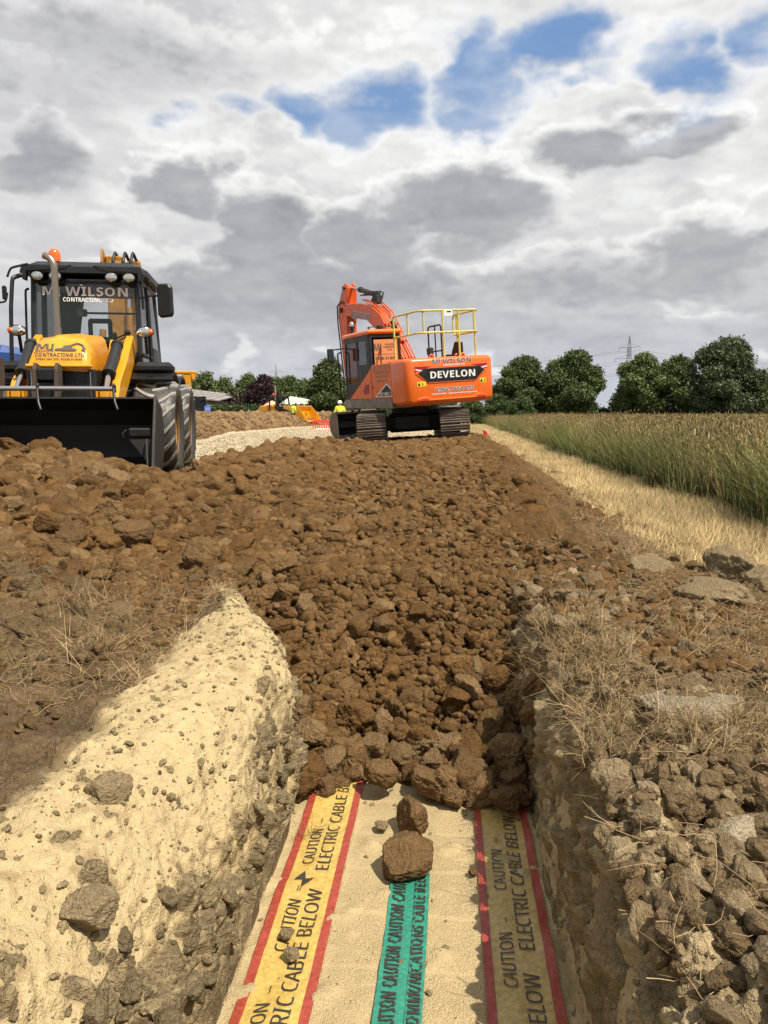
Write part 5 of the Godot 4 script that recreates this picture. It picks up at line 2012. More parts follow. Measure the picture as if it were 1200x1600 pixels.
# ---------------------------------------------------------------- the yellow backhoe loader, facing the camera
func tyre(r: float, w: float, name_it: String, parent: Node, xf: Transform3D, flip: bool) -> void:
	var g := Geo.new()
	g.T = at(Vector3.ZERO, Vector3(0, 0, 90))
	var h := w * 0.5
	g.lathe([Vector2(r * 0.52, -h * 0.72), Vector2(r * 0.60, -h * 0.86), Vector2(r * 0.78, -h), Vector2(r * 0.90, -h * 0.97), Vector2(r * 0.955, -h * 0.8), Vector2(r * 0.968, 0.0), Vector2(r * 0.955, h * 0.8), Vector2(r * 0.90, h * 0.97), Vector2(r * 0.78, h), Vector2(r * 0.60, h * 0.86), Vector2(r * 0.52, h * 0.72)], 48, true)
	var t := part(parent, name_it, g, M.rubber, xf)
	g = Geo.new()
	var n := 17
	for k in n:
		for s in [-1.0, 1.0]:
			var a0: float = TAU * (k + (0.0 if s < 0.0 else 0.5)) / n
			var pts := []
			for q in 7:
				var u := q / 6.0
				var x: float = s * lerpf(-0.03 * w, h * 1.0, u)
				var lead := (0.34 * u * u + 0.04 * u) * (-1.0 if flip else 1.0)
				var rr := r * lerpf(1.0, 0.985, u) if u < 0.95 else r * 0.93
				pts.append([a0 + lead, x, rr])
			for q in 6:
				var p0: Array = pts[q]
				var p1: Array = pts[q + 1]
				var hw := 0.040
				var fan := []
				for e in [[p0, -1], [p0, 1], [p1, 1], [p1, -1]]:
					var p: Array = e[0]
					var an: float = p[0] + e[1] * hw
					fan.append(Vector3(p[1], sin(an) * p[2], cos(an) * p[2]))
				var low := []
				for e in [[p0, -1.5], [p0, 1.5], [p1, 1.5], [p1, -1.5]]:
					var p: Array = e[0]
					var an: float = p[0] + e[1] * hw
					var rl: float = r * 0.94 if q < 5 or e[0] == p0 else r * 0.88
					low.append(Vector3(p[1], sin(an) * rl, cos(an) * rl))
				var out: Vector3 = (fan[0] + fan[2]) * 0.5
				out.x = 0.0
				g.quad_o(Vector3.ZERO, fan[0], fan[1], fan[2], fan[3], out)
				var side_d: Vector3 = fan[1] - fan[0]
				g.quad_o(Vector3.ZERO, fan[1], low[1], low[2], fan[2], side_d)
				g.quad_o(Vector3.ZERO, fan[0], low[0], low[3], fan[3], -side_d)
				if q == 5:
					g.quad_o(Vector3.ZERO, fan[2], low[2], low[3], fan[3], Vector3(s, 0, 0))
				if q == 0:
					g.quad_o(Vector3.ZERO, fan[0], low[0], low[1], fan[1], Vector3(-s, 0, 0))
	part(t, "tread_lugs", g, M.rubber_lug)
	g = Geo.new()
	g.T = at(Vector3.ZERO, Vector3(0, 0, 90))
	g.lathe([Vector2(0.0, -h * 0.25), Vector2(r * 0.2, -h * 0.25), Vector2(r * 0.3, -h * 0.5), Vector2(r * 0.5, -h * 0.6), Vector2(r * 0.56, -h * 0.80), Vector2(r * 0.56, h * 0.80), Vector2(r * 0.5, h * 0.6), Vector2(r * 0.3, h * 0.5), Vector2(r * 0.2, h * 0.25), Vector2(0.0, h * 0.25)], 28)
	part(t, "wheel_rim", g, M.yellow_old_shaded)


func headlamp(parent: Node, p: Vector3, s: float) -> void:
	var g := Geo.new()
	g.T = Transform3D(Basis(Vector3(1, 0, 0), Vector3(0, 0, 1), Vector3(0, -1, 0)).scaled(Vector3(1.12, 0.68, 1)), p)
	g.lathe([Vector2(0.0, -0.13), Vector2(0.07, -0.12), Vector2(0.112, -0.04), Vector2(0.118, 0.0), Vector2(0.104, 0.004)], 24, true)
	var h := part(parent, "headlamp", g, M.black_paint)
	g = Geo.new()
	g.T = Transform3D(Basis(Vector3(1, 0, 0), Vector3(0, 0, 1), Vector3(0, -1, 0)).scaled(Vector3(1.12, 0.68, 1)), p)
	g.lathe([Vector2(0.106, -0.01), Vector2(0.09, 0.02), Vector2(0.05, 0.035), Vector2(0.0, 0.04)], 24, true)
	part(h, "headlamp_lens", g, M.clear_lens)
	g = Geo.new()
	for q in 3:
		g.T = Transform3D(Basis(Vector3(1, 0, 0), Vector3(0, 0, 1), Vector3(0, -1, 0)), p + Vector3(-0.06 * s + 0.035 * (q - 1), 0.012 * (q % 2) - 0.015, 0.028))
		g.lathe([Vector2(0.026, -0.004), Vector2(0.018, 0.010), Vector2(0.0, 0.012)], 12, true)
	part(h, "reflector", g, M.chrome)
	g = Geo.new()
	g.T = Transform3D(Basis(Vector3(1, 0, 0), Vector3(0, 0, 1), Vector3(0, -1, 0)).scaled(Vector3(0.9, 1.3, 1)), p + Vector3(s * 0.085, 0, 0.018))
	g.lathe([Vector2(0.038, -0.005), Vector2(0.028, 0.014), Vector2(0.0, 0.018)], 14, true)
	part(h, "indicator_lens", g, M.amber_lens)
	g = Geo.new()
	g.bar(p + Vector3(0, -0.06, -0.08), p + Vector3(0, -0.3, -0.16), 0.04, 0.04, 0.005)
	part(h, "lamp_post", g, M.black_paint)


func build_backhoe() -> void:
	var root := thing("backhoe_loader", "yellow backhoe loader facing the camera with a black front bucket behind the soil heap", "digger", at(Vector3(-5.32, 0.11, -11.05), Vector3(0, 13.0, 0)))
	var g: Geo
	# --- wheels
	for s in [-1.0, 1.0]:
		tyre(0.70, 0.60, "front_tyre", root, at(Vector3(s * 1.03, 0.69, 0.05)), false)
		tyre(0.72, 0.60, "rear_tyre", root, at(Vector3(s * 1.0, 0.70, -2.15)), false)
	g = Geo.new()
	g.bar(Vector3(-0.8, 0.68, 0), Vector3(0.8, 0.68, 0), 0.2, 0.22, 0.03)
	g.bar(Vector3(-0.8, 0.70, -2.15), Vector3(0.8, 0.70, -2.15), 0.24, 0.26, 0.03)
	g.box(Vector3(0, 0.78, -1.1), Vector3(0.55, 0.4, 3.6), 0.03)
	part(root, "chassis", g, M.black_paint)
	# --- bonnet
	g = Geo.new()
	var secs := []
	for e in [[1.42, 1.49, 0.455, 1.48, 0.0], [1.42, 1.54, 0.455, 1.48, 0.0], [1.27, 1.77, 0.435, 1.48, 0.012], [1.05, 1.84, 0.43, 1.48, 0.03], [0.70, 1.875, 0.40, 1.50, 0.035], [0.10, 1.93, 0.38, 1.50, 0.03], [-0.14, 1.94, 0.37, 1.50, 0.02]]:
		var z: float = e[0]
		var ty: float = e[1]
		var hw: float = e[2]
		var by: float = e[3]
		var ring := []
		var mid: float = lerpf(by, ty, 0.55)
		ring.append_array([Vector3(-hw, by, z), Vector3(-hw * 0.985, mid, z), Vector3(-hw * 0.86, ty - 0.035 - e[4], z), Vector3(-hw * 0.72, ty - e[4] * 0.55, z), Vector3(-hw * 0.38, ty - e[4] * 0.1, z), Vector3(-hw * 0.30, ty + e[4] * 0.35, z), Vector3(hw * 0.02, ty + e[4] * 0.45, z), Vector3(hw * 0.10, ty - e[4] * 0.1, z), Vector3(hw * 0.38, ty - e[4] * 0.1, z), Vector3(hw * 0.72, ty - e[4] * 0.55, z), Vector3(hw * 0.86, ty - 0.035 - e[4], z), Vector3(hw * 0.985, mid, z), Vector3(hw, by, z)])
		secs.append(ring)
	g.loft(secs, true, true)
	g.soften(50.0)
	g.box(Vector3(0, 1.515, 1.43), Vector3(0.95, 0.035, 0.05), 0.012)
	var bonnet := part(root, "bonnet", g, M.yellow)
	bonnet.set_meta("label", "yellow bonnet with a contractor's name printed on its front slope")
	# print on the slope of the bonnet
	var slope := at(Vector3(-0.02, 1.660, 1.352), Vector3(-33, 0, 0))
	letters(bonnet, "MJ", 0.060, M.grey_print, slope * at(Vector3(-0.20, 0.072, 0)), 0.25, true, 0.002)
	letters(bonnet, "WILSON", 0.030, M.grey_print, slope * at(Vector3(-0.21, 0.018, 0)), 0.27, true, 0.002)
	letters(bonnet, "CONTRACTING LTD", 0.042, M.grey_print, slope * at(Vector3(0.02, -0.034, 0)), 0.70, true, 0.002)
	letters(bonnet, "07967 304 372  01636 814695", 0.024, M.grey_print, slope * at(Vector3(0.02, -0.088, 0)), 0.66, true, 0.002)
	g = Geo.new()
	g.T = slope * at(Vector3(0, 0.02, 0), Vector3.ZERO) * Transform3D(Basis.from_scale(Vector3(1, 0.75, 1)), Vector3.ZERO)
	g.prism([Vector2(-0.06, -0.005), Vector2(0.24, -0.005), Vector2(0.26, 0.02), Vector2(0.20, 0.035), Vector2(0.17, 0.09), Vector2(0.07, 0.08), Vector2(0.05, 0.04), Vector2(-0.05, 0.03)], 0.0, 0.003)
	g.prism([Vector2(0.15, 0.06), Vector2(0.26, 0.115), Vector2(0.33, 0.09), Vector2(0.36, 0.03), Vector2(0.38, 0.035), Vector2(0.345, 0.105), Vector2(0.26, 0.135), Vector2(0.14, 0.085)], 0.0, 0.0034)
	g.prism([Vector2(0.33, 0.03), Vector2(0.40, 0.03), Vector2(0.37, -0.005), Vector2(0.33, 0.0)], 0.0, 0.003)
	part(bonnet, "digger_emblem", g, M.grey_print)
	# --- grille and sides below the bonnet
	g = Geo.new()
	g.box(Vector3(0, 1.13, 1.28), Vector3(0.86, 0.72, 0.14), 0.02)
	g.box(Vector3(0, 1.2, 0.55), Vector3(0.74, 0.62, 1.4), 0.02)
	var grille := part(root, "grille", g, M.cab_grey)
	g = Geo.new()
	for k in 16:
		g.box(Vector3(-0.285 + 0.038 * k, 1.17, 1.356), Vector3(0.014, 0.56, 0.012), 0.003)
	part(grille, "grille_bars", g, M.cab_grey).set_meta("kind", "stuff")
	g = Geo.new()
	for e in [-0.365, 0.365]:
		g.box(Vector3(e, 1.15, 1.36), Vector3(0.012, 0.62, 0.02), 0.003)
	part(grille, "grille_edge", g, M.bright_steel)
	bonnet.transform = Transform3D(Basis.from_scale(Vector3(0.86, 1.25, 1.0)), Vector3(0, -0.37, 0))
	# --- exhaust
	g = Geo.new()
	var ex := [Vector3(-0.20, 1.86, 0.62), Vector3(-0.20, 2.08, 0.62)]
	g.tube(ex, 0.052, 16)
	g.tube([Vector3(-0.20, 2.06, 0.62), Vector3(-0.20, 2.085, 0.62)], 0.056, 16)
	var pts := [Vector3(-0.20, 2.08, 0.62), Vector3(-0.20, 2.86, 0.62)]
	for k in 7:
		var t := k / 6.0 * PI / 2.4
		pts.append(Vector3(-0.20 - 0.16 * (1.0 - cos(t)), 2.88 + 0.17 * sin(t), 0.62 - 0.05 * (1.0 - cos(t))))
	pts.append(pts[-1] + (pts[-1] - pts[-2]).normalized() * 0.02)
	g.tube(pts, 0.046, 16, false)
	part(root, "exhaust_stack", g, M.exhaust_steel)
	# --- loader arms, lift rams, linkage
	for s in [-1.0, 1.0]:
		g = Geo.new()
		g.side([Vector2(-0.20, 1.98), Vector2(-0.05, 2.05), Vector2(0.10, 1.98), Vector2(0.55, 1.66), Vector2(1.10, 1.36), Vector2(1.46, 0.98), Vector2(1.52, 0.60), Vector2(1.50, 0.42), Vector2(1.40, 0.40), Vector2(1.10, 0.80), Vector2(0.85, 1.10), Vector2(0.30, 1.42), Vector2(-0.18, 1.76)], s * 0.64 - 0.055, s * 0.64 + 0.055, 0.015)
		var arm := part(root, "loader_arm", g, M.yellow)
		# upright plate beside the bonnet
		g = Geo.new()
		g.side([Vector2(0.62, 0.95), Vector2(0.98, 0.95), Vector2(0.80, 1.60), Vector2(0.52, 1.94), Vector2(0.44, 1.94), Vector2(0.44, 1.6)], s * 0.49 - 0.022, s * 0.49 + 0.022, 0.006)
		g.tube([Vector3(s * 0.49, 0.9, 0.68), Vector3(s * 0.49, 1.92, 0.48)], 0.03, 8)
		part(arm, "arm_support", g, M.yellow)
		# ram
		g = Geo.new()
		var ra := Vector3(s * 0.57, 1.84, 0.60)
		var rb := Vector3(s * 0.55, 1.44, 1.12)
		var rc := Vector3(s * 0.545, 1.18, 1.42)
		g.tube([ra, rb], 0.075, 14)
		g.tube([rb - (rb - ra) * 0.06, rb + (rb - ra) * 0.02], 0.092, 14)
		g.tube([ra - (rb - ra).normalized() * 0.05, ra], 0.085, 14)
		var ram := part(arm, "lift_ram", g, M.cab_grey)
		g = Geo.new()
		g.tube([rb, rc], 0.038, 10)
		part(ram, "piston_rod", g, M.chrome)
		g = Geo.new()
		g.box(rc, Vector3(0.12, 0.14, 0.14), 0.02)
		g.box(rc + Vector3(s * 0.09, -0.06, 0.0), Vector3(0.03, 0.22, 0.10), 0.008)
		g.box(rc + Vector3(-s * 0.09, -0.06, 0.0), Vector3(0.03, 0.22, 0.10), 0.008)
		part(arm, "ram_bracket", g, M.yellow)
		headlamp(root, Vector3(s * 0.88, 2.09, 0.12), s)
	g = Geo.new()
	g.bar(Vector3(-0.62, 0.72, 1.38), Vector3(0.62, 0.72, 1.38), 0.16, 0.16, 0.02)
	part(root, "cross_tube", g, M.yellow)
	# fork hangers over the bucket back: dark steel brackets
	for p in [[-0.83, 1.60, 1.50], [-0.10, 1.52, 1.62]]:
		g = Geo.new()
		for e in [-0.13, 0.13]:
			g.side([Vector2(p[2] - 0.14, p[1]), Vector2(p[2] + 0.02, p[1] + 0.03), Vector2(p[2] + 0.10, p[1] - 0.05), Vector2(p[2] + 0.16, 1.10), Vector2(p[2] + 0.03, 1.10), Vector2(p[2] - 0.10, p[1] - 0.3)], p[0] + e - 0.022, p[0] + e + 0.022, 0.006)
		var fb := part(root, "fork_bracket", g, M.rust)
		g = Geo.new()
		g.box(Vector3(p[0], p[1] - 0.12, p[2]), Vector3(0.23, 0.16, 0.14), 0.02)
		g.box(Vector3(p[0], p[1] - 0.32, p[2] - 0.02), Vector3(0.23, 0.24, 0.10), 0.02)
		part(fb, "bracket_block", g, M.black_paint)
	# --- bucket
	var yb := 0.22
	g = Geo.new()
	var bo := []
	for q in [[2.18, 1.165], [1.98, 1.135], [1.72, 1.02], [1.58, 0.82], [1.56, 0.60], [1.66, 0.40], [1.86, 0.27], [2.15, 0.21], [2.62, 0.18]]:
		bo.append(Vector2(q[0], q[1]))
	var bi := []
	for k in range(bo.size() - 1, -1, -1):
		bi.append(bo[k] + (Vector2(2.3, 0.75) - bo[k]).normalized() * 0.022)
	for k in bo.size() - 1:
		g.side([bo[k], bo[k + 1], bi[bo.size() - 2 - k], bi[bo.size() - 1 - k]], -1.19, 1.28)
	var bucket := part(root, "front_bucket", g, plain("bucket_black", lin(0.006, 0.006, 0.006), 0.6), at(Vector3(0, -0.05, 0)))
	bucket.set_meta("label", "wide black front bucket with worn steel edges")
	for s in [-1.0, 1.08]:
		g = Geo.new()
		g.side([Vector2(2.19, 1.17), Vector2(1.72, 1.02), Vector2(1.56, 0.6), Vector2(1.86, 0.27), Vector2(2.64, 0.17), Vector2(2.42, 0.72)], s * 1.195 - 0.016, s * 1.195 + 0.016)
		part(bucket, "bucket_cheek", g, M.bucket_black)
		g = Geo.new()
		g.bar(Vector3(s * 1.20, 1.17, 2.20), Vector3(s * 1.20, 0.72, 2.43), 0.036, 0.05, 0.006)
		g.bar(Vector3(s * 1.20, 0.73, 2.43), Vector3(s * 1.20, 0.17, 2.66), 0.034, 0.05, 0.006)
		g.bar(Vector3(s * 1.12, 0.66, 2.44), Vector3(s * 1.15, 0.17, 2.64), 0.02, 0.05, 0.006)
		g.prism([Vector2(s * 0.93, 0.66), Vector2(s * 1.17, 0.66), Vector2(s * 1.17, 0.30)], 2.36, 2.40)
		part(bucket, "cheek_edge", g, M.dark_steel)
		g = Geo.new()
		g.box(Vector3(s * 1.04, 0.74, 2.36), Vector3(0.26, 0.11, 0.10), 0.02)
		g.tube([Vector3(s * 0.9, 0.77, 2.36), Vector3(s * 0.86, 0.73, 2.38), Vector3(s * 0.87, 0.68, 2.38)], 0.016, 8)
		part(bucket, "clamp_block", g, M.black_paint)
	g = Geo.new()
	g.tube([Vector3(-1.25, 1.215, 2.10), Vector3(0.80, 1.215, 2.10)], 0.030, 14)
	part(root, "fork_shaft", g, M.bright_steel)
	for q in [-0.08, 0.80]:
		g = Geo.new()
		g.tube([Vector3(q, 1.25, 2.09), Vector3(q, 1.27, 2.11), Vector3(q, 1.18, 2.15), Vector3(q + 0.02, 1.05, 2.20), Vector3(q + 0.06, 0.96, 2.26)], 0.018, 8)
		g.box(Vector3(q, 1.215, 2.10), Vector3(0.035, 0.10, 0.10), 0.012)
		part(root, "shaft_clip", g, M.cab_grey)
	# --- fenders over the front wheels
	for s in [-1.0, 1.0]:
		g = Geo.new()
		var f0 := []
		var f1 := []
		for k in 7:
			var t := lerpf(PI * 0.32, PI * 0.82, k / 6.0)
			f0.append(Vector2(cos(t) * 0.80, 0.70 + sin(t) * 0.80))
			f1.push_front(Vector2(cos(t) * 0.83, 0.70 + sin(t) * 0.83))
		for k in 6:
			g.side([f0[k], f0[k + 1], f1[5 - k], f1[6 - k]], minf(s * 0.72, s * 1.28), maxf(s * 0.72, s * 1.28))
		g.box(Vector3(s * 1.0, 1.57, 0.10), Vector3(0.56, 0.17, 0.36), 0.06)
		part(root, "mudguard", g, M.black_paint)
		g = Geo.new()
		f0 = []
		f1 = []
		for k in 7:
			var t := lerpf(PI * 0.2, PI * 0.8, k / 6.0)
			f0.append(Vector2(-2.15 + cos(t) * 0.82, 0.70 + sin(t) * 0.82))
			f1.push_front(Vector2(-2.15 + cos(t) * 0.86, 0.70 + sin(t) * 0.86))
		for k in 6:
			g.side([f0[k], f0[k + 1], f1[5 - k], f1[6 - k]], minf(s * 0.72, s * 1.16), maxf(s * 0.72, s * 1.16))
		part(root, "mudguard", g, M.black_paint)
	build_backhoe_cab(root)
	build_backhoe_rear(root)


func build_backhoe_cab(root: Node) -> void:
	var g := Geo.new()
	var zf := -0.16
	var zr := -1.80
	# frame: front posts, middle and rear posts, sills
	for s in [-1.0, 1.0]:
		g.bar(Vector3(s * 0.80, 1.25, zf), Vector3(s * 0.76, 2.80, zf - 0.14), 0.075, 0.09, 0.02, Vector3.BACK)
		g.bar(Vector3(s * 0.86, 1.15, -0.95), Vector3(s * 0.80, 2.80, -0.95), 0.07, 0.10, 0.02, Vector3.BACK)
		g.bar(Vector3(s * 0.86, 1.15, zr), Vector3(s * 0.78, 2.80, zr + 0.05), 0.09, 0.12, 0.02, Vector3.BACK)
		g.bar(Vector3(s * 0.835, 1.20, zf), Vector3(s * 0.86, 1.20, zr), 0.08, 0.12, 0.02)
		g.bar(Vector3(s * 0.77, 2.76, zf - 0.12), Vector3(s * 0.79, 2.76, zr), 0.08, 0.10, 0.02)
		g.bar(Vector3(s * 0.83, 1.74, zf), Vector3(s * 0.85, 1.74, -0.95), 0.05, 0.05, 0.01)
		g.bar(Vector3(s * 0.855, 1.62, -0.95), Vector3(s * 0.85, 1.62, zr), 0.06, 0.55, 0.02)
	g.box(Vector3(0, 1.2, -0.98), Vector3(1.62, 0.12, 1.62), 0.02)
	g.box(Vector3(0, 1.55, zf - 0.04), Vector3(1.56, 0.46, 0.07), 0.02)
	g.box(Vector3(0, 1.45, zr), Vector3(1.62, 0.5, 0.06), 0.02)
	g.bar(Vector3(-0.80, 2.46, zr + 0.02), Vector3(0.80, 2.46, zr + 0.02), 0.05, 0.03, 0.01)
	g.box(Vector3(0, 2.76, zr + 0.04), Vector3(1.6, 0.10, 0.08), 0.02)
	var cab := part(root, "cab", g, M.cab_grey, Transform3D(Basis.from_scale(Vector3(0.96, 1.09, 1.0)), Vector3(0, -0.108, 0)))
	cab.set_meta("label", "dark cab with lamps under the roof brow")
	# roof with a brow that dips in the middle
	g = Geo.new()
	var rp := [Vector2(-0.90, -0.32), Vector2(-0.82, -0.12), Vector2(-0.3, -0.09), Vector2(0.3, -0.09), Vector2(0.82, -0.12), Vector2(0.92, -0.32), Vector2(0.92, -1.80), Vector2(0.80, -1.92), Vector2(-0.80, -1.92), Vector2(-0.90, -1.80)]
	var lo := []
	var up := []
	var tp := []
	for p in rp:
		lo.append(Vector3(p.x, 2.80, p.y))
		up.append(Vector3(p.x, 2.88, p.y))
		tp.append(Vector3(p.x * 0.84, 2.965, -0.95 + (p.y + 0.95) * 0.82))
	for a in [lo, up, tp]:
		a.reverse()
	g.loft([lo, up, tp])
	g.soften(35.0)
	var roof := part(cab, "cab_roof", g, M.cab_grey)
	g = Geo.new()
	for s in [-1.0, 1.0]:
		g.T = Transform3D(Basis.from_scale(Vector3(s, 1, 1)), Vector3.ZERO)
		g.prism([Vector2(0.16, 2.90), Vector2(0.86, 2.90), Vector2(0.90, 2.80), Vector2(0.86, 2.70), Vector2(0.82, 2.69), Vector2(0.80, 2.80), Vector2(0.34, 2.83), Vector2(0.24, 2.845)], -0.20, -0.075, 0.015)
	part(roof, "roof_brow", g, M.cab_grey)
	# lamps under the brow
	for x in [-0.66, -0.40, 0.42, 0.68]:
		g = Geo.new()
		g.T = Transform3D(Basis(Vector3(1, 0, 0), Vector3(0, 0, 1), Vector3(0, -1, 0)).scaled(Vector3(1.12, 0.74, 1)), Vector3(x, 2.752, -0.10))
		g.lathe([Vector2(0.0, -0.08), Vector2(0.06, -0.07), Vector2(0.088, -0.02), Vector2(0.088, 0.006), Vector2(0.078, 0.008)], 22, true)
		var h := part(roof, "roof_lamp", g, M.black_paint)
		g = Geo.new()
		g.T = Transform3D(Basis(Vector3(1, 0, 0), Vector3(0, 0, 1), Vector3(0, -1, 0)).scaled(Vector3(1.12, 0.74, 1)), Vector3(x, 2.752, -0.10))
		g.lathe([Vector2(0.079, 0.002), Vector2(0.06, 0.018), Vector2(0.03, 0.026), Vector2(0.0, 0.028)], 22, true)
		part(h, "lamp_lens", g, M.clear_lens)
	# name over the windscreen
	letters(cab, "MJ WILSON", 0.118, M.white_print, at(Vector3(0.0, 2.575, -0.232), Vector3(-6, 0, 0)), 1.26, true, 0.002)
	letters(cab, "CONTRACTING LTD", 0.056, M.white_print, at(Vector3(0.04, 2.465, -0.220), Vector3(-6, 0, 0)), 0.74, true, 0.002)
	# glass
	g = Geo.new()
	g.quad(Vector3(-0.77, 1.78, zf + 0.005), Vector3(0.77, 1.78, zf + 0.005), Vector3(0.73, 2.74, zf - 0.10), Vector3(-0.73, 2.74, zf - 0.10))
	part(cab, "windscreen", g, M.cab_glass)
	g = Geo.new()
	g.quad(Vector3(-0.74, 2.56, zf - 0.10), Vector3(0.74, 2.56, zf - 0.10), Vector3(0.73, 2.745, zf - 0.115), Vector3(-0.73, 2.745, zf - 0.115))
	part(cab, "sun_strip", g, M.dark_glass)
	g = Geo.new()
	g.prism([Vector2(-0.80, 1.3), Vector2(-0.42, 1.3), Vector2(-0.50, 1.9), Vector2(-0.36, 2.72), Vector2(-0.76, 2.72)], zr + 0.06, zr + 0.09)
	g.prism([Vector2(0.80, 1.3), Vector2(0.62, 1.3), Vector2(0.62, 2.72), Vector2(0.76, 2.72)], zr + 0.06, zr + 0.09)
	g.box(Vector3(0, 2.70, -1.0), Vector3(1.5, 0.04, 1.5))
	part(cab, "cab_lining", g, M.seat_black)
	g = Geo.new()
	g.quad(Vector3(-0.78, 1.72, zr), Vector3(0.78, 1.72, zr), Vector3(0.73, 2.72, zr + 0.04), Vector3(-0.73, 2.72, zr + 0.04))
	part(cab, "rear_window", g, M.cab_glass)
	for s in [-1.0, 1.0]:
		g = Geo.new()
		g.quad(Vector3(s * 0.835, 1.24, zf - 0.04), Vector3(s * 0.86, 1.24, -0.92), Vector3(s * 0.80, 2.72, -0.92), Vector3(s * 0.77, 2.72, zf - 0.16))
		part(cab, "door_glass", g, M.dark_glass)
		g = Geo.new()
		g.quad(Vector3(s * 0.865, 1.86, -0.98), Vector3(s * 0.86, 1.86, zr + 0.04), Vector3(s * 0.80, 2.72, zr + 0.06), Vector3(s * 0.81, 2.72, -0.98))
		part(cab, "side_glass", g, M.dark_glass)
		g = Geo.new()
		g.tube(arc_path([Vector3(s * 0.88, 2.62, zf - 0.25), Vector3(s * 0.91, 2.6, zf - 0.2), Vector3(s * 0.93, 1.4, zf - 0.14), Vector3(s * 0.88, 1.36, zf - 0.2)]), 0.017, 8)
		part(cab, "door_rail", g, M.black_paint)
	# interior
	g = Geo.new()
	g.box(Vector3(-0.02, 1.80, -1.25), Vector3(0.48, 0.46, 0.12), 0.05)
	g.box(Vector3(-0.02, 1.62, -1.0), Vector3(0.5, 0.14, 0.5), 0.05)
	g.box(Vector3(-0.02, 2.03, -1.26), Vector3(0.40, 0.06, 0.10), 0.025)
	for s in [-0.16, 0.16]:
		g.box(Vector3(-0.02 + s, 2.17, -1.26), Vector3(0.07, 0.26, 0.08), 0.025)
	g.box(Vector3(-0.02, 2.29, -1.26), Vector3(0.38, 0.07, 0.08), 0.025)
	g.box(Vector3(0.22, 1.98, -1.2), Vector3(0.07, 0.3, 0.07), 0.03)
	part(cab, "driver_seat", g, M.seat_black)
	g = Geo.new()
	var ring := []
	for k in 25:
		var t := TAU * k / 24.0
		ring.append(Vector3(-0.42 + cos(t) * 0.18, 1.80 + sin(t) * 0.09, -0.52 + sin(t) * 0.15))
	g.tube(ring, 0.018, 8, false)
	g.tube([Vector3(-0.42, 1.80, -0.52), Vector3(-0.42, 1.5, -0.36)], 0.035, 8)
	g.box(Vector3(-0.44, 1.74, -0.34), Vector3(0.5, 0.22, 0.22), 0.08)
	part(cab, "steering_wheel", g, M.seat_black)
	g = Geo.new()
	g.box(Vector3(-0.08, 2.30, -0.30), Vector3(0.16, 0.10, 0.04), 0.015)
	g.tube([Vector3(-0.08, 2.34, -0.3), Vector3(-0.06, 2.6, -0.26)], 0.012, 6)
	part(cab, "inside_mirror", g, M.seat_black)
	# wiper
	g = Geo.new()
	g.tube([Vector3(0.08, 1.80, zf + 0.03), Vector3(0.62, 2.02, zf + 0.03)], 0.012, 6)
	g.tube([Vector3(0.13, 1.79, zf + 0.035), Vector3(0.66, 1.99, zf + 0.035)], 0.009, 6)
	g.tube([Vector3(0.62, 2.04, zf + 0.03), Vector3(0.60, 1.60, zf + 0.05)], 0.016, 6)
	g.box(Vector3(0.62, 2.03, zf + 0.02), Vector3(0.10, 0.06, 0.06), 0.02)
	part(cab, "windscreen_wiper", g, M.black_paint)
	# beacon
	g = Geo.new()
	g.T = at(Vector3(-0.44, 2.90, -0.30))
	g.lathe([Vector2(0.0, 0.0), Vector2(0.09, 0.0), Vector2(0.09, 0.07), Vector2(0.0, 0.07)], 18)
	var b := part(roof, "beacon_base", g, M.black_paint)
	g = Geo.new()
	g.T = at(Vector3(-0.44, 2.97, -0.30))
	g.lathe([Vector2(0.088, 0.0), Vector2(0.088, 0.08), Vector2(0.08, 0.13), Vector2(0.05, 0.16), Vector2(0.0, 0.17)], 18, true)
	part(b, "beacon_lens", g, M.amber_lens)
	# mirrors on their arms
	for s in [-1.0, 1.0]:
		g = Geo.new()
		if s > 0.0:
			g.tube(arc_path([Vector3(0.82, 2.50, -0.22), Vector3(0.96, 2.52, -0.12), Vector3(1.20, 2.52, -0.05)]), 0.014, 8)
			g.tube([Vector3(0.84, 2.70, -0.2), Vector3(0.86, 2.35, -0.2)], 0.022, 8)
		else:
			g.tube(arc_path([Vector3(-0.86, 2.76, -0.1), Vector3(-0.97, 2.70, 0.02), Vector3(-0.99, 2.3, 0.10), Vector3(-1.01, 1.50, 0.16), Vector3(-0.95, 1.42, 0.14)]), 0.030, 10)
			g.tube(arc_path([Vector3(-1.04, 2.50, 0.06), Vector3(-1.06, 2.38, 0.08), Vector3(-1.30, 2.36, 0.10)]), 0.014, 8)
			g.tube(arc_path([Vector3(-0.74, 2.88, 0.02), Vector3(-0.98, 2.82, 0.05), Vector3(-1.03, 2.70, 0.06)]), 0.016, 8)
			g.box(Vector3(-1.08, 2.50, 0.06), Vector3(0.06, 0.18, 0.06), 0.015)
		part(cab, "mirror_arm", g, M.black_paint)
		g = Geo.new()
		var mx := 1.22 if s > 0.0 else -1.40
		g.T = at(Vector3(mx, 2.46 if s > 0.0 else 2.40, -0.02), Vector3(0, s * -18.0, 0))
		g.prism([Vector2(-0.11, -0.20), Vector2(-0.07, -0.235), Vector2(0.10, -0.225), Vector2(0.13, -0.18), Vector2(0.12, 0.16), Vector2(0.08, 0.21), Vector2(-0.09, 0.21), Vector2(-0.12, 0.16)], -0.04, 0.05, 0.022)
		var mi := part(cab, "mirror", g, M.black_paint)
		g = Geo.new()
		g.T = at(Vector3(mx, 2.46 if s > 0.0 else 2.40, -0.02), Vector3(0, s * -18.0, 0))
		g.box(Vector3(0, -0.01, -0.042), Vector3(0.19, 0.37, 0.005))
		part(mi, "mirror_glass", g, M.mirror_face)


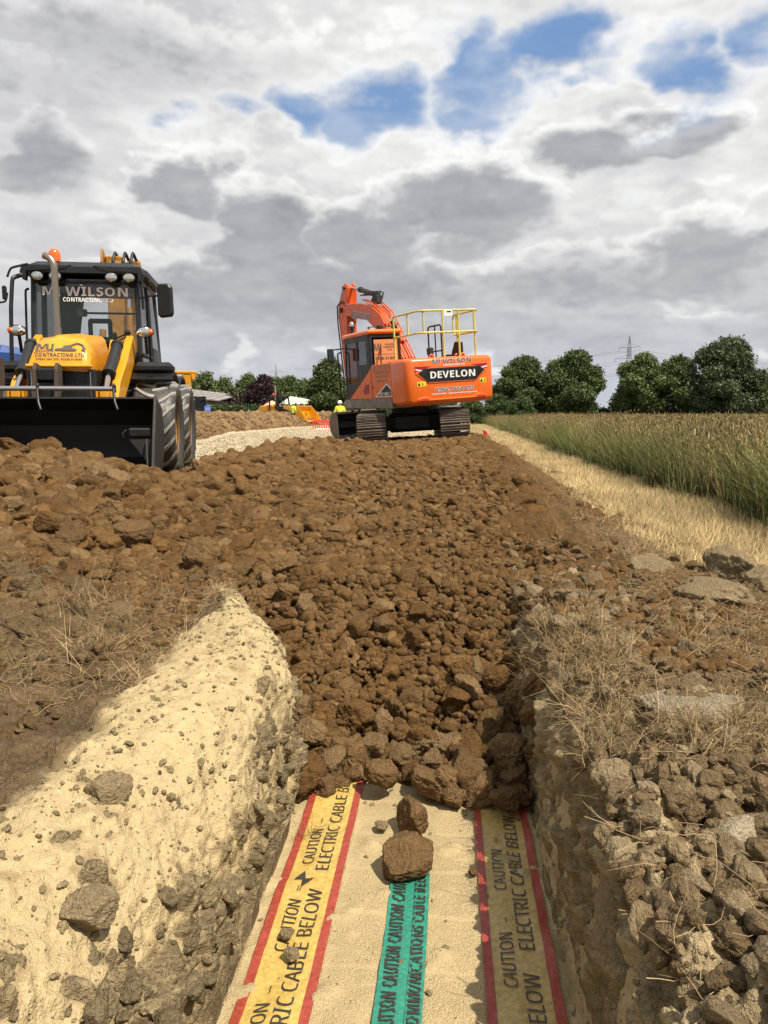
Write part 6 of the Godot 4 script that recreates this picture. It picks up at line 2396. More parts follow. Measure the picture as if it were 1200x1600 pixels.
func build_backhoe_rear(root: Node) -> void:
	var g := Geo.new()
	# frame for the backhoe, stabiliser leg housings
	g.box(Vector3(0, 0.95, -2.85), Vector3(2.36, 0.5, 0.14), 0.03)
	part(root, "rear_frame", g, M.yellow_old_shaded)
	for s in [-1.0, 1.0]:
		g = Geo.new()
		g.box(Vector3(s * 1.14, 1.05, -2.95), Vector3(0.16, 1.15, 0.16), 0.015)
		g.box(Vector3(s * 1.12, 1.66, -2.95), Vector3(0.42, 0.06, 0.18), 0.015)
		g.box(Vector3(s * 1.26, 1.58, -2.95), Vector3(0.07, 0.10, 0.19), 0.01)
		part(root, "stabiliser_leg", g, M.yellow)
	# folded boom and dipper standing behind the cab
	var bx := -0.12
	g = Geo.new()
	g.side([Vector2(-2.95, 0.9), Vector2(-3.2, 0.9), Vector2(-3.35, 1.6), Vector2(-3.62, 2.5), Vector2(-3.72, 3.3), Vector2(-3.60, 3.62), Vector2(-3.40, 3.60), Vector2(-3.26, 3.2), Vector2(-3.18, 2.4), Vector2(-3.02, 1.6)], bx - 0.15, bx + 0.15, 0.02)
	var boom := part(root, "backhoe_boom", g, M.yellow_old_shaded, at(Vector3(0, 0.13, 0)))
	g = Geo.new()
	g.side([Vector2(-3.45, 3.72), Vector2(-3.62, 3.78), Vector2(-3.9, 3.55), Vector2(-4.0, 2.6), Vector2(-3.95, 1.1), Vector2(-3.78, 1.1), Vector2(-3.70, 2.6), Vector2(-3.5, 3.3)], bx + 0.17, bx + 0.40, 0.02)
	part(root, "backhoe_dipper", g, M.yellow_old_shaded)
	for e in [-0.24, -0.02, 0.16, 0.30]:
		g = Geo.new()
		if e == -0.24:
			g.side([Vector2(-3.3, 3.05), Vector2(-3.25, 3.55), Vector2(-3.36, 3.80), Vector2(-3.50, 3.74), Vector2(-3.66, 3.40), Vector2(-3.62, 3.05)], bx + e - 0.02, bx + e + 0.02, 0.006)
			part(boom, "knuckle_plate", g, M.yellow_old_shaded)
		else:
			g.tube(arc_path([Vector3(bx + e, 3.2, -3.35), Vector3(bx + e - 0.02, 3.55, -3.28), Vector3(bx + e, 3.76, -3.42), Vector3(bx + e + 0.08, 3.5, -3.7), Vector3(bx + e + 0.10, 3.1, -3.8)]), 0.028, 8)
			part(boom, "hydraulic_hose", g, M.black_paint)
	g = Geo.new()
	g.box(Vector3(bx - 0.05, 3.52, -3.48), Vector3(0.32, 0.34, 0.16), 0.03)
	part(boom, "knuckle_block", g, M.yellow_old_shaded)
	g = Geo.new()
	g.tube([Vector3(bx - 0.30, 1.3, -2.9), Vector3(bx - 0.22, 2.3, -3.05)], 0.06, 10)
	g.tube([Vector3(bx + 0.24, 1.5, -3.0), Vector3(bx + 0.24, 2.7, -3.15)], 0.055, 10)
	var ram := part(boom, "boom_ram", g, M.yellow_old_shaded)
	g = Geo.new()
	g.tube([Vector3(bx + 0.24, 2.7, -3.15), Vector3(bx + 0.22, 3.3, -3.3)], 0.03, 8)
	part(ram, "piston_rod", g, M.chrome)
	g = Geo.new()
	g.box(Vector3(0.86, 1.45, -0.55), Vector3(0.09, 0.28, 0.22), 0.03)
	part(root, "red_extinguisher", g, M.red_plastic)


# ---------------------------------------------------------------- things far off
func leaf_clump(sd: int) -> ArrayMesh:
	var r := RandomNumberGenerator.new()
	r.seed = sd
	var g := Geo.new()
	for k in 13:
		var p := Vector3(r.randfn(), r.randfn() * 0.8, r.randfn()) * 0.36
		var n := (p.normalized() * 0.7 + Vector3(r.randfn(), r.randfn() + 0.5, r.randfn()) * 0.7).normalized()
		var x := n.cross(Vector3(r.randfn(), r.randfn(), r.randfn())).normalized()
		var y := n.cross(x)
		var s := r.randf_range(0.16, 0.30)
		var sh := r.randf_range(0.7, 1.3)
		g.col = Color(sh, sh, sh)
		var a := p - x * s
		var b := p - y * s * 0.6
		var c := p + x * s
		var d := p + y * s * 0.6
		g.smooth(a, b, c, n, n, n)
		g.smooth(a, c, d, n, n, n)
	return g.mesh()


var clumps := []


func tree(called: String, label: String, pos: Vector3, h: float, w: float, tone: Color, sd: int, count: int, size: float, low := 0.08, group := "", dense := 1.0) -> Node3D:
	var r := RandomNumberGenerator.new()
	r.seed = sd
	if clumps.is_empty():
		for k in 3:
			clumps.append(leaf_clump(500 + k))
	var o := thing(called, label, "tree", at(pos), group)
	var g := Geo.new()
	g.tube([Vector3(0, -0.3, 0), Vector3(0.1, h * 0.2, 0), Vector3(-0.05, h * 0.45, 0.1), Vector3(0.1, h * 0.8, 0)], h * 0.035, 8, true, h * 0.008)
	part(o, "trunk", g, M.bark)
	var lobes := []
	for k in 11:
		var t := (k + r.randf()) / 11.0
		var y := lerpf(low + 0.12, 0.86, t)
		var rad := w * 0.5 * sin(PI * clampf(0.16 + 0.80 * pow(t, 0.8), 0.0, 1.0))
		var a := k * 2.4 + r.randf()
		lobes.append([Vector3(cos(a) * rad * r.randf_range(0.5, 0.8), y * h, sin(a) * rad * r.randf_range(0.5, 0.8)), Vector3(w * r.randf_range(0.13, 0.27), h * r.randf_range(0.08, 0.16), w * r.randf_range(0.13, 0.27))])
	lobes.append([Vector3(0, h * 0.52, 0), Vector3(w * 0.30, h * 0.34, w * 0.30)])
	lobes.append([Vector3(w * 0.06, h * 0.86, 0), Vector3(w * 0.18, h * 0.14, w * 0.18)])
	for k in 6:
		var lb: Array = lobes[k * 2 % 11]
		g = Geo.new()
		g.tube([Vector3(0, h * (0.16 + 0.06 * k), 0), (lb[0] as Vector3) * 0.6 + Vector3(0, h * 0.1, 0), lb[0]], h * 0.012, 5, true, h * 0.004)
		part(o, "limb", g, M.bark)
	var xs := [[], [], []]
	var cs := [[], [], []]
	for k in count:
		var lb: Array = lobes[r.randi_range(0, lobes.size() - 1)]
		var d := Vector3(r.randfn(), r.randfn(), r.randfn()).normalized() * pow(r.randf(), 0.28 / dense) * r.randf_range(0.9, 1.12)
		var p: Vector3 = lb[0] + d * (lb[1] as Vector3)
		p.y = maxf(p.y, 0.15)
		var s := size * r.randf_range(0.6, 1.25)
		xs[k % 3].append(Transform3D(Basis.from_euler(Vector3(r.randf() * TAU, r.randf() * TAU, r.randf() * TAU)).scaled(Vector3.ONE * s), p))
		var c := tone * r.randf_range(0.65, 1.4)
		cs[k % 3].append(Color(c.r * r.randf_range(0.85, 1.2), c.g, c.b))
	for q in 3:
		scatter("crown", clumps[q], M.leaf, xs[q], cs[q], "", "", o)
	return o


func hedge(label: String, a: Vector3, b: Vector3, h: float, w: float, tone: Color, sd: int, count: int, size: float) -> void:
	var r := RandomNumberGenerator.new()
	r.seed = sd
	var o := thing("hedge", label, "hedge", at(a))
	var xs := []
	var cs := []
	for k in count:
		var t := r.randf()
		var top_y: float = h * (0.85 + 0.25 * N.low.get_noise_2d(t * 40.0, sd))
		var p := (b - a) * t + Vector3(r.randfn() * w * 0.35, top_y * sqrt(r.randf()), r.randfn() * w * 0.35)
		xs.append(Transform3D(Basis.from_euler(Vector3(r.randf() * TAU, r.randf() * TAU, 0)).scaled(Vector3.ONE * size * r.randf_range(0.6, 1.2)), p))
		cs.append(tone * r.randf_range(0.6, 1.4))
	scatter("foliage", clumps[0], M.leaf, xs, cs, "", "", o)


func strip(left: Array, right: Array, cols: int, lift: float, tone: Color, rough: float, crown := 0.0) -> ArrayMesh:
	var rows_n := 0
	var vert := PackedVector3Array()
	var col := PackedColorArray()
	for k in left.size() - 1:
		var steps := maxi(2, int((left[k] as Vector2).distance_to(left[k + 1]) / 0.4))
		for s in (steps + 1 if k == left.size() - 2 else steps):
			var t := float(s) / steps
			var a: Vector2 = (left[k] as Vector2).lerp(left[k + 1], t)
			var b: Vector2 = (right[k] as Vector2).lerp(right[k + 1], t)
			for i in cols + 1:
				var u := float(i) / cols
				var p := a.lerp(b, u)
				var n1: float = N.fbm.get_noise_2d(p.x * 0.9, p.y * 0.9)
				var n2: float = N.fine.get_noise_2d(p.x * 3.5, p.y * 3.5)
				var hill := sin(PI * u)
				var y := far_y(p.x, p.y) + lift + rough * (0.6 * n1 + 0.4 * n2) + crown * pow(hill, 0.75) * (1.0 + 0.35 * n1)
				vert.append(Vector3(p.x, y, p.y))
				var c := tone * (1.0 + 0.35 * n1 + 0.3 * n2)
				c.a = 1.0
				col.append(c)
			rows_n += 1
	return sheet(vert, col, cols + 1, rows_n)


func person_mesh(arm_out: float) -> ArrayMesh: # one continuous skin, meshed from tapered capsules
	var J := [ # from, to, radius, radius, colour index
		[Vector3(0, 0.98, 0), Vector3(0, 1.18, -0.01), 0.150, 0.150, 0], [Vector3(-0.07, 1.30, 0), Vector3(0.07, 1.30, 0), 0.145, 0.145, 0], [Vector3(-0.15, 1.42, 0), Vector3(0.15, 1.42, 0), 0.085, 0.085, 0],
		[Vector3(0, 1.45, 0), Vector3(0, 1.56, 0.01), 0.055, 0.055, 2], [Vector3(0, 1.63, 0.02), Vector3(0, 1.68, 0.02), 0.085, 0.095, 2],
		[Vector3(-0.20, 1.41, 0), Vector3(-0.25 - arm_out, 1.13, 0.02), 0.066, 0.056, 0], [Vector3(0.20, 1.41, 0), Vector3(0.25 + arm_out, 1.13, 0.02), 0.066, 0.056, 0],
		[Vector3(-0.25 - arm_out, 1.13, 0.02), Vector3(-0.24 - arm_out, 0.90, 0.10), 0.050, 0.036, 2], [Vector3(0.25 + arm_out, 1.13, 0.02), Vector3(0.24 + arm_out, 0.90, 0.10), 0.050, 0.036, 2],
		[Vector3(-0.24 - arm_out, 0.88, 0.11), Vector3(-0.235 - arm_out, 0.80, 0.13), 0.040, 0.026, 2], [Vector3(0.24 + arm_out, 0.88, 0.11), Vector3(0.235 + arm_out, 0.80, 0.13), 0.040, 0.026, 2],
		[Vector3(-0.09, 0.92, 0), Vector3(-0.12, 0.50, 0.02), 0.100, 0.070, 1], [Vector3(0.09, 0.92, 0), Vector3(0.13, 0.50, 0.0), 0.100, 0.070, 1],
		[Vector3(-0.12, 0.50, 0.02), Vector3(-0.13, 0.09, -0.01), 0.068, 0.050, 1], [Vector3(0.13, 0.50, 0.0), Vector3(0.15, 0.09, -0.02), 0.068, 0.050, 1],
		[Vector3(-0.13, 0.06, -0.02), Vector3(-0.14, 0.05, 0.14), 0.052, 0.042, 3], [Vector3(0.15, 0.06, -0.03), Vector3(0.17, 0.05, 0.13), 0.052, 0.042, 3]]
	var shade := [Color(0.62, 0.74, 0.03), Color(0.012, 0.015, 0.03), Color(0.42, 0.24, 0.16), Color(0.03, 0.02, 0.015)]
	var cell := 0.026
	var lo := Vector3(-0.45, -0.02, -0.24)
	var nx := 35
	var ny := 70
	var nz := 20
	var f := PackedFloat32Array()
	f.resize((nx + 1) * (ny + 1) * (nz + 1))
	f.fill(9.0)
	var who := PackedInt32Array()
	who.resize(f.size())
	for b in J.size():
		var a: Vector3 = J[b][0]
		var e: Vector3 = J[b][1]
		var pad: float = maxf(J[b][2], J[b][3]) + 0.06
		var c0 := ((a.min(e) - Vector3.ONE * pad - lo) / cell).floor()
		var c1 := ((a.max(e) + Vector3.ONE * pad - lo) / cell).ceil()
		for k in range(maxi(0, int(c0.z)), mini(nz, int(c1.z)) + 1):
			for j in range(maxi(0, int(c0.y)), mini(ny, int(c1.y)) + 1):
				for i in range(maxi(0, int(c0.x)), mini(nx, int(c1.x)) + 1):
					var p := lo + Vector3(i, j, k) * cell
					var ae := e - a
					var t := clampf((p - a).dot(ae) / maxf(1e-6, ae.length_squared()), 0.0, 1.0)
					var d: float = p.distance_to(a + ae * t) - lerpf(J[b][2], J[b][3], t)
					var q := (k * (ny + 1) + j) * (nx + 1) + i
					if d < f[q]:
						who[q] = J[b][4]
					var h := maxf(0.03 - absf(d - f[q]), 0.0) / 0.03
					f[q] = minf(d, f[q]) - h * h * 0.03 * 0.25
	var vid := {}
	var pos := PackedVector3Array()
	var col := PackedColorArray()
	var sx := nx + 1
	var sy := (nx + 1) * (ny + 1)
	for k in nz:
		for j in ny:
			for i in nx:
				var q := k * sy + j * sx + i
				var cnt := 0
				var acc := Vector3.ZERO
				var best := 9.0
				var bw := 0
				for e in [[0, 1], [2, 3], [4, 5], [6, 7], [0, 2], [1, 3], [4, 6], [5, 7], [0, 4], [1, 5], [2, 6], [3, 7]]:
					var m0: int = e[0]
					var m1: int = e[1]
					var q0 := q + (m0 & 1) + ((m0 >> 1) & 1) * sx + (m0 >> 2) * sy
					var q1 := q + (m1 & 1) + ((m1 >> 1) & 1) * sx + (m1 >> 2) * sy
					var f0 := f[q0]
					var f1 := f[q1]
					if (f0 < 0.0) != (f1 < 0.0):
						var t := f0 / (f0 - f1)
						var p0 := Vector3(m0 & 1, (m0 >> 1) & 1, m0 >> 2)
						var p1 := Vector3(m1 & 1, (m1 >> 1) & 1, m1 >> 2)
						acc += p0.lerp(p1, t)
						cnt += 1
						if minf(f0, f1) < best:
							best = minf(f0, f1)
							bw = who[q0] if f0 < f1 else who[q1]
				if cnt > 0:
					vid[q] = pos.size()
					pos.append(lo + (Vector3(i, j, k) + acc / cnt) * cell)
					col.append(shade[bw])
	var idx := PackedInt32Array()
	for k in range(1, nz):
		for j in range(1, ny):
			for i in range(1, nx):
				var q := k * sy + j * sx + i
				for ax in 3:
					var st: int = [1, sx, sy][ax]
					if (f[q] < 0.0) == (f[q + st] < 0.0):
						continue
					var u: int = [sx, sy, 1][ax]
					var w: int = [sy, 1, sx][ax]
					var c := [q - u - w, q - w, q, q - u]
					if not (vid.has(c[0]) and vid.has(c[1]) and vid.has(c[2]) and vid.has(c[3])):
						continue
					var a: int = vid[c[0]]
					var b: int = vid[c[1]]
					var d: int = vid[c[2]]
					var e: int = vid[c[3]]
					if f[q] < 0.0:
						idx.append_array(PackedInt32Array([a, d, b, a, e, d]))
					else:
						idx.append_array(PackedInt32Array([a, b, d, a, d, e]))
	var nor := PackedVector3Array()
	nor.resize(pos.size())
	for k in range(0, idx.size(), 3):
		var m := (pos[idx[k + 2]] - pos[idx[k]]).cross(pos[idx[k + 1]] - pos[idx[k]])
		for e in 3:
			nor[idx[k + e]] += m
	for k in nor.size():
		nor[k] = nor[k].normalized()
	var arr := []
	arr.resize(Mesh.ARRAY_MAX)
	arr[Mesh.ARRAY_VERTEX] = pos
	arr[Mesh.ARRAY_NORMAL] = nor
	arr[Mesh.ARRAY_COLOR] = col
	arr[Mesh.ARRAY_INDEX] = idx
	var am := ArrayMesh.new()
	am.add_surface_from_arrays(Mesh.PRIMITIVE_TRIANGLES, arr)
	return am


func person(label: String, pos: Vector3, turn: float, mesh: ArrayMesh) -> void:
	var o := thing("person", label, "person", at(pos, Vector3(0, turn, 0)))
	var m := plain("clothes", Color.WHITE, 0.85)
	m.vertex_color_use_as_albedo = true
	part(o, "body", mesh, m)
	var g := Geo.new()
	g.T = at(Vector3(0, 1.66, 0.015))
	g.lathe([Vector2(0.135, 0.0), Vector2(0.118, 0.02), Vector2(0.112, 0.07), Vector2(0.085, 0.12), Vector2(0.04, 0.142), Vector2(0.0, 0.148)], 18, true)
	g.box(Vector3(0, 0.005, 0.12), Vector3(0.16, 0.012, 0.09), 0.004)
	part(o, "safety_helmet", g, M.helmet_white)
	g = Geo.new()
	for y in [1.06, 1.20]:
		var ring := []
		for k in 17:
			var t := TAU * k / 16.0
			ring.append(Vector3(cos(t) * (0.158 if y < 1.1 else 0.168), y, sin(t) * 0.158))
		g.tube(ring, 0.018, 6, false)
	part(o, "reflective_band", g, M.silver_band)
	g = Geo.new()
	for s in [-1.0, 1.0]:
		g.box(Vector3(s * 0.032, 1.665, 0.108), Vector3(0.022, 0.012, 0.008), 0.003)
	g.box(Vector3(0, 1.64, 0.118), Vector3(0.02, 0.035, 0.03), 0.006)
	g.box(Vector3(0, 1.60, 0.105), Vector3(0.05, 0.01, 0.008), 0.002)
	part(o, "face_features", g, M.skin)


func tractor(label: String, xf: Transform3D) -> Node3D:
	var o := thing("tractor", label, "tractor", xf)
	var g := Geo.new()
	for s in [-1.0, 1.0]:
		g = Geo.new()
		g.T = at(Vector3(s * 0.82, 0.80, -0.9), Vector3(0, 0, 90))
		g.lathe([Vector2(0.3, -0.2), Vector2(0.74, -0.22), Vector2(0.8, -0.14), Vector2(0.8, 0.14), Vector2(0.74, 0.22), Vector2(0.3, 0.2)], 28)
		part(o, "rear_wheel", g, M.rubber)
		g = Geo.new()
		g.T = at(Vector3(s * 0.75, 0.55, 1.35), Vector3(0, 0, 90))
		g.lathe([Vector2(0.2, -0.15), Vector2(0.5, -0.16), Vector2(0.55, -0.1), Vector2(0.55, 0.1), Vector2(0.5, 0.16), Vector2(0.2, 0.15)], 24)
		part(o, "front_wheel", g, M.rubber)
		g = Geo.new()
		var f0 := []
		var f1 := []
		for k in 9:
			var t := lerpf(0.05, PI * 0.95, k / 8.0)
			f0.append(Vector2(-0.9 + cos(t) * 0.90, 0.82 + sin(t) * 0.95))
			f1.push_front(Vector2(-0.9 + cos(t) * 0.95, 0.82 + sin(t) * 1.0))
		for k in 8:
			g.side([f0[k], f0[k + 1], f1[7 - k], f1[8 - k]], minf(s * 0.52, s * 1.06), maxf(s * 0.52, s * 1.06))
		part(o, "mudguard", g, M.blue_paint)
		g = Geo.new()
		g.box(Vector3(s * 0.66, 2.62, 0.0), Vector3(0.07, 0.10, 0.07), 0.02)
		part(o, "corner_lamp", g, M.helmet_white)
	g = Geo.new()
	g.box(Vector3(0, 1.25, 1.0), Vector3(0.62, 0.62, 1.6), 0.1)
	part(o, "bonnet", g, M.blue_paint)
	g = Geo.new()
	g.box(Vector3(0, 0.75, 0.2), Vector3(0.5, 0.4, 2.6), 0.05)
	part(o, "chassis", g, M.black_paint)
	g = Geo.new()
	g.box(Vector3(0, 2.52, -0.55), Vector3(1.46, 0.14, 1.5), 0.05)
	for sx in [-1.0, 1.0]:
		for sz in [0.15, -1.2]:
			g.bar(Vector3(sx * 0.68, 1.2, sz), Vector3(sx * 0.64, 2.5, sz), 0.08, 0.08, 0.01)
	g.box(Vector3(0, 1.35, -0.55), Vector3(1.2, 0.5, 1.3), 0.05)
	var cab := part(o, "cab", g, M.cab_grey)
	g = Geo.new()
	for sz in [0.16, -1.21]:
		g = Geo.new()
		g.quad(Vector3(-0.66, 1.5, sz), Vector3(0.66, 1.5, sz), Vector3(0.62, 2.46, sz), Vector3(-0.62, 2.46, sz))
		part(cab, "window", g, M.dark_glass)
	return o


func far_digger() -> void:
	var o := thing("digger", "small yellow digger with a toothed bucket working behind the far soil bank", "digger", Transform3D(Basis.from_euler(Vector3(0, deg_to_rad(68.0), 0)).scaled(Vector3.ONE * 1.08), Vector3(-13.6, -0.05, -62.5)))
	var g := Geo.new()
	g.side([Vector2(-1.9, 0.6), Vector2(-1.9, 1.15), Vector2(-1.6, 1.45), Vector2(-0.5, 1.55), Vector2(0.0, 1.1), Vector2(0.0, 0.6)], -0.5, 0.5, 0.06)
	part(o, "engine_cover", g, M.yellow)
	g = Geo.new()
	g.box(Vector3(0, 0.95, 0.2), Vector3(0.9, 0.4, 2.2), 0.05)
	part(o, "chassis", g, M.black_paint)
	for s in [-1.0, 1.0]:
		for z in [-1.1, 1.2]:
			g = Geo.new()
			g.T = at(Vector3(s * 0.8, 0.5, z), Vector3(0, 0, 90))
			g.lathe([Vector2(0.2, -0.16), Vector2(0.5, -0.17), Vector2(0.56, -0.1), Vector2(0.56, 0.1), Vector2(0.5, 0.17), Vector2(0.2, 0.16)], 22)
			part(o, "wheel", g, M.rubber)
	g = Geo.new()
	g.box(Vector3(0, 2.20, -0.2), Vector3(1.1, 0.1, 1.2), 0.04)
	for sx in [-1.0, 1.0]:
		g.bar(Vector3(sx * 0.52, 1.1, 0.45), Vector3(sx * 0.46, 2.18, 0.25), 0.09, 0.09, 0.01)
		g.bar(Vector3(sx * 0.52, 1.1, -0.75), Vector3(sx * 0.50, 2.18, -0.75), 0.09, 0.09, 0.01)
		g.bar(Vector3(sx * 0.52, 1.1, -0.1), Vector3(sx * 0.50, 2.18, -0.15), 0.06, 0.06, 0.01)
	g.box(Vector3(0, 1.25, -0.2), Vector3(1.0, 0.3, 1.1), 0.03)
	g.box(Vector3(0, 1.6, -0.4), Vector3(0.4, 0.6, 0.14), 0.03)
	var cab := part(o, "cab", g, M.cab_grey)
	g = Geo.new()
	g.T = at(Vector3(-0.2, 2.25, -0.6))
	g.lathe([Vector2(0.0, 0.0), Vector2(0.07, 0.0), Vector2(0.06, 0.14), Vector2(0.0, 0.16)], 10)
	part(cab, "beacon", g, M.amber_lens)
	g = Geo.new()
	for s in [-0.4, 0.4]:
		g.side([Vector2(0.2, 1.3), Vector2(0.3, 1.5), Vector2(1.5, 1.25), Vector2(2.1, 0.9), Vector2(2.0, 0.7), Vector2(1.3, 1.0)], s - 0.06, s + 0.06, 0.01)
	part(o, "loader_arm", g, M.yellow)
	g = Geo.new()
	var a := [Vector2(2.0, 1.45), Vector2(1.75, 1.1), Vector2(1.8, 0.6), Vector2(2.2, 0.35), Vector2(2.9, 0.3)]
	var b := [Vector2(2.9, 0.34), Vector2(2.22, 0.40), Vector2(1.86, 0.63), Vector2(1.81, 1.08), Vector2(2.04, 1.42)]
	for k in 4:
		g.side([a[k], a[k + 1], b[3 - k], b[4 - k]], -1.0, 1.0)
	for s in [-1.0, 1.0]:
		g.side([Vector2(2.0, 1.45), Vector2(1.75, 1.1), Vector2(1.8, 0.6), Vector2(2.2, 0.35), Vector2(2.9, 0.3), Vector2(2.5, 0.9)], s - 0.02, s + 0.02)
	var bk := part(o, "loader_bucket", g, M.yellow)
	for k in 5:
		g = Geo.new()
		g.side([Vector2(2.85, 0.37), Vector2(3.12, 0.28), Vector2(3.12, 0.24), Vector2(2.85, 0.26)], -0.9 + 0.45 * k - 0.06, -0.9 + 0.45 * k + 0.06)
		part(bk, "bucket_tooth", g, M.yellow)


func pylon(label: String, pos: Vector3, h: float, turn: float, thick: float) -> void:
	var o := thing("pylon", label, "pylon", at(pos, Vector3(0, turn, 0)))
	var g := Geo.new()
	var lv := [[0.0, 0.095], [0.22, 0.062], [0.40, 0.040], [0.55, 0.026], [0.70, 0.022], [0.85, 0.016], [1.0, 0.002]]
	for k in lv.size() - 1:
		for q in 4:
			var s0 := Vector3([-1, 1, 1, -1][q], 0, [-1, -1, 1, 1][q])
			var s1 := Vector3([1, 1, -1, -1][q], 0, [-1, 1, 1, -1][q])
			var a: float = lv[k][1] * h
			var b: float = lv[k + 1][1] * h
			var y0: float = lv[k][0] * h
			var y1: float = lv[k + 1][0] * h
			g.bar(s0 * a + Vector3(0, y0, 0), s0 * b + Vector3(0, y1, 0), thick, thick)
			g.bar(s0 * a + Vector3(0, y0, 0), s1 * b + Vector3(0, y1, 0), thick * 0.6, thick * 0.6)
			g.bar(s1 * a + Vector3(0, y0, 0), s0 * b + Vector3(0, y1, 0), thick * 0.6, thick * 0.6)
	part(o, "lattice_tower", g, M.galvanised)
	for k in 3:
		g = Geo.new()
		var y: float = h * [0.56, 0.71, 0.85][k]
		var r: float = h * [0.15, 0.19, 0.14][k]
		for s in [-1.0, 1.0]:
			g.bar(Vector3(0, y, -0.02 * h), Vector3(s * r, y, 0), thick * 0.8, thick * 0.8)
			g.bar(Vector3(0, y, 0.02 * h), Vector3(s * r, y, 0), thick * 0.8, thick * 0.8)
			g.bar(Vector3(0, y + 0.05 * h, 0), Vector3(s * r, y, 0), thick * 0.6, thick * 0.6)
			g.bar(Vector3(s * r, y, 0), Vector3(s * r, y - 0.04 * h, 0), thick * 0.7, thick * 0.7)
		part(o, "cross_arm", g, M.galvanised)


func wire(label: String, a: Vector3, b: Vector3, sag: float, r: float, group: String) -> void:
	var g := Geo.new()
	var p := []
	for k in 15:
		var t := k / 14.0
		p.append(a.lerp(b, t) - Vector3(0, sag * 4.0 * t * (1.0 - t), 0))
	g.tube(p, r, 4, false)
	single("power_line", g, M.galvanised, label, "cable", Transform3D(), group)


func build_background() -> void:
	# pale stone track and the long bank of dug soil
	var tl := [Vector2(-8.0, -11.0), Vector2(-8.4, -18.0), Vector2(-8.8, -26.0), Vector2(-10.5, -34.0), Vector2(-12.2, -42.0), Vector2(-12.0, -56.0), Vector2(-9.6, -76.0), Vector2(-8.0, -110.0)]
	var tr := [Vector2(-3.7, -11.0), Vector2(-5.0, -18.0), Vector2(-5.4, -24.5), Vector2(-2.6, -30.0), Vector2(0.9, -38.0), Vector2(1.3, -56.0), Vector2(1.4, -76.0), Vector2(1.4, -110.0)]
	ground_piece("stone_track", strip(tl, tr, 60, 0.075, Color(0.78, 0.65, 0.44), 0.03), M.far_ground)
	var pebble := clod_mesh(310, 3, 7, 1.0)
	var xs := []
	var cs := []
	for k in 22000:
		var z := lerpf(-11.5, -60.0, pow(rng.randf(), 1.3))
		var x := rng.randf_range(-10.5, 0.5)
		var u := (z + 11.0) / -15.0
		if x < -8.0 - maxf(0.0, (-z - 26.0) * 0.2) or x > lerpf(-3.6, -5.3, clampf(u, 0.0, 1.0)) + maxf(0.0, (-z - 26.0) * 0.7):
			continue
		var s := (0.008 + 0.022 * pow(rng.randf(), 2.5)) * (1.0 + 0.02 * absf(z))
		xs.append(Transform3D(spin(s), Vector3(x, far_y(x, z) + 0.08, z)))
		cs.append(Color(0.78, 0.66, 0.46) * rng.randf_range(0.7, 1.12))
	scatter("track_stone", pebble, M.clod_earth, xs, cs, "pale crushed stone on the site track")
	var bl := [Vector2(-13.5, -22.0), Vector2(-14.2, -28.0), Vector2(-17.5, -41.0), Vector2(-17.0, -56.0), Vector2(-13.5, -72.0)]
	var br := [Vector2(-8.4, -22.0), Vector2(-9.0, -28.0), Vector2(-12.0, -41.0), Vector2(-11.6, -56.0), Vector2(-8.6, -72.0)]
	var bank := ground_piece("soil_bank", strip(bl, br, 36, 0.0, Color(0.34, 0.215, 0.11), 0.10, 1.08), M.far_ground)
	bank.set_meta("label", "long bank of dug brown soil beyond the stone track")
	xs = []
	cs = []
	for k in 9000:
		var t := rng.randf()
		var seg := int(t * 3.999)
		var f := t * 3.999 - seg
		var a: Vector2 = (bl[seg] as Vector2).lerp(bl[seg + 1], f)
		var b: Vector2 = (br[seg] as Vector2).lerp(br[seg + 1], f)
		var u := rng.randf_range(0.25, 1.03)
		var p := a.lerp(b, u)
		var s := rng.randf_range(0.03, 0.10)
		xs.append(Transform3D(spin(s), Vector3(p.x, far_y(p.x, p.y) + 1.08 * pow(maxf(0.0, sin(PI * u)), 0.75) + 0.02, p.y)))
		cs.append(Color(0.35, 0.225, 0.12) * rng.randf_range(0.7, 1.25))
	scatter("bank_clods", clod_mesh(311, 4, 8, 1.2), M.clod_earth, xs, cs, "small clods covering the long soil bank")

	# trees beyond the field
	if clumps.is_empty():
		for k in 3:
			clumps.append(leaf_clump(500 + k))
	var dark := Color(0.088, 0.122, 0.042)
	var mid := Color(0.112, 0.152, 0.052)
	tree("broadleaf_tree", "dark round tree right of the excavator, leftmost of the field trees", Vector3(11.0, 0, -119.0), 9.1, 9.6, dark, 1, 6300, 0.68, 0.0)
	tree("broadleaf_tree", "tall broad tree second from the excavator behind the field", Vector3(18.2, 0, -117.5), 9.9, 10.2, dark * 1.05, 2, 7140, 0.68, 0.0)
	tree("broadleaf_tree", "lighter green tree below the right pylon", Vector3(28.0, 0, -117.0), 9.4, 8.0, mid * 1.1, 3, 5040, 0.68, 0.02, "", 0.8)
	tree("broadleaf_tree", "thin crowned tree between the pylon tree and the tallest tree", Vector3(32.6, 0, -116.0), 8.9, 8.6, mid, 4, 3990, 0.68, 0.02, "", 0.7)
	tree("broadleaf_tree", "tallest and widest tree at the right of the field", Vector3(38.8, 0, -113.5), 11.3, 11.6, Color(0.092, 0.122, 0.056), 5, 7560, 0.68, 0.0)
	tree("bush", "low dark bush at the right frame edge under the tallest tree", Vector3(44.6, 0, -111.0), 4.6, 6.0, dark, 6, 900, 0.9, 0.0)
	tree("broadleaf_tree", "dark tree beside the excavator cab and the standing worker", Vector3(-13.2, 0, -84.0), 6.7, 5.2, dark * 0.9, 7, 4620, 0.5, 0.0)
	tree("broadleaf_tree", "dark tree half hidden by the orange excavator", Vector3(-9.6, 0, -86.0), 5.6, 5.0, dark * 0.95, 8, 3150, 0.5, 0.0)
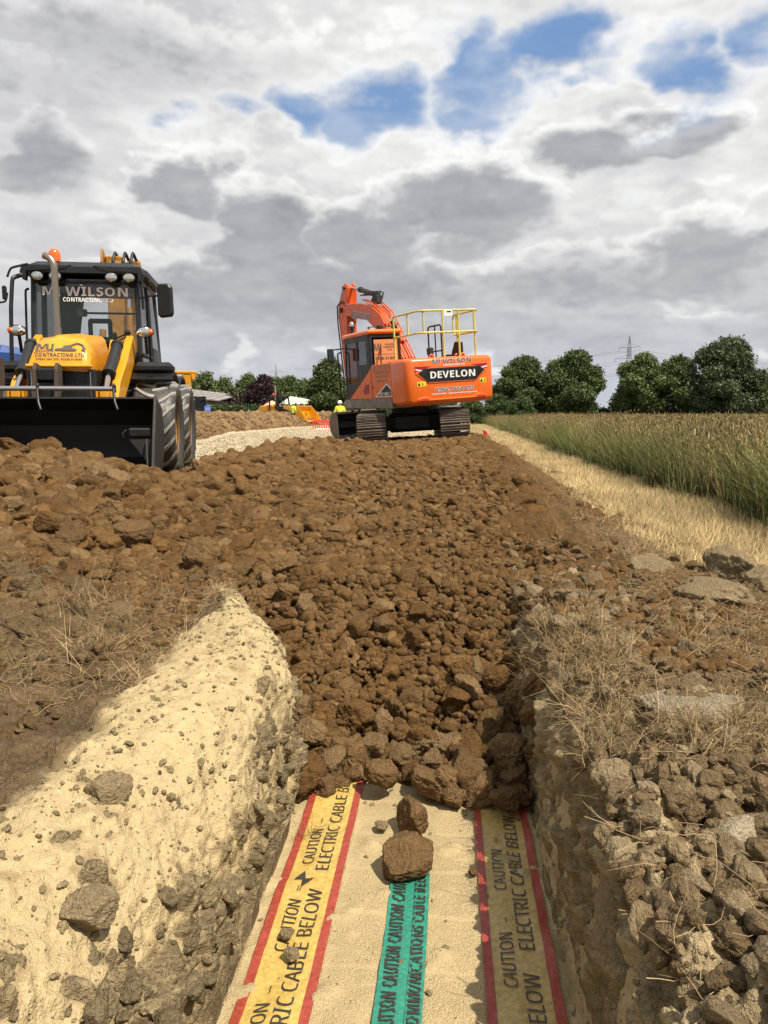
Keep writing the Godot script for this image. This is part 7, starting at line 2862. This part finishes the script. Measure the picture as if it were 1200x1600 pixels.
	tree("copper_beech", "purple leaved tree between the barn and the pylon", Vector3(-28.2, 0, -116.0), 6.4, 5.8, Color(0.040, 0.022, 0.026), 9, 3200, 0.58, 0.0)
	tree("bush", "dull purple bush right of the barn roof", Vector3(-31.5, 0, -110.0), 3.4, 4.0, Color(0.055, 0.040, 0.030), 10, 500, 0.7, 0.0)
	for k in 16:
		var x := -62.0 + k * 3.7
		tree("wood_tree", "green tree in the far wood behind the barn", Vector3(x + rng.randfn() * 0.8, 0, -192.0 + rng.randfn() * 5.0), rng.randf_range(8.6, 10.4), rng.randf_range(8.0, 10.5), mid * rng.randf_range(0.85, 1.15), 20 + k, 1700, 1.0, 0.0, "trees of the far wood")
	for k in 7:
		tree("willow_bush", "pale green bush in the line behind the excavator tracks", Vector3(-6.5 + k * 2.1, -0.1, -66.0 + rng.randfn()), rng.randf_range(1.9, 3.0), 2.8, Color(0.075, 0.115, 0.036), 60 + k, 1300, 0.27, 0.0, "bushes behind the excavator")
	hedge("low green hedge beyond the long soil bank", Vector3(-34.0, -0.1, -88.0), Vector3(-15.0, -0.1, -84.0), 1.9, 1.6, Color(0.055, 0.080, 0.025), 90, 2200, 0.6)
	hedge("dark hedge along the foot of the field trees", Vector3(4.0, 0, -124.0), Vector3(52.0, 0, -116.0), 1.4, 2.0, Color(0.034, 0.05, 0.018), 91, 2600, 0.8)

	# buildings
	var o := thing("barn", "long grey roofed farm barn behind the blue tractor", "barn", at(Vector3(-36.0, 0, -104.0)))
	var g := Geo.new()
	g.plan([Vector2(-16.0, 4.0), Vector2(4.6, 1.0), Vector2(4.6, -8.0), Vector2(-16.0, -8.0)], -0.2, 2.5)
	var wall := part(o, "wall", g, M.barn_wall)
	for k in 3:
		g = Geo.new()
		g.T = at(Vector3(-2.2 + k * 2.6, 1.3, 2.02 - k * 0.38), Vector3(0, 8.3, 0))
		g.box(Vector3.ZERO, Vector3(0.9, 2.0, 0.06), 0.02)
		part(wall, "door_panel", g, M.barn_green if k == 1 else M.timber)
	g = Geo.new()
	g.loft([[Vector3(-16.4, 4.4, 4.6), Vector3(5.1, 2.45, 1.6), Vector3(5.1, 3.35, -8.4), Vector3(-16.4, 5.9, -6.0)], [Vector3(-16.4, 4.55, 4.6), Vector3(5.1, 2.6, 1.6), Vector3(5.1, 3.5, -8.4), Vector3(-16.4, 6.05, -6.0)]])
	var roof := part(o, "roof", g, M.roof_sheet)
	for k in 9:
		g = Geo.new()
		var x := -3.5 + k * 0.95
		g.bar(Vector3(x, 3.40 - 0.0907 * (x + 3.5), 2.9 - 0.14 * (x + 3.5)), Vector3(x, 4.55 - 0.118 * (x + 3.5), -7.0), 0.09, 0.07)
		part(roof, "sheet_rib", g, M.roof_sheet)
	o = thing("shed", "low shed with a pale roof and a dark green side behind the yellow digger", "shed", at(Vector3(-18.0, 0, -93.0)))
	g = Geo.new()
	g.plan([Vector2(-2.0, 0.8), Vector2(2.2, 0.2), Vector2(2.2, -4.0), Vector2(-2.0, -4.0)], -0.2, 1.72)
	part(o, "wall", g, M.barn_green)
	g = Geo.new()
	g.loft([[Vector3(-2.4, 1.75, 1.1), Vector3(2.6, 1.70, 0.5), Vector3(2.4, 2.1, -4.2), Vector3(-2.0, 2.9, -4.2)], [Vector3(-2.4, 1.85, 1.1), Vector3(2.6, 1.8, 0.5), Vector3(2.4, 2.2, -4.2), Vector3(-2.0, 3.0, -4.2)]])
	part(o, "roof", g, M.roof_pale)
	g = Geo.new()
	g.tube([Vector3(0, -0.3, 0), Vector3(0.03, 4.1, 0)], 0.11, 8, true, 0.09)
	single("telegraph_pole", g, M.timber, "bare timber pole standing in front of the purple tree", "pole", at(Vector3(-20.9, 0, -92.5)))
	# heap of sand by the digger
	g = Geo.new()
	var prof := [Vector2(0.0, 2.2), Vector2(0.5, 1.95), Vector2(3.1, 0.0)]
	prof.reverse()
	g.lathe(prof, 24, true)
	var hp := MeshInstance3D.new()
	hp.mesh = g.mesh()
	hp.material_override = plain("heap_sand", lin(0.60, 0.46, 0.245), 0.95)
	hp.position = Vector3(-15.2, -0.2, -66.0)
	top(hp, "sand_heap", "pale heap of sand left of the yellow digger", "heap")
	far_digger()
	tractor("blue tractor with a dark cab in front of the barn", at(Vector3(-23.4, -0.15, -71.0), Vector3(0, 200.0, 0)))
	tractor("blue tractor almost hidden behind the yellow backhoe loader", Transform3D(Basis.from_euler(Vector3(0, deg_to_rad(95.0), 0)).scaled(Vector3.ONE * 1.38), Vector3(-10.1, 0.05, -13.1)))
	# people
	var pm := person_mesh(0.05)
	person("person in yellow high visibility jacket and white helmet seen from behind beside the excavator", Vector3(-6.0, -0.14, -42.6), 190.0, pm)
	person("person in yellow high visibility jacket and white helmet beside the yellow digger", Vector3(-12.2, 0.0, -60.2), 150.0, person_mesh(0.0))
	# red barrier panel, pale board and peg
	o = thing("barrier", "red plastic barrier panel lying open at the end of the soil bank", "barrier", at(Vector3(-8.15, -0.15, -49.4), Vector3(-18, -4, 0)))
	g = Geo.new()
	for y in [0.08, 0.62]:
		g.box(Vector3(0, y, 0), Vector3(1.3, 0.12, 0.05), 0.015)
	part(o, "rail", g, M.red_plastic)
	for k in 9:
		g = Geo.new()
		g.box(Vector3(-0.6 + 0.15 * k, 0.35, 0), Vector3(0.07, 0.46, 0.035), 0.01)
		part(o, "upright", g, M.red_plastic)
	g = Geo.new()
	g.box(Vector3(0, 0.03, 0), Vector3(1.5, 0.06, 0.3), 0.02)
	single("board", g, M.white_plastic, "pale board on the ground in front of the red barrier", "board", at(Vector3(-7.6, -0.07, -48.4), Vector3(0, 10, 0)))
	o = thing("marker_peg", "small red marker flag on a peg at the edge of the straw", "marker", at(Vector3(1.12, 0.05, -25.0)))
	g = Geo.new()
	g.tube([Vector3(0, -0.1, 0), Vector3(0, 0.42, 0)], 0.012, 6)
	part(o, "peg", g, M.timber)
	g = Geo.new()
	g.prism([Vector2(0.0, 0.14), Vector2(0.16, 0.18), Vector2(0.12, 0.36), Vector2(0.0, 0.42)], -0.012, 0.012, 0.004)
	part(o, "flag", g, M.red_plastic)
	# pylons and their lines
	pylon("distant lattice pylon above the far wood", Vector3(-162.0, 0, -722.0), 45.0, 20.0, 0.28)
	pylon("lattice pylon rising behind the lighter green tree", Vector3(105.0, 0, -468.0), 45.0, -35.0, 0.20)
	var c35 := cos(deg_to_rad(-35.0))
	var s35 := sin(deg_to_rad(-35.0))
	for k in 3:
		var y: float = 45.0 * [0.52, 0.67, 0.81][k]
		var r: float = 45.0 * [0.15, 0.19, 0.14][k]
		for s in [-1.0, 1.0]:
			var a := Vector3(105.0 + s * r * c35, y, -468.0 - s * r * s35)
			wire("thin power line running right from the pylon", a, a + Vector3(190, 0, -110), 5.0, 0.07, "power lines right of the pylon")
			wire("thin power line running left from the pylon behind the trees", a, a + Vector3(-220, -2, -130), 6.0, 0.07, "power lines left of the pylon")
